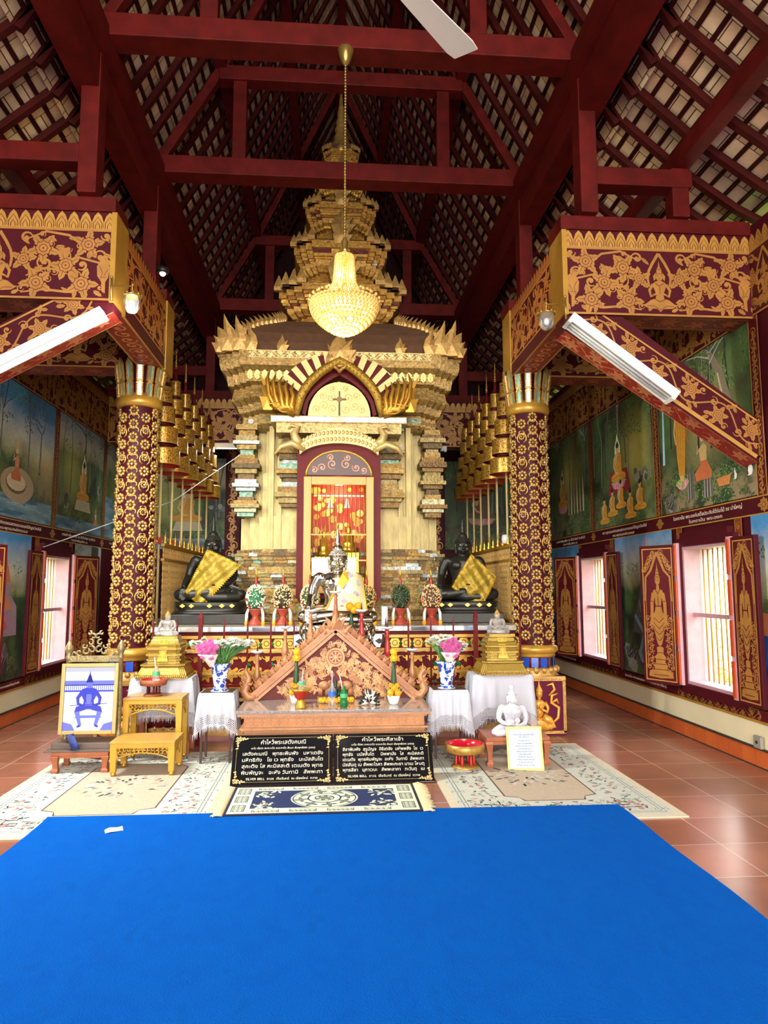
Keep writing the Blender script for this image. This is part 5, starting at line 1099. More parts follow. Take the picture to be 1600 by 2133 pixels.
def lotus_seat(b, w, d, z0, z1, n=26):
    R = []
    for z, s_ in ((z0, 1.04), (z0+(z1-z0)*.15, 1.06), (z0+(z1-z0)*.3, .96), (z0+(z1-z0)*.5, .93), (z0+(z1-z0)*.75, .98), (z1, 1.0)):
        R.append([(w*s_*math.copysign(abs(cos(a))**.75, cos(a)), d*s_*math.copysign(abs(sin(a))**.8, sin(a))-.03, z) for a in [2*pi*k/40 for k in range(40)]])
    b.rings(R, smooth=True)
    for k in range(n):
        a = 2*pi*k/n; x, y = w*math.copysign(abs(cos(a))**.75, cos(a)), d*math.copysign(abs(sin(a))**.8, sin(a))-.03; h = z1-z0; b.sph((x, y, z0+h*.7), (w*.09, w*.07, h*.28), 8, 6); b.sph((x, y, z0+h*.22), (w*.09, w*.07, h*.2), 8, 6)
def cloth_sheet(name, m, parent, T, Rr, B_, L, bulge=.1, n=26, teeth=True, y0=-.16, trim=None):
    """square cloth hung as a diamond across the chest; corners (x,z)"""
    def P(u, v):
        x = (T[0]*(1-u)+Rr[0]*u)*(1-v)+(L[0]*(1-u)+B_[0]*u)*v; z = (T[1]*(1-u)+Rr[1]*u)*(1-v)+(L[1]*(1-u)+B_[1]*u)*v
        y = y0-.1*max(0, min(1, (.42-z)/.3))-bulge*sin(pi*u)*sin(pi*v)*.4-.012*sin(u*17+v*6)-.01*sin(v*21-u*7); return (x, y, z)
    b = MB(); vs = [P(i/n, j/n) for j in range(n+1) for i in range(n+1)]
    b.add(vs+[(x, y+.008, z) for x, y, z in vs], [(j*(n+1)+i, j*(n+1)+i+1, (j+1)*(n+1)+i+1, (j+1)*(n+1)+i) for j in range(n) for i in range(n)]+[((n+1)**2+j*(n+1)+i, (n+1)**2+(j+1)*(n+1)+i, (n+1)**2+(j+1)*(n+1)+i+1, (n+1)**2+j*(n+1)+i+1) for j in range(n) for i in range(n)], smooth=True)
    o = b.build(name, m, parent)
    if teeth:
        b = MB(); M = 24; ed = [lambda t: P(t, 0), lambda t: P(1, t), lambda t: P(1-t, 1), lambda t: P(0, 1-t)]; c = Vector(P(.5, .5))
        for e in ed:
            for k in range(M):
                a, d_, m_ = Vector(e(k/M)), Vector(e((k+1)/M)), Vector(e((k+.5)/M)); out = (m_-c); out.y = 0; out.normalize(); i_ = -out*.02
                b.add([tuple(a+i_+Vector((0, -.006, 0))), tuple(d_+i_+Vector((0, -.006, 0))), tuple(d_), tuple(m_+out*.022), tuple(a)], [(0, 1, 2, 3, 4)])
        b.build('zigzag_border', trim or 'satin_gold', o)
    return o
mat('bright_satin', 'b8901c', .4, metal=.35, bump=.4, bscale=90)
# black statues with golden cloths
def black_statue(x, y, rz, label, T, Rr, B_, L, head=''):
    t = thing('seated_statue', label, 'statue', (x, y, 1.1), rz)
    b = MB(); b.box(-.43, .43, -.28, .3, 0, .11); b.build('plinth', 'bronze_dark', t, bevel=.008)
    b = MB(); b.rings([[(.4*k*math.copysign(abs(cos(a))**.6, cos(a)), .27*k*math.copysign(abs(sin(a))**.6, sin(a))-.01, z) for a in [2*pi*j/48 for j in range(48)]] for z, k in ((.11, 1.03), (.125, 1.04), (.14, .96), (.16, .93), (.185, .98), (.22, 1.0), (.24, .97))], smooth=True); st = b.build('lotus_seat', 'bronze_dark', t)
    b = MB(); 
    for k in (-2.2, -1.4, .2, 1.3, 2.2): b.cut(); b.add([(k*.12-.03, -.286, .2), (k*.12, -.286, .178), (k*.12+.03, -.286, .2), (k*.12, -.286, .222)], [(0, 1, 2, 3)])
    b.build('gold_leaf_patches', 'bright_gold', st)
    bd = buddha_body('bronze_dark', t); bd.location = (0, 0, .24); bd.scale = (.95,)*3
    hr = buddha_hair('bronze_dark', t); hr.location = (0, 0, .24); hr.scale = (.95,)*3
    b = MB()
    for q in (1, -1): b.sph((q*.034, -.094, .674), (.013, .006, .004), 8, 5)
    e = b.build('inlaid_eyes', 'marble_white', t); e.location = (0, 0, .24); e.scale = (.95,)*3
    c = cloth_sheet('golden_cloth', 'satin_gold', t, T, Rr, B_, L, y0=-.14, trim='bright_satin'); c.location = (0, 0, .24); c.scale = (.95,)*3
    return t
black_statue(-1.34, 8.0, 0, 'black seated Buddha statue with a golden cloth over its shoulder, left of the shrine door', (-.04, .6), (.34, .42), (-.08, -.06), (-.25, .13))
black_statue(1.53, 8.05, -.12, 'black seated Buddha statue with a golden cloth across its chest, right of the shrine door', (.09, .55), (.37, .28), (.18, -.08), (-.14, .17))
# silver statue
t = thing('seated_statue', 'silver seated Buddha statue with cream and gold sash before the shrine door', 'statue', (.06, 6.88, .0))
b = MB(); b.box(-.36, .36, -.17, -.0, .0, .9); b.build('stand', 'red_lacquer', t)
b = MB(); lotus_seat(b, .33, .22, .95, 1.14, 20); b.lathe([(.36, .88), (.36, .93), (.3, .96)], n=24, sy=.65); b.build('lotus_seat', 'silver', t)
b = MB()
for q in (1, -1):
    b.cut(); b.sph((q*.3, -.1, 1.08), (.07, .09, .085), 12, 9); b.tube([(q*.3, -.18, 1.09), (q*.31, -.22, 1.03), (q*.3, -.22, .96)], [.03, .022, .014], n=8); b.sph((q*.26, -.05, .98), (.05, .05, .06), 10, 8)
b.build('silver_elephants', 'silver', t)
for nm, fn in (('body', lambda: buddha_body('silver', t)), ('hair', lambda: buddha_hair('silver', t))):
    o = fn(); o.location = (0, 0, 1.14); o.scale = (.93,)*3
def sash():
    b = MB(); n = 26; W0 = 12
    def P(u, v):   # u along from the shoulder to the lap, v across
        x = .17-.02*u+(v-.5)*(.16+.26*u)-.06*u; z = .545-.4*u+(v-.5)*-.08*(1-u)+.02*sin(u*3); y = -.085-.06*sin(min(1, u*1.6)*pi/2)-.1*max(0, u-.6)/.4+.03*(v-.5)**2*8-.006*sin(v*40)-.02
        return (x, y, z)
    vs = [P(i/n, j/W0) for j in range(W0+1) for i in range(n+1)]; b.add(vs, [(j*(n+1)+i, j*(n+1)+i+1, (j+1)*(n+1)+i+1, (j+1)*(n+1)+i) for j in range(W0) for i in range(n)], smooth=True)
    o = b.build('cream_sash', 'satin_cream', t); o.location = (0, 0, 1.14); o.scale = (.93,)*3
    b = MB(); R = random.Random(4)
    for (u, v) in ((.12, .35), (.3, .75), (.45, .3), (.6, .7), (.8, .4), (.92, .8)):
        c = Vector(P(u, v))+Vector((0, -.008, 0))
        for k in range(12): a = k*pi/6; b.add([tuple(c), tuple(c+Vector((.028*cos(a-.2), 0, .028*sin(a-.2)))), tuple(c+Vector((.036*cos(a), -.003, .036*sin(a)))), tuple(c+Vector((.028*cos(a+.2), 0, .028*sin(a+.2))))], [(0, 1, 2, 3)])
    b.build('silver_flowers', mat('silver_thread', 'b4b0c4', .35, metal=.6), o)
    b = MB(); P1 = [Vector(P(u/10, 0)) for u in range(11)]; P2 = [Vector(P(u/10, 1)) for u in range(11)]
    for PP in (P1, P2): b.tube([tuple(p+Vector((0, -.003, 0))) for p in PP], .011, n=5)
    b.build('gold_trim', 'bright_satin', o)
    b = MB(); b.add([(-.0, -.135, .44), (.05, -.12, .53), (.13, -.09, .555), (.11, -.15, .45), (.04, -.165, .36)], [(0, 1, 2, 3, 4)]); s2 = b.build('gold_scarf', 'bright_satin', t); s2.location = (0, 0, 1.14); s2.scale = (.93,)*3
sash()
def mirror_block(x, label):
    t = thing('mirror_block', label, 'ornament block', (x, 6.8, .92)); b = MB(); b.box(-.06, .06, -.03, .03, 0, .13); b.build('block', 'mirror', t, bevel=.006)
    b = MB(); b.add([(-.045, -.031, .065), (0, -.031, .035), (.045, -.031, .065), (0, -.031, .095)], [(0, 1, 2, 3)]); b.build('black_diamond', 'bronze_dark', t)
mirror_block(-.3, 'small mirrored block with black diamond, left of the silver statue'); mirror_block(.46, 'small mirrored block with black diamond, right of the silver statue')
# crystal statues on gilded pedestals
def pedestal(x, y, z, label, w=.235, h=.37):
    t = thing('gilded_pedestal', label, 'pedestal', (x, y, z)); b = MB()
    pr = [(0, 1.0), (.04, 1.0), (.05, .93), (.1, .93), (.27, .8), (.3, .85), (.33, .85), (.34, .62), (.4, .6), (.41, .66), (.45, .66), (.46, .6), (.52, .6), (.53, .68), (.58, .68), (.6, .6), (.66, .62), (.68, .66), (.72, .66), (.74, .6), (.8, .62), (.83, .55), (.9, .52), (.93, .48), (1, .46)]
    b.rings([redent(w*r, w*r*.07, z_*h) for z_, r in pr]); b.build('stepped_body', mat('brass_yellow', '987c30', .36, metal=.45, bump=.3, bscale=90), t)
    d = Draw(); d.poly([(-.05, .15), (.05, .15), (.03, .22), (.045, .34), (-.045, .34), (-.03, .22)], S('c09a38'), 0); [d.scroll(q*.022, .19+.045*k, .018, k, q, 1.4, .007, S('8a6a20'), 1) for q in (1, -1) for k in range(4)]; [d.scroll(-.16+.036*k, .05, .015, k, 1, 1.4, .005, S('9a7828'), 1) for k in range(10)]
    b = MB(); d.place(b, (0, -w*.9, 0), (1, 0, .0), (0, .25, 1)); b.build('scroll_plaque', 'gilt_relief', t)
    b = MB()
    for k in range(26): b.sph((-w+.02+k*(2*w-.04)/25, -w, .018), (.008, .008, .012), 6, 4)
    b.build('beaded_edge', 'leaf_gold', t); return t
def small_statue(x, y, z, sc, m, hair, label, pose, knob, voxel=.009):
    t = thing('seated_statue', label, 'statue', (x, y, z), sc=sc); buddha_body(m, t, pose, voxel); buddha_hair(hair, t, knob, knob != 'knot'); return t
pedestal(-1.53, 6.74, .68, 'gilded stepped pedestal on the left cloth covered table'); pedestal(1.62, 6.74, .68, 'gilded stepped pedestal on the right cloth covered table')
small_statue(-1.53, 6.74, 1.05, .27, 'crystal', 'gold_paint', 'small clear crystal Buddha statue with gold hair on the left gilded pedestal', 'earth', 'short', .012)
small_statue(1.61, 6.74, 1.05, .27, 'crystal', 'gold_paint', 'small clear crystal Buddha statue with gold hair on the right gilded pedestal', 'med', 'short', .012)
w_ = small_statue(1.56, 6.05, .235, .47, 'marble_white', 'marble_white', 'white marble seated Buddha statue on the small wooden table behind the framed notice', 'med', 'knot', .0085)
b = MB()
for k in range(6): b.tube([(.15-.035*k, -.1-.005*k, .51), (.1-.04*k, -.135, .42), (.02-.03*k, -.12, .3)], .005, n=5)
b.build('robe_folds', 'marble_white', w_)
b = MB(); b.sph((.03, -.25, .3), .05, 12, 8); b.lathe([(.03, 0), (.02, .02), (.035, .05)], c=(0.02, -.25, .2), n=12); b.build('pink_bowl', mat('pink_glass', 'e8c8cc', .3), w_)
# ------------------------------------------------------------------ cloth covered tables
mat('white_cloth', 'bcbcc6', .7, bump=.1, bscale=20); mat('wood_brown', '9a5636', .35, noise=.2, nscale=12, stretch=(1, 1, .2)); mat('dark_iron', '3a1c1c', .5)
mat('clear_plastic', 'f4f8fa', .08, trans=.9, ior=1.2); mat('water_green', '2a8a4a', .1, trans=.5, ior=1.3)
def lace_mat():
    m = mat('lace', 'c8c8d0', .7); nt = m.node_tree; N, L = nt.nodes, nt.links; tc = N.new('ShaderNodeTexCoord'); mp = N.new('ShaderNodeMapping'); mp.inputs['Rotation'].default_value = (0, 0, pi/4)
    bt = N.new('ShaderNodeTexBrick'); bt.inputs['Scale'].default_value = 1; bt.inputs['Brick Width'].default_value = .012; bt.inputs['Row Height'].default_value = .012; bt.inputs['Mortar Size'].default_value = .0022; bt.offset = 0
    L.new(tc.outputs['UV'], mp.inputs[0]); L.new(mp.outputs[0], bt.inputs['Vector']); L.new(bt.outputs['Fac'], N['Principled BSDF'].inputs['Alpha']); return m
lace_mat()
def tablecloth(x0, x1, y0, y1, z, drop, label, seed=1, lace=.1):
    t = thing('tablecloth', label, 'tablecloth', ((x0+x1)/2, (y0+y1)/2, z)); hx, hy = (x1-x0)/2+.004, (y1-y0)/2+.004; R = random.Random(seed); ph = [R.uniform(0, 6.3) for _ in range(4)]
    N_ = 96; loop = []
    for i in range(N_):
        s_ = i/N_*4; k = int(s_); f = s_-k; c = [(-hx, -hy), (hx, -hy), (hx, hy), (-hx, hy)]; a, e = c[k], c[(k+1) % 4]; loop.append((a[0]+(e[0]-a[0])*f, a[1]+(e[1]-a[1])*f, min(f, 1-f), k))
    def pt(i, d):
        x, y, f, k = loop[i % N_]; r = max(0, 1-f*5); o = (.01+.09*d*r+.03*d)*(1+.3*sin(i*.9+ph[0]))+.012*sin(i*1.3+ph[1])*min(1, d*6); L = math.hypot(x, y)
        nx, ny = [(0, -1), (1, 0), (0, 1), (-1, 0)][k]
        if r > 0: nx, ny = nx*(1-r*.4)+math.copysign(.5*r, x), ny*(1-r*.4)+math.copysign(.5*r, y)
        dd = d*(1+.28*r); return (x+nx*o, y+ny*o, .006-dd)
    rows = 8; b = MB(); D = drop-lace; vs = [(x, y, .006) for x, y, _, _ in loop]
    b.add(vs, [tuple(range(N_))]); prev = vs; R_ = [vs]+[[pt(i, D*j/rows) for i in range(N_)] for j in range(1, rows+1)]
    for A, B_ in zip(R_, R_[1:]): b.add(A+B_, [(i, (i+1) % N_, (i+1) % N_+N_, i+N_) for i in range(N_)], smooth=True)
    b.build('cloth', 'white_cloth', t)
    b = MB(); A = R_[-1]; B_ = [pt(i, drop) for i in range(N_)]; b.add(A+B_, [(i, (i+1) % N_, (i+1) % N_+N_, i+N_) for i in range(N_)], smooth=True); b.build('lace_hem', 'lace', t)
    b = MB()
    for i in range(N_*2):
        p = Vector(pt(i//2, drop)); q = Vector(pt(i//2+1, drop)); p = p*(1-.5*(i % 2))+q*(.5*(i % 2)); b.tube([tuple(p+Vector((0, 0, .01))), tuple(p+Vector((R.uniform(-.006, .006), R.uniform(-.006, .006), -R.uniform(.03, .055))))], [.003, .0015], n=4)
    b.build('fringe', 'white_cloth', t); return t
def plain_table(name, x0, x1, y0, y1, z, label, m, legw=.03, cabriole=False, apron=0, group=None):
    t = thing(name, label, 'table', ((x0+x1)/2, (y0+y1)/2, .0095 if 'low' in name else 0), group=group); hx, hy = (x1-x0)/2, (y1-y0)/2
    b = MB(); b.box(-hx, hx, -hy, hy, z-.03, z); b.build('tabletop', m, t, bevel=.004)
    if apron: 
        b = MB(); b.box(-hx+.02, hx-.02, -hy+.015, hy-.015, z-.03-apron, z-.03); b.build('apron', m, t)
    for qx in (1, -1):
        for qy in (1, -1):
            b = MB(); x, y = qx*(hx-legw), qy*(hy-legw)
            if cabriole: b.rings([[(x+qx*o-w_, y+qy*o*.5-w_, zz), (x+qx*o+w_, y+qy*o*.5-w_, zz), (x+qx*o+w_, y+qy*o*.5+w_, zz), (x+qx*o-w_, y+qy*o*.5+w_, zz)] for zz, o, w_ in ((0, .0, legw*.9), (z*.12, .0, legw*1.0), (z*.2, -.004, legw*.7), (z*.5, .0, legw*.75), (z*.78, .004, legw*1.15), (z-.03, 0, legw*1.15))])
            else: b.box(x-legw/2, x+legw/2, y-legw/2, y+legw/2, 0, z-.03)
            b.build('leg', m, t, bevel=.004 if cabriole else 0)
    return t
plain_table('pedestal_table', -1.80, -1.27, 6.58, 6.88, .67, 'brown wooden table under the white cloth carrying the left gilded pedestal', 'wood_brown', .035, True, .05)
plain_table('pedestal_table', 1.34, 1.89, 6.58, 6.88, .67, 'brown wooden table under the white cloth carrying the right gilded pedestal', 'wood_brown', .035, True, .05)
tablecloth(-1.80, -1.27, 6.58, 6.88, .672, .34, 'white lace edged cloth under the gilded pedestal on the left', 2); tablecloth(1.34, 1.89, 6.58, 6.88, .672, .4, 'white lace edged cloth under the gilded pedestal on the right', 3)
plain_table('flower_stand', -1.12, -.84, 6.2, 6.48, .59, 'dark metal legged stand under the vase left of the altar table', 'dark_iron', .018); plain_table('flower_stand', .9, 1.2, 6.2, 6.48, .59, 'dark metal legged stand under the vase right of the altar table', 'dark_iron', .018)
tablecloth(-1.12, -.84, 6.2, 6.48, .592, .27, 'white lace edged cloth under the vase left of the altar table', 4, .09); tablecloth(.9, 1.2, 6.2, 6.48, .592, .3, 'white lace edged cloth under the vase right of the altar table', 5, .09)
# vases with flowers
def vase_pattern():
    m = mat('blue_white_china', 'e8ecf2', .15, coat=.4); nt = m.node_tree; N, L = nt.nodes, nt.links; tc = N.new('ShaderNodeTexCoord'); n1 = N.new('ShaderNodeTexVoronoi'); n1.inputs['Scale'].default_value = 17
    n0 = N.new('ShaderNodeTexNoise'); n0.inputs['Scale'].default_value = 22; L.new(tc.outputs['Object'], n0.inputs['Vector']); mxv = N.new('ShaderNodeMix'); mxv.data_type = 'RGBA'; mxv.inputs[0].default_value = .12; L.new(tc.outputs['Object'], mxv.inputs[6]); L.new(n0.outputs['Color'], mxv.inputs[7]); L.new(mxv.outputs[2], n1.inputs['Vector'])
    r = N.new('ShaderNodeMapRange'); r.inputs[1].default_value = .48; r.inputs[2].default_value = .55; L.new(n1.outputs['Distance'], r.inputs[0]); mx = N.new('ShaderNodeMix'); mx.data_type = 'RGBA'; L.new(r.outputs[0], mx.inputs[0]); mx.inputs[6].default_value = (*srgb('1c3f96'), 1); mx.inputs[7].default_value = (*srgb('e8ecf2'), 1); L.new(mx.outputs[2], N['Principled BSDF'].inputs['Base Color'])
vase_pattern(); mat('stem_green', '4f7a3a', .6, noise=.3); mat('petal_white', 'dcdcd4', .7); mat('petal_pink', 'c45a94', .6, noise=.2); mat('wrap_paper', 'd8cfc0', .6); mat('leaf_dark', '25401f', .5, noise=.3)
def vase(x, y, z, label, blabel, white, pink, seed):
    t = thing('flower_vase', label, 'vase', (x, y, z)); b = MB(); b.lathe([(.07, 0), (.072, .012), (.055, .02), (.05, .04), (.055, .06), (.068, .14), (.078, .2), (.1, .235), (.092, .238), (.07, .2), (.05, .1)], n=28); b.build('vase_body', 'blue_white_china', t)
    b = MB(); b.lathe([(.058, .022), (.06, .026), (.056, .03)], n=24); b.lathe([(.08, -.004), (.08, .004), (.03, .006)], n=24); b.build('foot_ring', mat('china_grey', 'a8b4c4', .2), t)
    R = random.Random(seed); f = thing('flower_bouquet', blabel, 'bouquet', (x, y, z+.2)); s_ = MB(); 
    for (cx, cy, cz, rx, rz_, n) in white:
        for k in range(n):
            a = R.uniform(0, 6.3); r_ = sqrt(R.random()); h = R.uniform(-.7, 1); px, py, pz = cx+rx*r_*cos(a), cy+.08*r_*sin(a), cz+rz_*h*(1-r_*.6)
            s_.tube([(R.uniform(-.04, .04), R.uniform(-.03, .03), 0), (px*.45, py*.4, pz*.55), (px, py, pz)], .0025, n=4)
            fl_ = MB(); fl_.M = Matrix.Translation((px, py, pz)) @ Matrix.Rotation(R.uniform(-.6, .6), 4, 'X') @ Matrix.Rotation(R.uniform(-.6, .6), 4, 'Y'); rr = R.uniform(.022, .03)
            for j in range(9): q = j*2*pi/9; fl_.add([(0, 0, 0), (rr*.7*cos(q-.3), rr*.7*sin(q-.3)-.002, .006), (rr*cos(q), rr*sin(q), .01), (rr*.7*cos(q+.3), rr*.7*sin(q+.3), .006)], [(0, 1, 2, 3)])
            fl_.sph((0, 0, .006), (.006, .006, .004), 6, 4); fl_.build('white_flower', 'petal_white', f)
    for k in range(70): a = R.uniform(0, 6.3); l = R.uniform(.08, .2); s_.tube([(R.uniform(-.05, .05), R.uniform(-.04, .04), .0), (R.uniform(-.1, .1), R.uniform(-.08, .05), l)], [.002, .004], n=4)
    s_.build('stems_and_leaves', 'stem_green', f)
    cx, cy, cz = pink
    for k in range(12):
        a = k*2.4; r_ = .026*sqrt(k); p = (cx+r_*cos(a), cy-.03+.2*r_, cz+r_*sin(a)*.8); b = MB(); b.M = Matrix.Translation(p) @ Matrix.Rotation(pi/2-.3, 4, 'X')
        for j in range(8):
            for e, (ra, zz) in enumerate(((.03, .0), (.022, .01), (.012, .016))): q = j*pi/4+e*.4; b.add([(0, 0, zz-.008), (ra*cos(q-.35), ra*sin(q-.35), zz), (ra*1.1*cos(q), ra*1.1*sin(q), zz+.006), (ra*cos(q+.35), ra*sin(q+.35), zz)], [(0, 1, 2, 3)])
        b.build('pink_lotus', 'petal_pink', f)
    b = MB(); b.rings([[(cx*(1-k_*.35)+r_*cos(a), cy*(1-k_*.3)-.0+r_*.5*sin(a), cz+zz) for a in [j*pi/8 for j in range(16)]] for r_, zz, k_ in ((.02, -.15, 1), (.05, -.09, .6), (.09, -.04, .1))], smooth=True); b.build('paper_wrap', 'wrap_paper', f); return f
vase(-.97, 6.32, .60, 'blue and white china vase on the left flower stand', 'bouquet of white chrysanthemums and pink lotus in the left vase', [(.1, 0, .2, .18, .07, 120), (-.16, 0, .2, .1, .06, 60)], (-.1, -.08, .16), 3)
vase(1.035, 6.32, .60, 'blue and white china vase on the right flower stand', 'bouquet of white chrysanthemums and pink lotus in the right vase', [(-.04, 0, .21, .14, .06, 90), (.13, 0, .15, .06, .08, 40)], (.03, -.08, .16), 4)
# ------------------------------------------------------------------ carved altar table and pediment
mat('carved_tan', 'a9734c', .42, metal=.15, noise=.15, bump=.3, bscale=60); mat('carved', 'ffffff', .42, metal=.15, attr=True, noise=.12); mat('granite', '8a7f78', .08, noise=.35, nscale=60, coat=.4)
TAN = S('b8844e'); RD = S('7c2418')
t = thing('altar_table', 'carved gilded altar table with polished granite top behind the black stone tablets', 'table', (.035, 6.2, 0))
b = MB(); b.box(-.8, .8, -.35, .35, .475, .5); b.build('granite_top', 'granite', t, bevel=.003)
b = MB(); b.box(-.79, .79, -.345, .345, .455, .475); b.box(-.76, .76, -.33, .33, .44, .455); b.box(-.74, .74, -.31, .33, .02, .44); b.box(-.77, .77, -.34, .33, .345, .362); b.box(-.75, .75, -.325, .33, .30, .318); b.box(-.78, .78, -.35, .33, .0, .04); b.build('carcass', 'carved_tan', t)
d = Draw(); thai_vine(d, -.73, .73, .372, .436, TAN, RD, P=.07); d.poly([(-.735, .37), (.735, .37), (.735, .438), (-.735, .438)], S('a8693c'), -1)
for k in range(48): d.disc(-.72+k*.031, .333, .01, S('b08048'), 1, 6)
for k in range(7):
    u = -.72+k*.21; d.poly([(u, .05), (u+.19, .05), (u+.19, .295), (u, .295)], RD, 0)
    for (a, c) in ((.05, .05), (.14, .09), (.06, .16), (.15, .2), (.05, .24)): d.flower(u+a, .02+c, .018, TAN, RD, 1, 6, k); d.scroll(u+a+.03, .05+c, .02, c*40, 1, 1.4, .008, TAN, 1)
b = MB(); d.place(b, (0, -.312, 0), (1, 0, 0), (0, 0, 1)); b.build('carved_bands', 'carved', t)
t = thing('altar_pediment', 'carved triangular wooden pediment with serpent edges and wheel standing on the altar table', 'pediment', (.04, 6.42, .5)); pdm = t
b = MB(); b.prism([(-.72, 0), (.72, 0), (0, .6)], 0, .04); b.build('panel', mat('panel_red', '5c1a14', .7), t)
d = Draw(); R = random.Random(4)
for q in (1, -1):
    for i in range(190):
        z = .03+.5*(1-sqrt(R.random())); x = q*R.uniform(.02, max(.03, .70*(1-z/.6)-.08)); 
        if abs(x) < .17 and z < .2: continue
        if math.hypot(x, z-.37) < .1: continue
        c_ = R.choice([TAN, S('a06c3c'), S('c49460')]); d.scroll(x, z, R.uniform(.018, .032), R.uniform(0, 6.3), q, 1.4, .009, c_, i % 5)
        a_ = R.uniform(0, 6.3); d.leaf(x, z, a_, .05, .026, c_, i % 5, RD)
d.disc(0, .37, .085, TAN, 8, 24); d.disc(0, .37, .066, RD, 9, 20); d.disc(0, .37, .058, TAN, 10, 20); d.disc(0, .37, .05, RD, 11, 20); 
for k in range(8): d.stroke([(.012*cos(k*pi/4), .37+.012*sin(k*pi/4)), (.05*cos(k*pi/4), .37+.05*sin(k*pi/4))], .008, .016, TAN, 12)
d.disc(0, .37, .018, TAN, 13, 12)
b = MB(); d.place(b, (0, -.001, 0), (1, 0, 0), (0, 0, 1)); b.build('carved_scrolls', 'carved', t)
b = MB()
for q in (1, -1):
    b.cut(); b.sph((q*.1, -.02, .12), (.055, .025, .042), 12, 8); b.sph((q*.045, -.022, .14), (.026, .022, .03), 10, 8); b.tube([(q*.025, -.03, .13), (q*.015, -.03, .09), (q*.02, -.03, .05)], [.012, .009, .006], n=7); b.sph((q*.055, -.042, .145), (.014, .006, .022), 8, 6)
    for x in (.065, .08, .125, .14): b.tube([(q*x, -.022, .1), (q*x, -.022, .03)], [.014, .012], n=7)
b.build('elephant_relief', 'carved_tan', t)
b = MB(); b.box(-.16, .16, -.05, 0, 0, .025); b.build('relief_base', 'carved_tan', t)
for q in (1, -1):
    a, c = Vector((q*.74, 0, .03)), Vector((0, 0, .655)); dr_ = (c-a).normalized(); nn = Vector((-dr_.z*q, 0, dr_.x*q)) if 0 else Vector((q*abs(dr_.z), 0, abs(dr_.x)))
    b = MB(); b.bar(tuple(a), tuple(c), .09, .055); b.bar(tuple(a-nn*.045+Vector((0, -.012, 0))), tuple(c-nn*.045+Vector((0, -.012, 0))), .06, .026); body = b.build('serpent_edge', 'carved_tan', t)
    L = (c-a).length; d = Draw(); n = int(L/.018)
    for i in range(n):
        for j in range(-1, 2): u = i*.018+(j % 2)*.009; d.stroke([(u, j*.013-.007), (u+.008, j*.013), (u, j*.013+.007)], .003, .003, S('8a4a2c'), 0)
    b = MB()
    if q > 0: d.place(b, c+Vector((0, -.0465, 0)), -dr_, (-dr_.z*-1, 0, dr_.x*-1) if 0 else tuple(nn))
    else: d.place(b, a+Vector((0, -.0465, 0)), dr_, tuple(nn))
    b.build('scale_pattern', 'carved', body)
    b = MB()
    for i in range(11):
        p = a+dr_*(.1+i*.075)+nn*.03; b.M = Matrix.Translation(p) @ Matrix.Rotation(q*atan2(dr_.z, abs(dr_.x))*0, 4, 'Y'); flame(b, (0, 0, -.01), .09, 0 if q > 0 else pi, -.15, .75, .018)
    b.build('leaf_crest', 'carved_tan', t)
    b = MB(); b.tube([(q*.68, -.01, .04), (q*.77, -.01, .025), (q*.81, -.01, .08), (q*.78, -.01, .15), (q*.77, -.01, .2), (q*.8, -.01, .26), (q*.79, -.01, .31)], [.035, .045, .04, .032, .026, .016, .003], n=9)
    b.tube([(q*.78, -.03, .15), (q*.745, -.03, .14), (q*.735, -.03, .165)], [.018, .012, .005], n=7)
    for k in range(4): b.M = Matrix.Translation((q*(.81-.006*k), -.01, .07+.045*k)); flame(b, (0, 0, 0), .06, 0 if q > 0 else pi, .5, .6, .014)
    b.build('serpent_head', 'carved_tan', t)
b = MB(); b.M = Matrix.Translation((0, -.02, .62)); flame(b, (0, 0, 0), .17, 0, 0, .5, .03)
for q in (1, -1): flame(b, (q*.05, 0, -.02), .13, 0 if q > 0 else pi, .35, .45, .02); flame(b, (q*.09, 0, -.06), .09, 0 if q > 0 else pi, .5, .45, .02)
b.build('apex_crest', 'carved_tan', t)
# candlesticks behind the pediment
def candlestick(x, zt, m, label):
    t = thing('candlestick', label, 'candlestick', (x, 6.52, .5)); h = zt-.5
    b = MB(); pr = [(.03, 0), (.03, h-.3), (.034, h-.29), (.022, h-.27), (.03, h-.24), (.033, h-.2), (.02, h-.15), (.015, h-.08), (.02, h-.07), (.012, h-.05), (.022, h-.03), (.012, h-.015)]; b.lathe(pr, n=14); b.build('turned_post', m, t)
    b = MB(); b.lathe([(.015, h-.015), (.045, h-.005), (.06, h+.012), (.055, h+.014), (.02, h+.002)], n=18); b.build('drip_dish', mat('dish_white', 'dcdfe4', .25, metal=.2), t)
    b = MB(); b.tube([(0, 0, h), (0, 0, h+.05), (.003, 0, h+.075)], [.01, .005, .003], n=6); b.build('candle_stub', 'bronze_dark', t)
for i, (x, zt, m) in enumerate(((-.67, .91, 'carved_tan'), (-.42, 1.13, 'carved_tan'), (-.19, 1.28, 'carved_tan'), (.04, 1.45, 'wood_brown'), (.28, 1.28, mat('post_red', 'a02c28', .3)), (.52, 1.12, 'post_red'), (.75, .92, 'carved_tan'))):
    candlestick(x, zt, m, ['turned wooden candlestick at the far left end of the altar pediment', 'turned wooden candlestick, second from the left behind the pediment', 'turned wooden candlestick just left of the pediment apex', 'tallest candlestick at the pediment apex in front of the silver statue', 'red candlestick just right of the pediment apex', 'red candlestick, second from the right behind the pediment', 'turned wooden candlestick at the far right end of the altar pediment'][i])
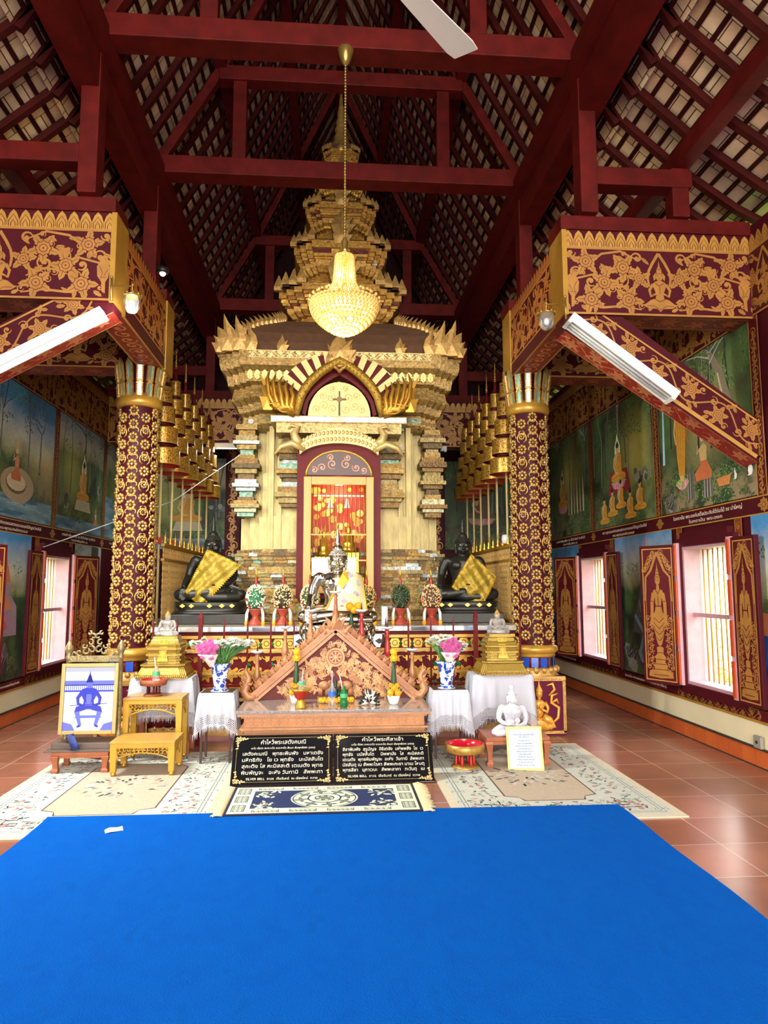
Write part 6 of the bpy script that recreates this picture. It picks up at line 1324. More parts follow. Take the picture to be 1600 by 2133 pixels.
# offerings on the table
mat('marigold', 'f0a010', .7, noise=.2); mat('china_white', 'd0d0d0', .2, coat=.3); mat('red_gold', 'b5281c', .3, metal=.2); mat('label_blue', '2a5fb0', .5); mat('label_green', '4aa06a', .5)
def cone_offering(x, y, label):
    t = thing('flower_offering', label, 'offering', (x, y, .5)); b = MB(); b.lathe([(.035, 0), (.04, .01), (.058, .075), (.05, .075)], n=20); b.build('white_cup', 'china_white', t)
    b = MB(); b.lathe([(.035, .06), (.03, .15), (.02, .27), (.012, .37)], n=12)
    for k in range(16): a = k*pi/8; b.tube([(.03*cos(a), .03*sin(a), .07), (.09*cos(a), .07*sin(a), .11+.02*(k % 3))], [.008, .001], n=4)
    b.build('green_leaf_cone', 'leaf_dark', t); b = MB(); R = random.Random(5)
    for (cx, cz, r_) in ((0, .39, .03), (0, .44, .03), (-.03, .1, .03), (.03, .1, .03), (0, .14, .028), (-.025, .16, .02), (.025, .16, .02)):
        b.cut(); b.sph((cx, -.035 if cz < .3 else 0, cz), (r_, r_*.8, r_), 12, 8)
        for k in range(14): a, e = R.uniform(0, 6.3), R.uniform(-1.2, 1.2); b.sph((cx+r_*cos(a)*cos(e), (-.035 if cz < .3 else 0)+r_*.8*sin(a)*cos(e), cz+r_*sin(e)), r_*.3, 5, 3)
    b.build('marigold_bloom', 'marigold', t)
cone_offering(-.3, 6.2, 'green leaf cone with marigolds in a white cup behind the red and gold bowl'); cone_offering(.54, 6.1, 'green leaf cone with marigolds in a white cup on the right of the altar table')
def bottle(x, y, z, label, m, lab, h=.2, straw=True, lean=.2):
    t = thing('drink_bottle', label, 'bottle', (x, y, z)); b = MB(); r = .032; b.lathe([(r*.8, 0), (r, .01), (r, h*.3), (r*.86, h*.38), (r, h*.46), (r, h*.68), (r*.7, h*.8), (.013, h*.92), (.013, h)], n=18); b.build('bottle_body', m, t)
    b = MB(); b.lathe([(r*1.02, h*.47), (r*1.02, h*.66)], n=18, caps=False); b.build('label_band', lab, t)
    if straw: b = MB(); b.tube([(0, 0, h*.5), (-lean*h*.6, 0, h*1.5)], .004, n=6); b.build('straw', 'china_white', t)
    return t
bottle(.01, 5.98, .5, 'clear plastic water bottle with a blue label and a straw on the altar table', 'clear_plastic', 'label_blue', .2, True, .0); bottle(.11, 5.98, .5, 'green drink bottle with a leaning white straw on the altar table', 'water_green', 'label_green', .17, True, .35)
t = thing('pedestal_bowl', 'red and gold footed offering bowl on the altar table', 'bowl', (-.25, 5.97, .5)); b = MB(); b.lathe([(.045, 0), (.05, .01), (.03, .06), (.028, .075)], n=20); b.build('gold_foot', 'bright_gold', t); b = MB(); b.lathe([(.028, .07), (.05, .09), (.06, .125), (.085, .15), (.08, .152), (.05, .12)], n=24); b.build('red_bowl', 'red_gold', t); b = MB(); b.lathe([(.07, .135), (.088, .15), (.087, .158), (.07, .155)], n=24); b.build('gold_rim', 'bright_gold', t)
bottle(-.24, 5.97, .63, 'small clear bottle with straw standing in the red and gold footed bowl', 'clear_plastic', 'label_green', .12, True, -.1)
t = thing('dried_bouquet', 'bunch of dark and pale dried flowers lying on the right of the altar table', 'dried flowers', (.33, 6.08, .5)); R = random.Random(3)
for nm, m, n in (('dark_leaves', 'bronze_dark', 26), ('pale_petals', 'wrap_paper', 22)):
    b = MB()
    for k in range(n): a = R.uniform(-.3, pi+.3); l = R.uniform(.05, .13); b.tube([(0, 0, .02), (l*.5*cos(a), -.02, l*.6*sin(a)+.03), (l*.8*cos(a), -.03*R.random(), l*sin(a)+.03)], [.006, .014, .003], n=5)
    b.build(nm, m, t)
t = thing('figurine', 'tiny dark green seated figurine between the carved elephants', 'figurine', (.04, 6.33, .5)); b = MB(); b.lathe([(.03, 0), (.035, .02), (.03, .05), (.018, .09), (.02, .12), (.012, .15), (.004, .19)], n=12); b.sph((0, -.01, .125), .02, 8, 6)
for q in (1, -1): b.tube([(q*.02, 0, .1), (q*.035, -.01, .07), (q*.02, -.03, .05)], .009, n=6); b.sph((q*.035, -.015, .02), (.02, .02, .015), 8, 5)
b.build('figurine_body', mat('jade_dark', '1c3a2c', .3), t)
t = thing('garland', 'orange marigold garland lying at the foot of the altar pediment', 'garland', (.05, 6.2, .5)); R = random.Random(6); b = MB()
for k in range(40): a = k*2*pi/40; b.sph((.11*cos(a)*1.3, .05*sin(a), .02+.01*(k % 2)), .016, 6, 4)
b.build('marigold_string', 'marigold', t)
# offering bowls of folded flowers on the platform
OFF = [(-.81, 'white and green flower dome'), (-.52, 'cream and dark bud dome'), (-.23, 'white and yellow bud dome'), (.38, 'pale gold bud dome'), (.75, 'dark green leaf dome'), (1.09, 'cream fan shaped leaf dome')]
PALS = [('dfe8c4', '2c6a44'), ('d8c08c', '3a3020'), ('e8e0b0', '3a4a2c'), ('cfa860', '3a4030'), ('4a5a34', '22301c'), ('dcc088', '5a3a28')]
POS_ = ['at the far left', 'second from the left', 'just left of silver statue', 'just right of silver statue', 'second from the right', 'at the far right']
for i, ((x, nm), pal) in enumerate(zip(OFF, PALS)):
    t = thing('offering_stand', '%s on red footed bowl, %s' % (nm, POS_[i]), 'offering', (x, 7.62, 1.1)); R = random.Random(i+20)
    b = MB(); b.lathe([(.1, 0), (.095, .015), (.04, .07), (.035, .09), (.085, .16), (.09, .17), (.05, .17)], n=20); b.build('red_footed_bowl', mat('terracotta_red', '9a3c2a', .4), t)
    b = MB(); c = MB(); b.sph((0, 0, .28), (.088, .084, .125), 14, 10)
    for k in range(330):
        a = R.uniform(0, 2*pi); e = math.asin(R.uniform(-.65, 1)); p = (.092*cos(a)*cos(e), .088*sin(a)*cos(e), .28+.13*sin(e)); l = 1.14; c.sph((p[0]*l, p[1]*l, .28+(p[2]-.28)*l), .0085, 5, 3)
        (c if k % 2 else c).tube([p, (p[0]*l, p[1]*l, .28+(p[2]-.28)*l)], [.005, .005], n=4)
    b.build('green_core', mat('core%d' % i, pal[1], .7), t); c.build('folded_buds', mat('buds%d' % i, pal[0], .6, noise=.2), t)
    b = MB(); b.lathe([(.02, .4), (.014, .44), (.018, .46), (.006, .52)], n=10); b.build('red_spike', 'post_red', t); b = MB(); b.lathe([(.012, .5), (.008, .55), (.002, .63)], n=8); b.build('gold_tip', 'bright_gold', t)
    for q in (1, -1):
        b = MB(); b.tube([(q*.07, -.05, .17), (q*.085, -.07, .12), (q*.088, -.07, .04)], [.012, .016, .018], n=8); g_ = b.build('garland_tassel', 'petal_white', t)
        b = MB(); b.sph((q*.088, -.07, .02), (.022, .02, .03), 10, 8); b.build('marigold_end', 'marigold', g_)
        b = MB(); b.tube([(q*.05, -.06, .18), (q*.1, -.03, .24), (q*.1, .0, .32), (q*.04, .0, .4)], .008, n=6); b.build('red_braid', 'post_red', t)
t = thing('pillar_candle', 'plain white pillar candle standing on the platform right of the silver statue', 'candle', (.57, 7.5, 1.1)); b = MB(); b.lathe([(.035, 0), (.036, .01), (.035, .19), (.025, .195), (.004, .185)], n=18); b.build('wax', 'china_white', t); b = MB(); b.tube([(0, 0, .18), (.003, 0, .21)], .003, n=5); b.build('wick', 'bronze_dark', t)
t = thing('leaf_cone', 'tall thin green leaf cone right of the silver statue', 'offering', (.19, 6.63, .0)); b = MB(); b.lathe([(.03, .0), (.035, .86), (.03, 1.0), (.02, 1.2), (.004, 1.28)], n=10); b.build('rolled_leaves', 'leaf_dark', t); b = MB(); [b.sph((.02+.04*k, -.03, 1.29+.03*(k % 2)), .04, 9, 6) for k in range(-1, 2)]; b.build('marigold_bloom', 'marigold', t)
# ------------------------------------------------------------------ yellow carved stools
mat('yellow_paint', 'b88a26', .35, noise=.08)
def stool(x0, x1, y0, y1, h, label):
    t = thing('carved_stool', label, 'stool', ((x0+x1)/2, (y0+y1)/2, .0095)); hx, hy = (x1-x0)/2, (y1-y0)/2
    b = MB(); b.box(-hx, hx, -hy, hy, h-.02, h); b.build('stool_top', mat('stool_top_wood', 'b5853a', .3, noise=.15), t, bevel=.004); b = MB(); b.box(-hx+.004, hx-.004, -hy+.004, hy-.004, h-.05, h-.02); b.build('top_rail', 'yellow_paint', t)
    for qx in (1, -1):
        for qy in (1, -1):
            x, y = qx*(hx-.028), qy*(hy-.028); b = MB(); b.rings([[(x+a*w_, y+c*w_, z) for a, c in ((-1, -1), (1, -1), (1, 1), (-1, 1))] for z, w_ in ((.03, .022), (h*.5, .024), (h-.05, .026))]); lg = b.build('leg', 'yellow_paint', t, bevel=.003)
            b = MB(); b.lathe([(.014, 0), (.022, .012), (.02, .028), (.012, .034)], c=(x, y, 0), n=12); b.build('foot', 'bright_gold', lg)
    for ax in (0, 1):
        for q in (1, -1):
            L = hx if ax == 0 else hy; H = .1 if h > .4 else .085; b = MB(); R = random.Random(5); zc = h-.05
            P = (lambda u, v, o=0: (u, q*(hy-.02)+o, v)) if ax == 0 else (lambda u, v, o=0: (q*(hx-.02)+o, u, v))
            n = int(L*2/.035)
            for i in range(n):
                u = -L+.05+i*(2*L-.1)/(n-1); dd = H*(.55+.45*abs(u/L)**2)
                for k in range(2): r_ = .012+.004*k; zz = zc-.016-dd*.4*k; b.tube([P(u+r_*cos(a+i)*(1), zz+r_*sin(a+i)) for a in [j*.9 for j in range(6)]], [.004, .006, .006, .005, .004, .002], n=5)
            b.tube([P(-L+.05+(2*L-.1)*j/14, zc-H*(.5+.5*abs(j/7-1)**2)) for j in range(15)], .006, n=5); b.tube([P(-L+.05, zc-.004), P(L-.05, zc-.004)], .006, n=5)
            for e in (1, -1): b.tube([P(e*(L-.05), zc-.01), P(e*(L-.055), zc-H*.9), P(e*(L-.05), zc-H*1.25)], [.008, .01, .003], n=5)
            b.build('carved_apron', 'bright_gold' if 0 else 'yellow_paint', t)
    return t
stool(-1.75, -1.24, 5.84, 6.18, .27, 'low yellow carved stool standing in front of the taller one'); stool(-1.77, -1.27, 6.22, 6.52, .55, 'taller yellow carved stool behind the low one, lacquer tray on top')
def footed_tray(x, y, z, r, h, label, outer, inner, nleg=4):
    t = thing('footed_tray', label, 'tray', (x, y, z)); b = MB(); b.lathe([(r*.6, h*.6), (r*.95, h*.66), (r, h*.8), (r*1.0, h), (r*.93, h)], n=32, caps=False); b.build('tray_side', outer, t); b = MB(); b.lathe([(r*.94, h*.99), (r*.85, h*.75), (.01, h*.7)], n=32, caps=False); b.build('tray_inside', inner, t)
    for k in range(nleg+1): a = k*2*pi/(nleg+1); b = MB(); b.lathe([(r*.09, h*.12), (r*.07, h*.2), (r*.09, h*.35), (r*.06, h*.42), (r*.09, h*.62)], c=(r*.45*cos(a), r*.45*sin(a), 0), n=10); b.build('leg', 'red_gold' if nleg == 5 else 'red_lacquer', t)
    b = MB(); b.lathe([(r*.68, 0), (r*.7, h*.06), (r*.62, h*.13), (.01, h*.13)], n=28); b.build('base_ring', outer, t); return t
footed_tray(-1.55, 6.36, .56, .115, .14, 'woven lacquer tray on legs standing on the taller yellow stool', mat('basket', '8a4a2c', .5, noise=.3, nscale=60), 'red_gold')
bottle(-1.53, 6.36, .66, 'small water bottle standing in the lacquer tray on the yellow stool', 'clear_plastic', 'label_green', .15)
footed_tray(1.12, 5.93, .003, .165, .2, 'round red and gold footed tray on the floor right of the stone tablets', mat('tray_gold', 'a8803c', .4, metal=.4, noise=.3, nscale=40), mat('tray_red', 'c0182c', .2, coat=.4), 5)
# ------------------------------------------------------------------ small wooden table, framed notice
plain_table('low_wooden_table', 1.3, 1.84, 5.9, 6.28, .235, 'small brown wooden table under the white marble statue', 'wood_brown', .028, True, .03)
t = thing('framed_notice', 'gold framed white paper with Thai writing leaning against the small wooden table', 'framed notice', (1.6, 5.79, .003)); t.rotation_euler = (radians(-14), radians(-2.5), radians(-14))
W_, H_ = .29, .345
for (x0, x1, z0, z1) in ((-W_/2, -W_/2+.02, 0, H_), (W_/2-.02, W_/2, 0, H_), (-W_/2+.02, W_/2-.02, 0, .02), (-W_/2+.02, W_/2-.02, H_-.02, H_)): b = MB(); b.box(x0, x1, -.01, .01, z0, z1); b.build('frame_side', mat('frame_gold', 'b89c44', .35, metal=.4), t)
b = MB(); b.box(-W_/2+.02, W_/2-.02, 0, .006, .02, H_-.02); pp = b.build('paper', mat('paper_white', 'a2aaba', .3), t)
lettering('คำอาราธนาบูชาพระแก้ว', 'heading', mat('ink_blue', '2a4a9a', .6).name, pp, (0, -.002, .275), .022, width=.17); lettering('พระแก้วขาว', 'heading', 'ink_blue', pp, (0, -.002, .257), .016, width=.08)
for k, s_ in enumerate(('นะโม ตัสสะ ภะคะวะโต', 'อะระหะโต สัมมาสัมพุทธัสสะ', 'พุทธัง สะระณัง คัจฉามิ', 'ธัมมัง สะระณัง คัจฉามิ', 'สังฆัง สะระณัง คัจฉามิ', 'ทุติยัมปิ พุทธัง สะระณัง', 'ทุติยัมปิ ธัมมัง', 'ตะติยัมปิ พุทธัง สะระณัง', 'ตะติยัมปิ ธัมมัง', 'สาธุ สาธุ สาธุ')): lettering(s_, 'text_line', mat('ink_grey', '3a4048', .6).name, pp, (.0, -.002, .228-k*.021), .015, width=.1+.06*((k*7) % 5)/5)
# ------------------------------------------------------------------ black stone tablets
mat('black_stone', '0e1014', .08, coat=.5); mat('stone_letter', 'd8cdb4', .5); mat('stone_gold', 'c4a468', .4, metal=.3)
L1 = ['คำไหว้พระเสตังคมณี', 'นะโม ตัสสะ ภะคะวะโต อะระหะโต สัมมา สัมพุทธัสสะ (๓จบ)', 'เสตังคะมณี   พุทธะพิมพัง   มหาเตชัง', 'มหิทธิกัง   โย เว พุทธัง   นะมัสสันโต', 'สุคะติง โส คะมิสสะติ เตเนตัง พุทธ', 'พิมพัญจะ   อะหัง วันทามิ   สัพพะทา', 'SILVER BELL  ถาวร  เจือจันทร์  ณ เชียงใหม่  ถวาย']
L2 = ['คำไหว้พระศีลาเจ้า', 'นะโม ตัสสะ ภะคะวะโต อะระหะโต สัมมา สัมพุทธัสสะ (๓จบ)', 'สีลาพิมพัง  สุรูปัญจ  อิธิเตชัง  มหัพพลัง  โย  เว', 'พุทธัง   นมัสสันโต     นิพพานัง   โส   คะมิสสะติ', 'เตเนตัง  พุทธพิมพัญจะ  อะหัง  วันทามิ  สัพพะทา', 'นัสสันตุ เม สัพพะโรคา สัพพะกะยา มาเม โหนตุ', 'พุทธสีลา   นุภาเวนะ   สัพพะลาภา   ภะวันตุ   เม', 'SILVER BELL  ถาวร  เจือจันทร์  ณ เชียงใหม่  ถวาย']
def tablet(x0, x1, lines, label, sizes):
    W_ = x1-x0; H_ = .39; t = thing('stone_tablet', label, 'stone tablet', ((x0+x1)/2, 5.5, .012)); t.rotation_euler = (radians(-33), 0, 0)
    b = MB(); b.box(-W_/2, W_/2, 0, .02, 0, H_); b.build('slab', 'black_stone', t, bevel=.003)
    d = Draw(); c1 = S('c4a468')
    for qx in (1, -1):
        for qz in (1, -1):
            X = lambda a: qx*(W_/2-.03-a); Z = lambda c: H_/2+qz*(H_/2-.025-c)
            for a, c, r_, p in ((.0, .0, .014, 0), (.02, .0, .012, 1), (.0, .02, .012, 2), (.04, .003, .01, 3), (.003, .04, .01, 4), (.058, .005, .008, 5), (.005, .06, .008, 1), (.075, .004, .006, 2), (.004, .08, .006, 2), (.02, .015, .01, 0)): d.scroll(X(a), Z(c), r_, p*1.3, qx*qz, 1.4, .005, c1, 0); d.leaf(X(a), Z(c), p*1.7, .018, .01, c1, 0)
            d.stroke([(X(.08), Z(.0)), (0, Z(0))], .0015, .0015, c1, 0)
        d.stroke([(qx*(W_/2-.03), .11), (qx*(W_/2-.03), H_-.11)], .0015, .0015, c1, 0)
    b = MB(); d.place(b, (0, -.001, 0), (1, 0, 0), (0, 0, 1), eps=.0004); b.build('corner_scrolls', mat('tablet_gold', 'ffffff', .4, attr=True), t)
    for s_, (z, sz, w_) in zip(lines, sizes): lettering(s_, 'engraved_line', 'stone_letter', t, (0, -.0015, z), sz, width=W_*w_)
    return t
tablet(-.755, .018, L1, 'black stone tablet with Thai prayer lettering, left of the pair below the altar', [(.315, .045, .45), (.277, .02, .64), (.228, .038, .8), (.18, .038, .8), (.132, .038, .8), (.083, .038, .8), (.04, .024, .7)])
tablet(.026, .80, L2, 'black stone tablet with Thai prayer lettering, right of the pair below the altar', [(.325, .04, .42), (.292, .02, .64), (.25, .034, .82), (.21, .034, .82), (.17, .034, .82), (.13, .034, .82), (.09, .034, .82), (.045, .024, .72)])
# ------------------------------------------------------------------ framed blue picture on its easel
mat('old_bronze', '8a7a55', .4, metal=.5, noise=.35, nscale=20, bump=.4); mat('old_wood_grey', '5a4a42', .45, noise=.35, nscale=9)
plain_table('low_wooden_stand', -2.25, -1.8, 5.98, 6.28, .165, 'low reddish brown stand under the easel of the blue picture', 'wood_brown', .028, True, .02)
t = thing('picture_easel', 'ornate bronze table easel holding the blue picture', 'easel', (-2.0, 6.14, .175))
b = MB(); b.box(-.31, .215, -.17, .16, 0, .015); b.box(-.27, .21, -.12, .14, .015, .06); b.build('easel_base', 'old_wood_grey', t, bevel=.004)
for q in (1, -1):
    b = MB(); x = q*.215; b.lathe([(.035, .06), (.025, .08), (.03, .11), (.018, .14), (.024, .2), (.02, .5), (.02, .72), (.03, .74), (.018, .76), (.03, .79), (.034, .82), (.02, .85), (.006, .88)], c=(x, .04, 0), n=14); b.build('turned_post', 'old_bronze', t)
b = MB(); b.box(-.21, .21, .02, .06, .7, .75); b.build('cross_rail', 'old_bronze', t)
b = MB(); R = random.Random(2)
for q in (1, -1):
    for (x, z, r_) in ((.03, .8, .035), (.08, .79, .035), (.13, .775, .03), (.17, .765, .022), (.04, .86, .03), (.02, .91, .028), (.09, .83, .025), (.05, .94, .02)): b.tube([(q*x+q*r_*(1-k*.1)*cos(k*.8+x*30), .04, z+r_*(1-k*.1)*sin(k*.8+x*30)) for k in range(8)], [.005, .009, .01, .01, .009, .008, .007, .005], n=6)
b.build('scrolled_crest', 'old_bronze', t)
t = thing('framed_picture', 'gold framed blue and white picture of a crowned seated figure on the bronze easel', 'picture', (-2.0, 6.06, .3)); t.rotation_euler = (radians(-3), 0, 0); W_, H_ = .46, .57
for (x0, x1, z0, z1) in ((-W_/2, -W_/2+.03, 0, H_), (W_/2-.03, W_/2, 0, H_), (-W_/2+.03, W_/2-.03, 0, .03), (-W_/2+.03, W_/2-.03, H_-.03, H_)): b = MB(); b.box(x0, x1, -.018, .012, z0, z1); b.build('frame_side', mat('frame_bronze', 'a8935a', .4, metal=.4), t, bevel=.004)
d = Draw(); w_, h_ = .4, .51; B1, B2, B3, WH = S('3038a0'), S('5a62bc'), S('1c2070'), S('a8adc0')
d.poly([(0, 0), (w_, 0), (w_, h_), (0, h_)], WH, 0); d.poly([(0, .33*h_+.2), (w_, .36), (w_, .4), (0, .4)], B2, 1); d.poly([(0, .36), (w_, .36), (w_, .368), (0, .368)], B3, 2); d.poly([(0, .31), (w_, .31), (w_, .322), (0, .322)], B1, 2)
for k in range(26): d.stroke([(k*.016, .322), (k*.016, .36)], .004, .004, B1, 2)
d.poly([(0, 0), (.1, 0), (.07, .05), (0, .07)], B2, 2); d.poly([(w_, 0), (.3, 0), (.33, .05), (w_, .07)], B2, 2); d.poly([(.06, 0), (.34, 0), (.3, .035), (.1, .035)], S('b8bde0'), 1)
for k, (a, z) in enumerate(((.13, .07), (.11, .1), (.12, .125))): d.poly([(a-.02, z), (w_-a+.02, z), (w_-a, z+.02), (a, z+.02)], B2 if k % 2 else S('c4c8e8'), 3)
X = lambda a: w_/2+a
for q in (1, -1):
    d.stroke([(X(q*.03), .19), (X(q*.085), .17), (X(q*.09), .14)], .05, .045, B1, 5); d.stroke([(X(q*.09), .15), (X(q*.075), .09), (X(q*.06), .035)], .04, .022, B2, 6); d.stroke([(X(q*.06), .04), (X(q*.085), .028)], .02, .014, B1, 7)
    d.stroke([(X(q*.055), .31), (X(q*.09), .26), (X(q*.085), .215), (X(q*.05), .2)], .032, .018, B1, 8)
d.poly([(X(-.05), .17), (X(-.04), .24), (X(-.07), .3), (X(-.06), .33), (X(-.02), .345), (X(.02), .345), (X(.06), .33), (X(.07), .3), (X(.04), .24), (X(.05), .17)], B1, 7)
d.poly([(X(-.03), .2), (X(-.02), .29), (X(.02), .29), (X(.03), .2)], B2, 9); d.stroke([(X(-.15), .2), (X(.15), .215)], .004, .004, B3, 12); d.disc(X(0), .37, .024, B2, 9, 12, .032); d.poly([(X(-.03), .385), (X(-.02), .41), (X(-.014), .43), (X(-.005), .45), (X(0), .48), (X(.005), .45), (X(.014), .43), (X(.02), .41), (X(.03), .385)], B3, 10)
for q in (1, -1): d.stroke([(X(q*.005), .37), (X(q*.016), .372)], .003, .003, B3, 11); d.stroke([(X(q*.02), .22), (X(q*.035), .3)], .006, .003, B3, 11)
d.stroke([(X(-.008), .352), (X(.008), .352)], .003, .003, B3, 11)
b = MB(); d.place(b, (-.2, -.004, .03), (1, 0, 0), (0, 0, 1), eps=.0002); b.build('picture_print', mat('glossy_print', 'ffffff', .12, attr=True), t)
b = MB(); b.box(-.2, .2, -.002, .008, .03, .54); b.build('backing_board', 'old_wood_grey', t)
# trays, blue cloth and jar behind the easel
def shallow_tray(x, y, r, label, m):
    t = thing('round_tray', label, 'tray', (x, y, .003)); b = MB(); b.lathe([(r*.7, 0), (r*.9, .02), (r, .05), (r*.95, .052), (r*.85, .025), (.01, .02)], n=28); b.build('tray_body', m, t); b = MB(); b.lathe([(r*.6, .021), (r*.55, .06), (r*.2, .09), (.01, .1)], n=14); b.build('wrapped_offering', 'wrap_paper' if r > .15 else 'tray_red', t)
shallow_tray(-2.02, 6.6, .17, 'shallow round red tray on the floor behind the blue picture', 'tray_red'); shallow_tray(-1.99, 7.0, .14, 'small pink red tray in front of the left column', mat('tray_pink', 'c8505a', .3))
t = thing('jar', 'clear jar with white lid beside the left column behind the yellow stool', 'jar', (-1.87, 6.78, .003)); b = MB(); b.lathe([(.05, 0), (.055, .02), (.055, .2), (.045, .22)], n=20); b.build('jar_body', 'clear_plastic', t); b = MB(); b.lathe([(.048, .22), (.05, .225), (.05, .25), (.01, .252)], n=20); b.build('lid', 'china_white', t)
t = thing('blue_cloth', 'dark blue cloth strap hanging below the framed blue picture', 'cloth', (-2.12, 6.0, .2)); b = MB()
b.rings([[(x-.03, y, z), (x+.03, y-.01, z+.01), (x+.03, y, z+.014), (x-.03, y+.01, z+.004)] for x, y, z in ((-.02, .06, .1), (.01, .0, .09), (.05, -.05, .05), (.08, -.07, .0))], smooth=True); b.build('strap', mat('navy_cloth', '1c2c6a', .7), t)
# ------------------------------------------------------------------ carpets
cm = mat('blue_carpet', '0056b2', .95, noise=.2, nscale=9, bump=.6, bscale=140, col2='00499c', stretch=(1, .6, 1)); cm.node_tree.nodes['Principled BSDF'].inputs['Specular IOR Level'].default_value = .05; b = MB()
n = 40; E1 = [(-1.83+.006*sin(i*.8), 4.87-i*.17) for i in range(n)]; E2 = [(1.97-.004*i*.2+.006*sin(i), 4.83-i*.17) for i in range(n)]
b.add([(x, y, .016) for x, y in E1]+[(x, y, .016) for x, y in E2]+[(x, y, .0095) for x, y in E1]+[(x, y, .0095) for x, y in E2], [(i, i+1, n+i+1, n+i) for i in range(n-1)]+[(i, 2*n+i, 2*n+i+1, i+1) for i in range(n-1)]+[(n+i, n+i+1, 3*n+i+1, 3*n+i) for i in range(n-1)]+[(0, n, 3*n, 2*n)])
o = b.build('carpet', 'blue_carpet'); tag(o, 'large plain bright blue carpet covering the floor in front of the altar', 'carpet')
mat('rug_pile', 'ffffff', .95, attr=True, noise=.08, nscale=60)
def cream_rug(x0, x1, y0, y1, label, seed):
    t = thing('cream_rug', label, 'rug', (x0, y0, .0)); W_, H_ = x1-x0, y1-y0; b = MB(); b.box(0, W_, 0, H_, .001, .009, col=S('c4b8a0')); b.build('rug_backing', 'rug_pile', t)
    d = Draw(); R = random.Random(seed); CR, BE, IV, NV, TL, PK = S('b8ab94'), S('b09f8a'), S('b8baae'), S('1c1c34'), S('3c5658'), S('b0867a')
    d.poly([(.06, .06), (W_-.06, .06), (W_-.06, H_-.06), (.06, H_-.06)], IV, 0); a, c = .42, .4
    d.poly([(a+.12, c), (W_-a-.12, c), (W_-a-.1, c+.08), (W_-a, c+.12), (W_-a, H_-c-.12), (W_-a-.12, H_-c), (a+.12, H_-c), (a, H_-c-.12), (a, c+.12), (a+.1, c+.08)], S('5a3c38'), 1)
    k = .012; d.poly([(a+.12+k, c+k), (W_-a-.12-k, c+k), (W_-a-.1, c+.09), (W_-a-k, c+.13), (W_-a-k, H_-c-.13), (W_-a-.12, H_-c-k), (a+.12, H_-c-k), (a+k, H_-c-.13), (a+k, c+.13), (a+.1, c+.09)], BE, 2)
    for e in (.1, .125): 
        for p, q in (((e, e), (W_-e, e)), ((W_-e, e), (W_-e, H_-e)), ((W_-e, H_-e), (e, H_-e)), ((e, H_-e), (e, e))): d.stroke([p, q], .004, .004, NV, 2)
    for i in range(4):          # borders of stems, leaves and blossoms
        for s_ in range(150):
            L = W_ if i % 2 == 0 else H_; u = R.uniform(.16, L-.16); v = R.choice([.17+R.random()*.08, .28+R.random()*.09]); x, y = [(u, v), (W_-v, u), (u, H_-v), (v, u)][i]
            cc = R.choice([NV, TL, TL, S('6a7a5c'), S('3c4a58'), PK]); aa = R.uniform(0, 6.3)
            if R.random() < .55: d.leaf(x, y, aa, R.uniform(.03, .06), .02, cc, 3)
            else: d.stroke([(x, y), (x+.025*cos(aa), y+.025*sin(aa)), (x+.05*cos(aa+.6), y+.05*sin(aa+.6))], .005, .003, cc, 3)
            if s_ % 7 == 0: d.flower(x, y, .018, PK, S('8a6a60'), 4, 0, 0, 6)
    for i in range(int(H_/.25)):     # ribbon ties on the outer stripe
        for x in (.112, W_-.112): y = .15+i*.25; d.disc(x, y, .03, IV, 3, 8, .012); [d.stroke([(x, y), (x+q*.04, y+.03), (x+q*.045, y-.01)], .005, .005, NV, 4) for q in (1, -1)]
    for cx in (.35, W_-.35):        # key corners
        for cy in (.3, H_-.3): q = 1 if cx < W_/2 else -1; d.stroke([(cx-.12*q, cy-.08), (cx+.03*q, cy-.08), (cx+.03*q, cy-.03), (cx-.07*q, cy-.03), (cx-.07*q, cy+.03), (cx-.0*q, cy+.03), (cx, cy+.08)], .012, .012, NV, 5)
    for s_ in range(90):
        aa = R.uniform(0, 6.3); r_ = .3*sqrt(R.random()); x, y = W_/2+r_*cos(aa), H_/2+r_*.9*sin(aa); cc = R.choice([NV, TL, IV, IV, S('8a8c7c'), PK]); d.leaf(x, y, aa+R.uniform(-.5, .5), R.uniform(.04, .08), .028, cc, 4)
    b = MB(); d.place(b, (0, 0, .0092), (1, 0, 0), (0, 1, 0), eps=.0002); b.build('woven_pattern', 'rug_pile', t); return t
cream_rug(-2.36, -.76, 4.5, 6.65, 'cream floral rug on the floor left of the altar under the yellow stools', 5); cream_rug(.82, 2.34, 4.57, 6.72, 'cream floral rug on the floor right of the altar under the framed notice', 6)
t = thing('navy_rug', 'small navy and cream fringed rug in front of the black stone tablets', 'rug', (-.70, 4.78, .017)); W_, H_ = 1.32, .64
b = MB(); b.box(0, W_, 0, H_, 0, .008, col=S('14182c')); b.build('rug_backing', 'rug_pile', t)
d = Draw(); CR, NV, GY = S('cdd0b8'), S('10204e'), S('3c423c'); d.poly([(.02, .02), (W_-.02, .02), (W_-.02, H_-.02), (.02, H_-.02)], CR, 0); d.poly([(.16, .12), (W_-.16, .12), (W_-.16, H_-.12), (.16, H_-.12)], NV, 1)
def box2(x0, x1, y0, y1):
    d.poly([(x0, y0), (x1, y0), (x1, y1), (x0, y1)], GY, 2); d.poly([(x0+.006, y0+.006), (x1-.006, y0+.006), (x1-.006, y1-.006), (x0+.006, y1-.006)], CR, 3); n = max(1, int((x1-x0)/.03))
    for i in range(n):
        for j in range(max(1, int((y1-y0)/.035))): d.flower(x0+.016+i*(x1-x0-.03)/max(1, n-1) if n > 1 else (x0+x1)/2, y0+.02+j*.035, .009, GY, CR, 4, 4)
for k in range(4): box2(.18+k*.25, .36+k*.25, .04, .095); box2(.18+k*.25, .36+k*.25, H_-.095, H_-.04)
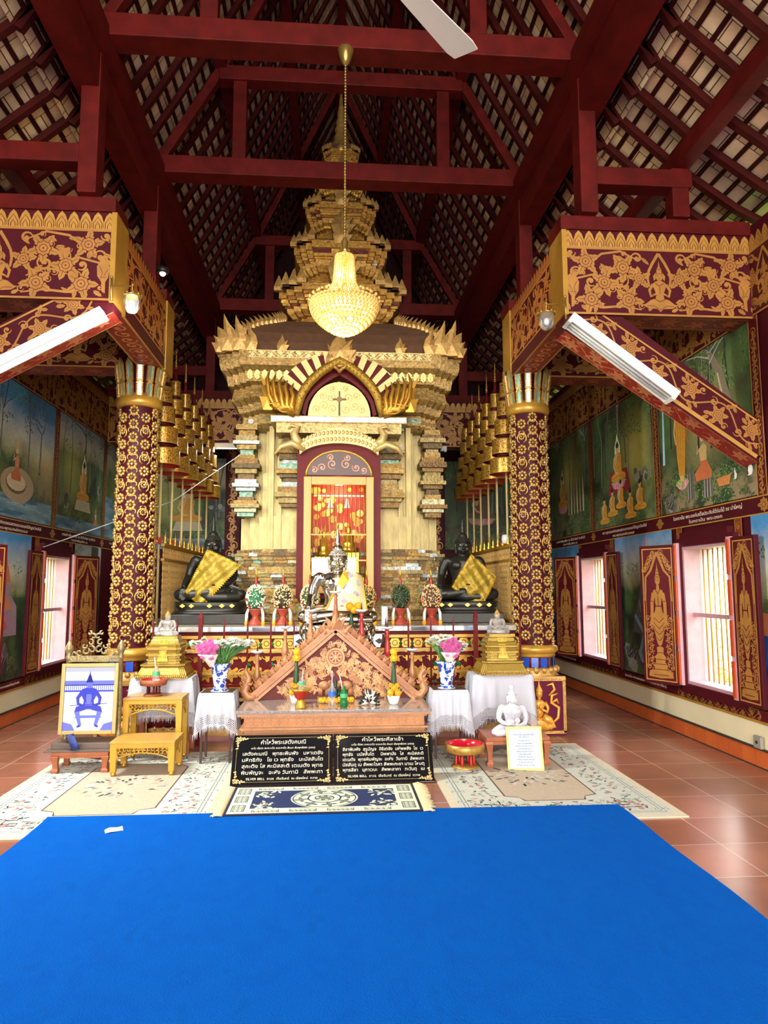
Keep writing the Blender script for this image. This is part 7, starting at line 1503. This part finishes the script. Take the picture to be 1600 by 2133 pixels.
for y in (.06, .26, .45): box2(.04, .13, y, y+.14); box2(W_-.13, W_-.04, y, y+.14)
cx, cy = W_/2, H_/2
for r_, c in ((.235, CR), (.225, GY), (.215, CR), (.12, NV), (.108, CR), (.07, GY), (.06, CR)): d.disc(cx, cy, r_, c, 6+int((.3-r_)*100), 40, r_*.92)
for k in range(8): a = k*pi/4+.2; d.flower(cx+.165*cos(a), cy+.15*sin(a), .026, GY, CR, 32, 4, a)
d.flower(cx, cy, .03, GY, CR, 34, 6)
for qx in (1, -1):
    for qy in (1, -1):
        R = random.Random(3)
        for k in range(26): x = cx+qx*(W_/2-.17-R.random()*.16); y = cy+qy*(H_/2-.13-R.random()*.12*(1-(abs(x-cx)<.35))); d.leaf(x, y, R.uniform(0, 6.3), .05, .025, R.choice([CR, CR, GY]), 3)
b = MB(); d.place(b, (0, 0, .0082), (1, 0, 0), (0, 1, 0), eps=.00008); b.build('woven_pattern', 'rug_pile', t)
for x, q in ((0, -1), (W_, 1)):
    b = MB(); R = random.Random(7)
    for k in range(90): y = H_*k/89; l = R.uniform(.06, .1); b.tube([(x, y, .004), (x+q*l*.5, y+R.uniform(-.015, .015), .012), (x+q*l, y+R.uniform(-.03, .03), .003)], [.005, .006, .003], n=4)
    b.build('fringe', mat('fringe_cream', 'cdbb94', .9), t)
t = thing('tissue', 'crumpled white tissue lying on the blue carpet', 'tissue', (-1.32, 4.55, .018), .5); b = MB(); b.rings([[(x, y-.018+.006*sin(x*90), z), (x, y+.018, z+.008), (x, y, z+.02)] for x, y, z in ((-.05, 0, 0), (-.02, .01, .004), (.02, -.005, .002), (.055, .01, .0))]); b.build('paper', 'china_white', t)
# ------------------------------------------------------------------ lamps, chandelier, fan
mat('tube_lit', 'f4fff4', .4, emit=4); mat('fixture_white', 'e4e4da', .4); mat('bulb_glow', 'ffe9c0', .3, emit=25); mat('bulb_cool', 'eef6ff', .3, emit=20); mat('brass', 'b89850', .3, metal=.8); mat('bead_glass', 'e8b868', .2, metal=.2, coat=.3, emit=.04)
def fluorescent(a, c, label, lit, W_=.1):
    a, c = Vector(a), Vector(c); L = (c-a).length; ang = -atan2((c-a).z, (c-a).x); t = thing('fluorescent_lamp', label, 'lamp', a); t.rotation_euler = (0, ang, 0)
    b = MB(); b.box(0, L, -W_/2, W_/2, -.02, .03); b.box(0, L, -W_/2-.01, -W_/2+.004, -.045, .03); b.box(0, L, W_/2-.004, W_/2+.01, -.045, .03); b.build('housing', 'fixture_white', t)
    for y in ((-.022, .022) if not lit else (0,)): b = MB(); b.tube([(.03, y, -.035), (L-.03, y, -.035)], .013 if not lit else .017, n=12); b.build('tube', 'tube_lit' if lit else 'china_white', t)
    for x in (0, L-.03): b = MB(); b.box(x, x+.03, -W_/2, W_/2, -.055, -.02); b.build('end_cap', 'fixture_white', t)
    if lit:
        l = bpy.data.lights.new('tube_light', 'AREA'); l.shape = 'RECTANGLE'; l.size = L*.9; l.size_y = .04; l.energy = lit; l.color = (.93, 1, .93); o = bpy.data.objects.new('tube_light', l); COL.objects.link(o); o.parent = t; o.location = (L/2, 0, -.06)
    return t
fluorescent((1.95, 5.44, 3.71), (2.82, 5.44, 3.06), 'unlit white fluorescent fixture on the right diagonal brace', 0, .15)
fluorescent((-2.95, 5.42, 2.995), (-1.80, 5.42, 3.65), 'lit fluorescent tube on the left diagonal brace', 80, .1)
fluorescent((-1.86, 11.055, 3.74), (-1.36, 11.055, 3.74), 'lit fluorescent tube far behind on the left of the shrine', 14, .08)
fluorescent((1.45, 11.055, 3.74), (1.85, 11.055, 3.74), 'unlit fluorescent tube far behind on the right of the shrine', 0, .08)
def lantern(x, y, z, s, lit, label):
    t = thing('glass_lantern', label, 'lantern', (x, y, z)); b = MB(); b.tube([(-s*.165, 0, .06), (-s*.165, 0, -.12)], .008, n=8); b.tube([(-s*.175, 0, .0), (0, 0, .0), (0, 0, -.06)], .006, n=8); b.sph((-s*.165, 0, .07), .012, 8, 6); b.sph((0, 0, .01), .012, 8, 6); b.build('bracket', 'brass', t)
    b = MB(); b.lathe([(.012, -.05), (.05, -.075), (.075, -.08), (.07, -.092), (.05, -.09)], n=20)
    for k in range(10): a = k*2*pi/10; b.sph((.07*cos(a), .07*sin(a), -.078), .011, 6, 4)
    b.build('crown', 'brass', t); b = MB(); b.lathe([(.058, -.09), (.064, -.13), (.058, -.18), (.035, -.215), (.004, -.225)], n=22, caps=False); b.build('glass_shade', 'clear_plastic', t)
    b = MB(); b.sph((0, 0, -.15), (.026, .026, .036), 12, 9); b.build('bulb', 'bulb_cool' if lit else 'china_white', t)
    if lit: l = bpy.data.lights.new('bulb_light', 'POINT'); l.energy = lit; l.shadow_soft_size = .03; o = bpy.data.objects.new('bulb_light', l); COL.objects.link(o); o.parent = t; o.location = (0, 0, -.26)
lantern(-1.59, 5.44, 3.88, 1, 6, 'lit glass lantern on the end of the left painted beam'); lantern(1.76, 5.44, 3.83, -1, 0, 'unlit glass lantern on the end of the right painted beam')
t = thing('spot_lamp', 'small bright lamp high on the roof post above the left column', 'lamp', (-1.8, 7.2, 4.81)); b = MB(); b.lathe([(.06, .05), (.07, 0), (.05, -.01)], n=16); b.build('shade', 'bronze_dark', t); b = MB(); b.sph((0, 0, -.01), .03, 10, 7); b.build('bulb', 'bulb_cool', t)
# chandelier
t = thing('chandelier', 'lit crystal bead chandelier hanging in front of the shrine', 'chandelier', (.09, 5.42, 3.52)); R = random.Random(5)
b = MB(); b.lathe([(.01, 2.34), (.035, 2.36), (.05, 2.4), (.07, 2.47), (.05, 2.5)], n=20); b.build('ceiling_canopy', 'brass', t)
b = MB()
for k in range(56): z = .84+k*.027; b.lathe([(.009, z), (.012, z+.008), (.009, z+.018)], n=6)
b.tube([(0, 0, .8), (0, 0, 2.36)], .004, n=6); b.build('chain', 'brass', t)
b = MB(); b.lathe([(.02, .66), (.085, .655), (.075, .67)], n=20); b.lathe([(.26, .255), (.275, .25), (.27, .24)], n=30); b.lathe([(.01, .82), (.03, .78), (.02, .72), (.04, .68)], n=14); b.lathe([(.02, .2), (.02, .7)], n=8); b.build('brass_frame', 'brass', t)
ns = 30
for k in range(ns):      # upper strands, each its own string
    a = 2*pi*k/ns; b = MB()
    for j in range(26): u = j/25; r_ = .075+.03*u+.09*max(0, u-.55)**1.6*4; z = .655-.38*u; b.sph((r_*cos(a), r_*sin(a), z), (.0085,)*3, 5, 3)
    b.build('bead_strand', 'bead_glass', t)
b = MB()
for i, (z, r_) in enumerate(((.26, .268), (.235, .272), (.21, .27), (.185, .262), (.16, .25), (.135, .232), (.11, .21), (.085, .182), (.06, .15), (.035, .112), (.015, .07), (0, .03))):
    n = max(4, int(2*pi*r_/.034))
    for k in range(n): a = 2*pi*(k+.5*(i % 2))/n; b.sph((r_*cos(a), r_*sin(a), z), (.0155,)*3, 7, 5)
tag(b.build('crystal_bowl', 'bead_glass', t), kind='stuff')
b = MB()
for k in range(24): a = 2*pi*k/24; b.cut(); b.sph((.285*cos(a), .285*sin(a), .285), (.012, .012, .016), 6, 4); b.sph((.25*cos(a), .25*sin(a), .31), (.011,)*3, 6, 4)
b.build('crystal_drop', 'bead_glass', t)
for (r_, z, n, o) in ((.17, .2, 6, .2), (.1, .1, 4, .5), (.05, .5, 2, 0), (.06, .35, 3, .8)):
    for k in range(n): a = 2*pi*k/n+o; b = MB(); b.sph((r_*cos(a), r_*sin(a), z), (.018, .018, .024), 8, 6); b.build('bulb', 'bulb_glow', t)
for z in (-.08, .2, .5):
    l = bpy.data.lights.new('chandelier_light', 'POINT'); l.energy = 9; l.color = (1, .75, .42); l.shadow_soft_size = .05; o = bpy.data.objects.new('chandelier_light', l); COL.objects.link(o); o.parent = t; o.location = (0, 0, z-.0)
# ceiling fan
t = thing('ceiling_fan', 'white ceiling fan with one blade in view at the top', 'fan', (.19, 2.83, 4.3)); b = MB(); b.lathe([(.02, .9), (.02, .1), (.09, .08), (.12, .03), (.11, -.04), (.05, -.07)], n=24); b.tube([(0, 0, .1), (0, 0, 5.8)], .014, n=8); b.build('motor', 'fixture_white', t)
for k in range(3):
    a = radians(46+120*k); b = MB(); b.M = Matrix.Rotation(a, 4, 'Z') @ Matrix.Rotation(.12, 4, 'X'); n = 10; R1 = []
    for i in range(n+1):
        u = i/n; x = .12+.6*u; w_ = (.055+.03*u)*(1 if u < .95 else .85); R1.append([(x, -w_, -.004), (x, -w_*.3, .003), (x, w_*.3, .004), (x, w_, 0), (x, w_, -.006), (x, -w_, -.01)])
    b.rings(R1); b.build('blade', mat('fan_white', 'dcd6cc', .35), t)
# small things on walls
t = thing('loudspeaker', 'small white round speaker on the end of the right gilded railing', 'speaker', (2.01, 7.9, 1.99)); b = MB(); b.lathe([(.03, 0), (.05, .01), (.055, .05), (.05, .1), (.03, .11)], n=16); b.build('speaker_body', 'china_white', t)
t = thing('wall_socket', 'grey electric socket low on the right wall', 'socket', (XR-.03, 5.72, .16), -pi/2); b = MB(); b.box(-.05, .05, -.03, 0, 0, .1); b.build('socket_box', mat('socket_grey', '8a8478', .5), t, bevel=.004); b = MB(); b.lathe([(.014, 0), (.014, .004)], n=12); sc_ = b.build('plug_hole', 'bronze_dark', t); sc_.rotation_euler = (pi/2, 0, 0); sc_.location = (0, -.031, .05)
b = MB(); b.tube([(-3.44, 8.6, 1.98), (-1.93, 8.6, 2.55), (-1.1, 8.4, 3.1)], .006, n=6); tag(b.build('white_string', 'china_white'), 'thin white string strung from the left window post across to the umbrellas', 'string')
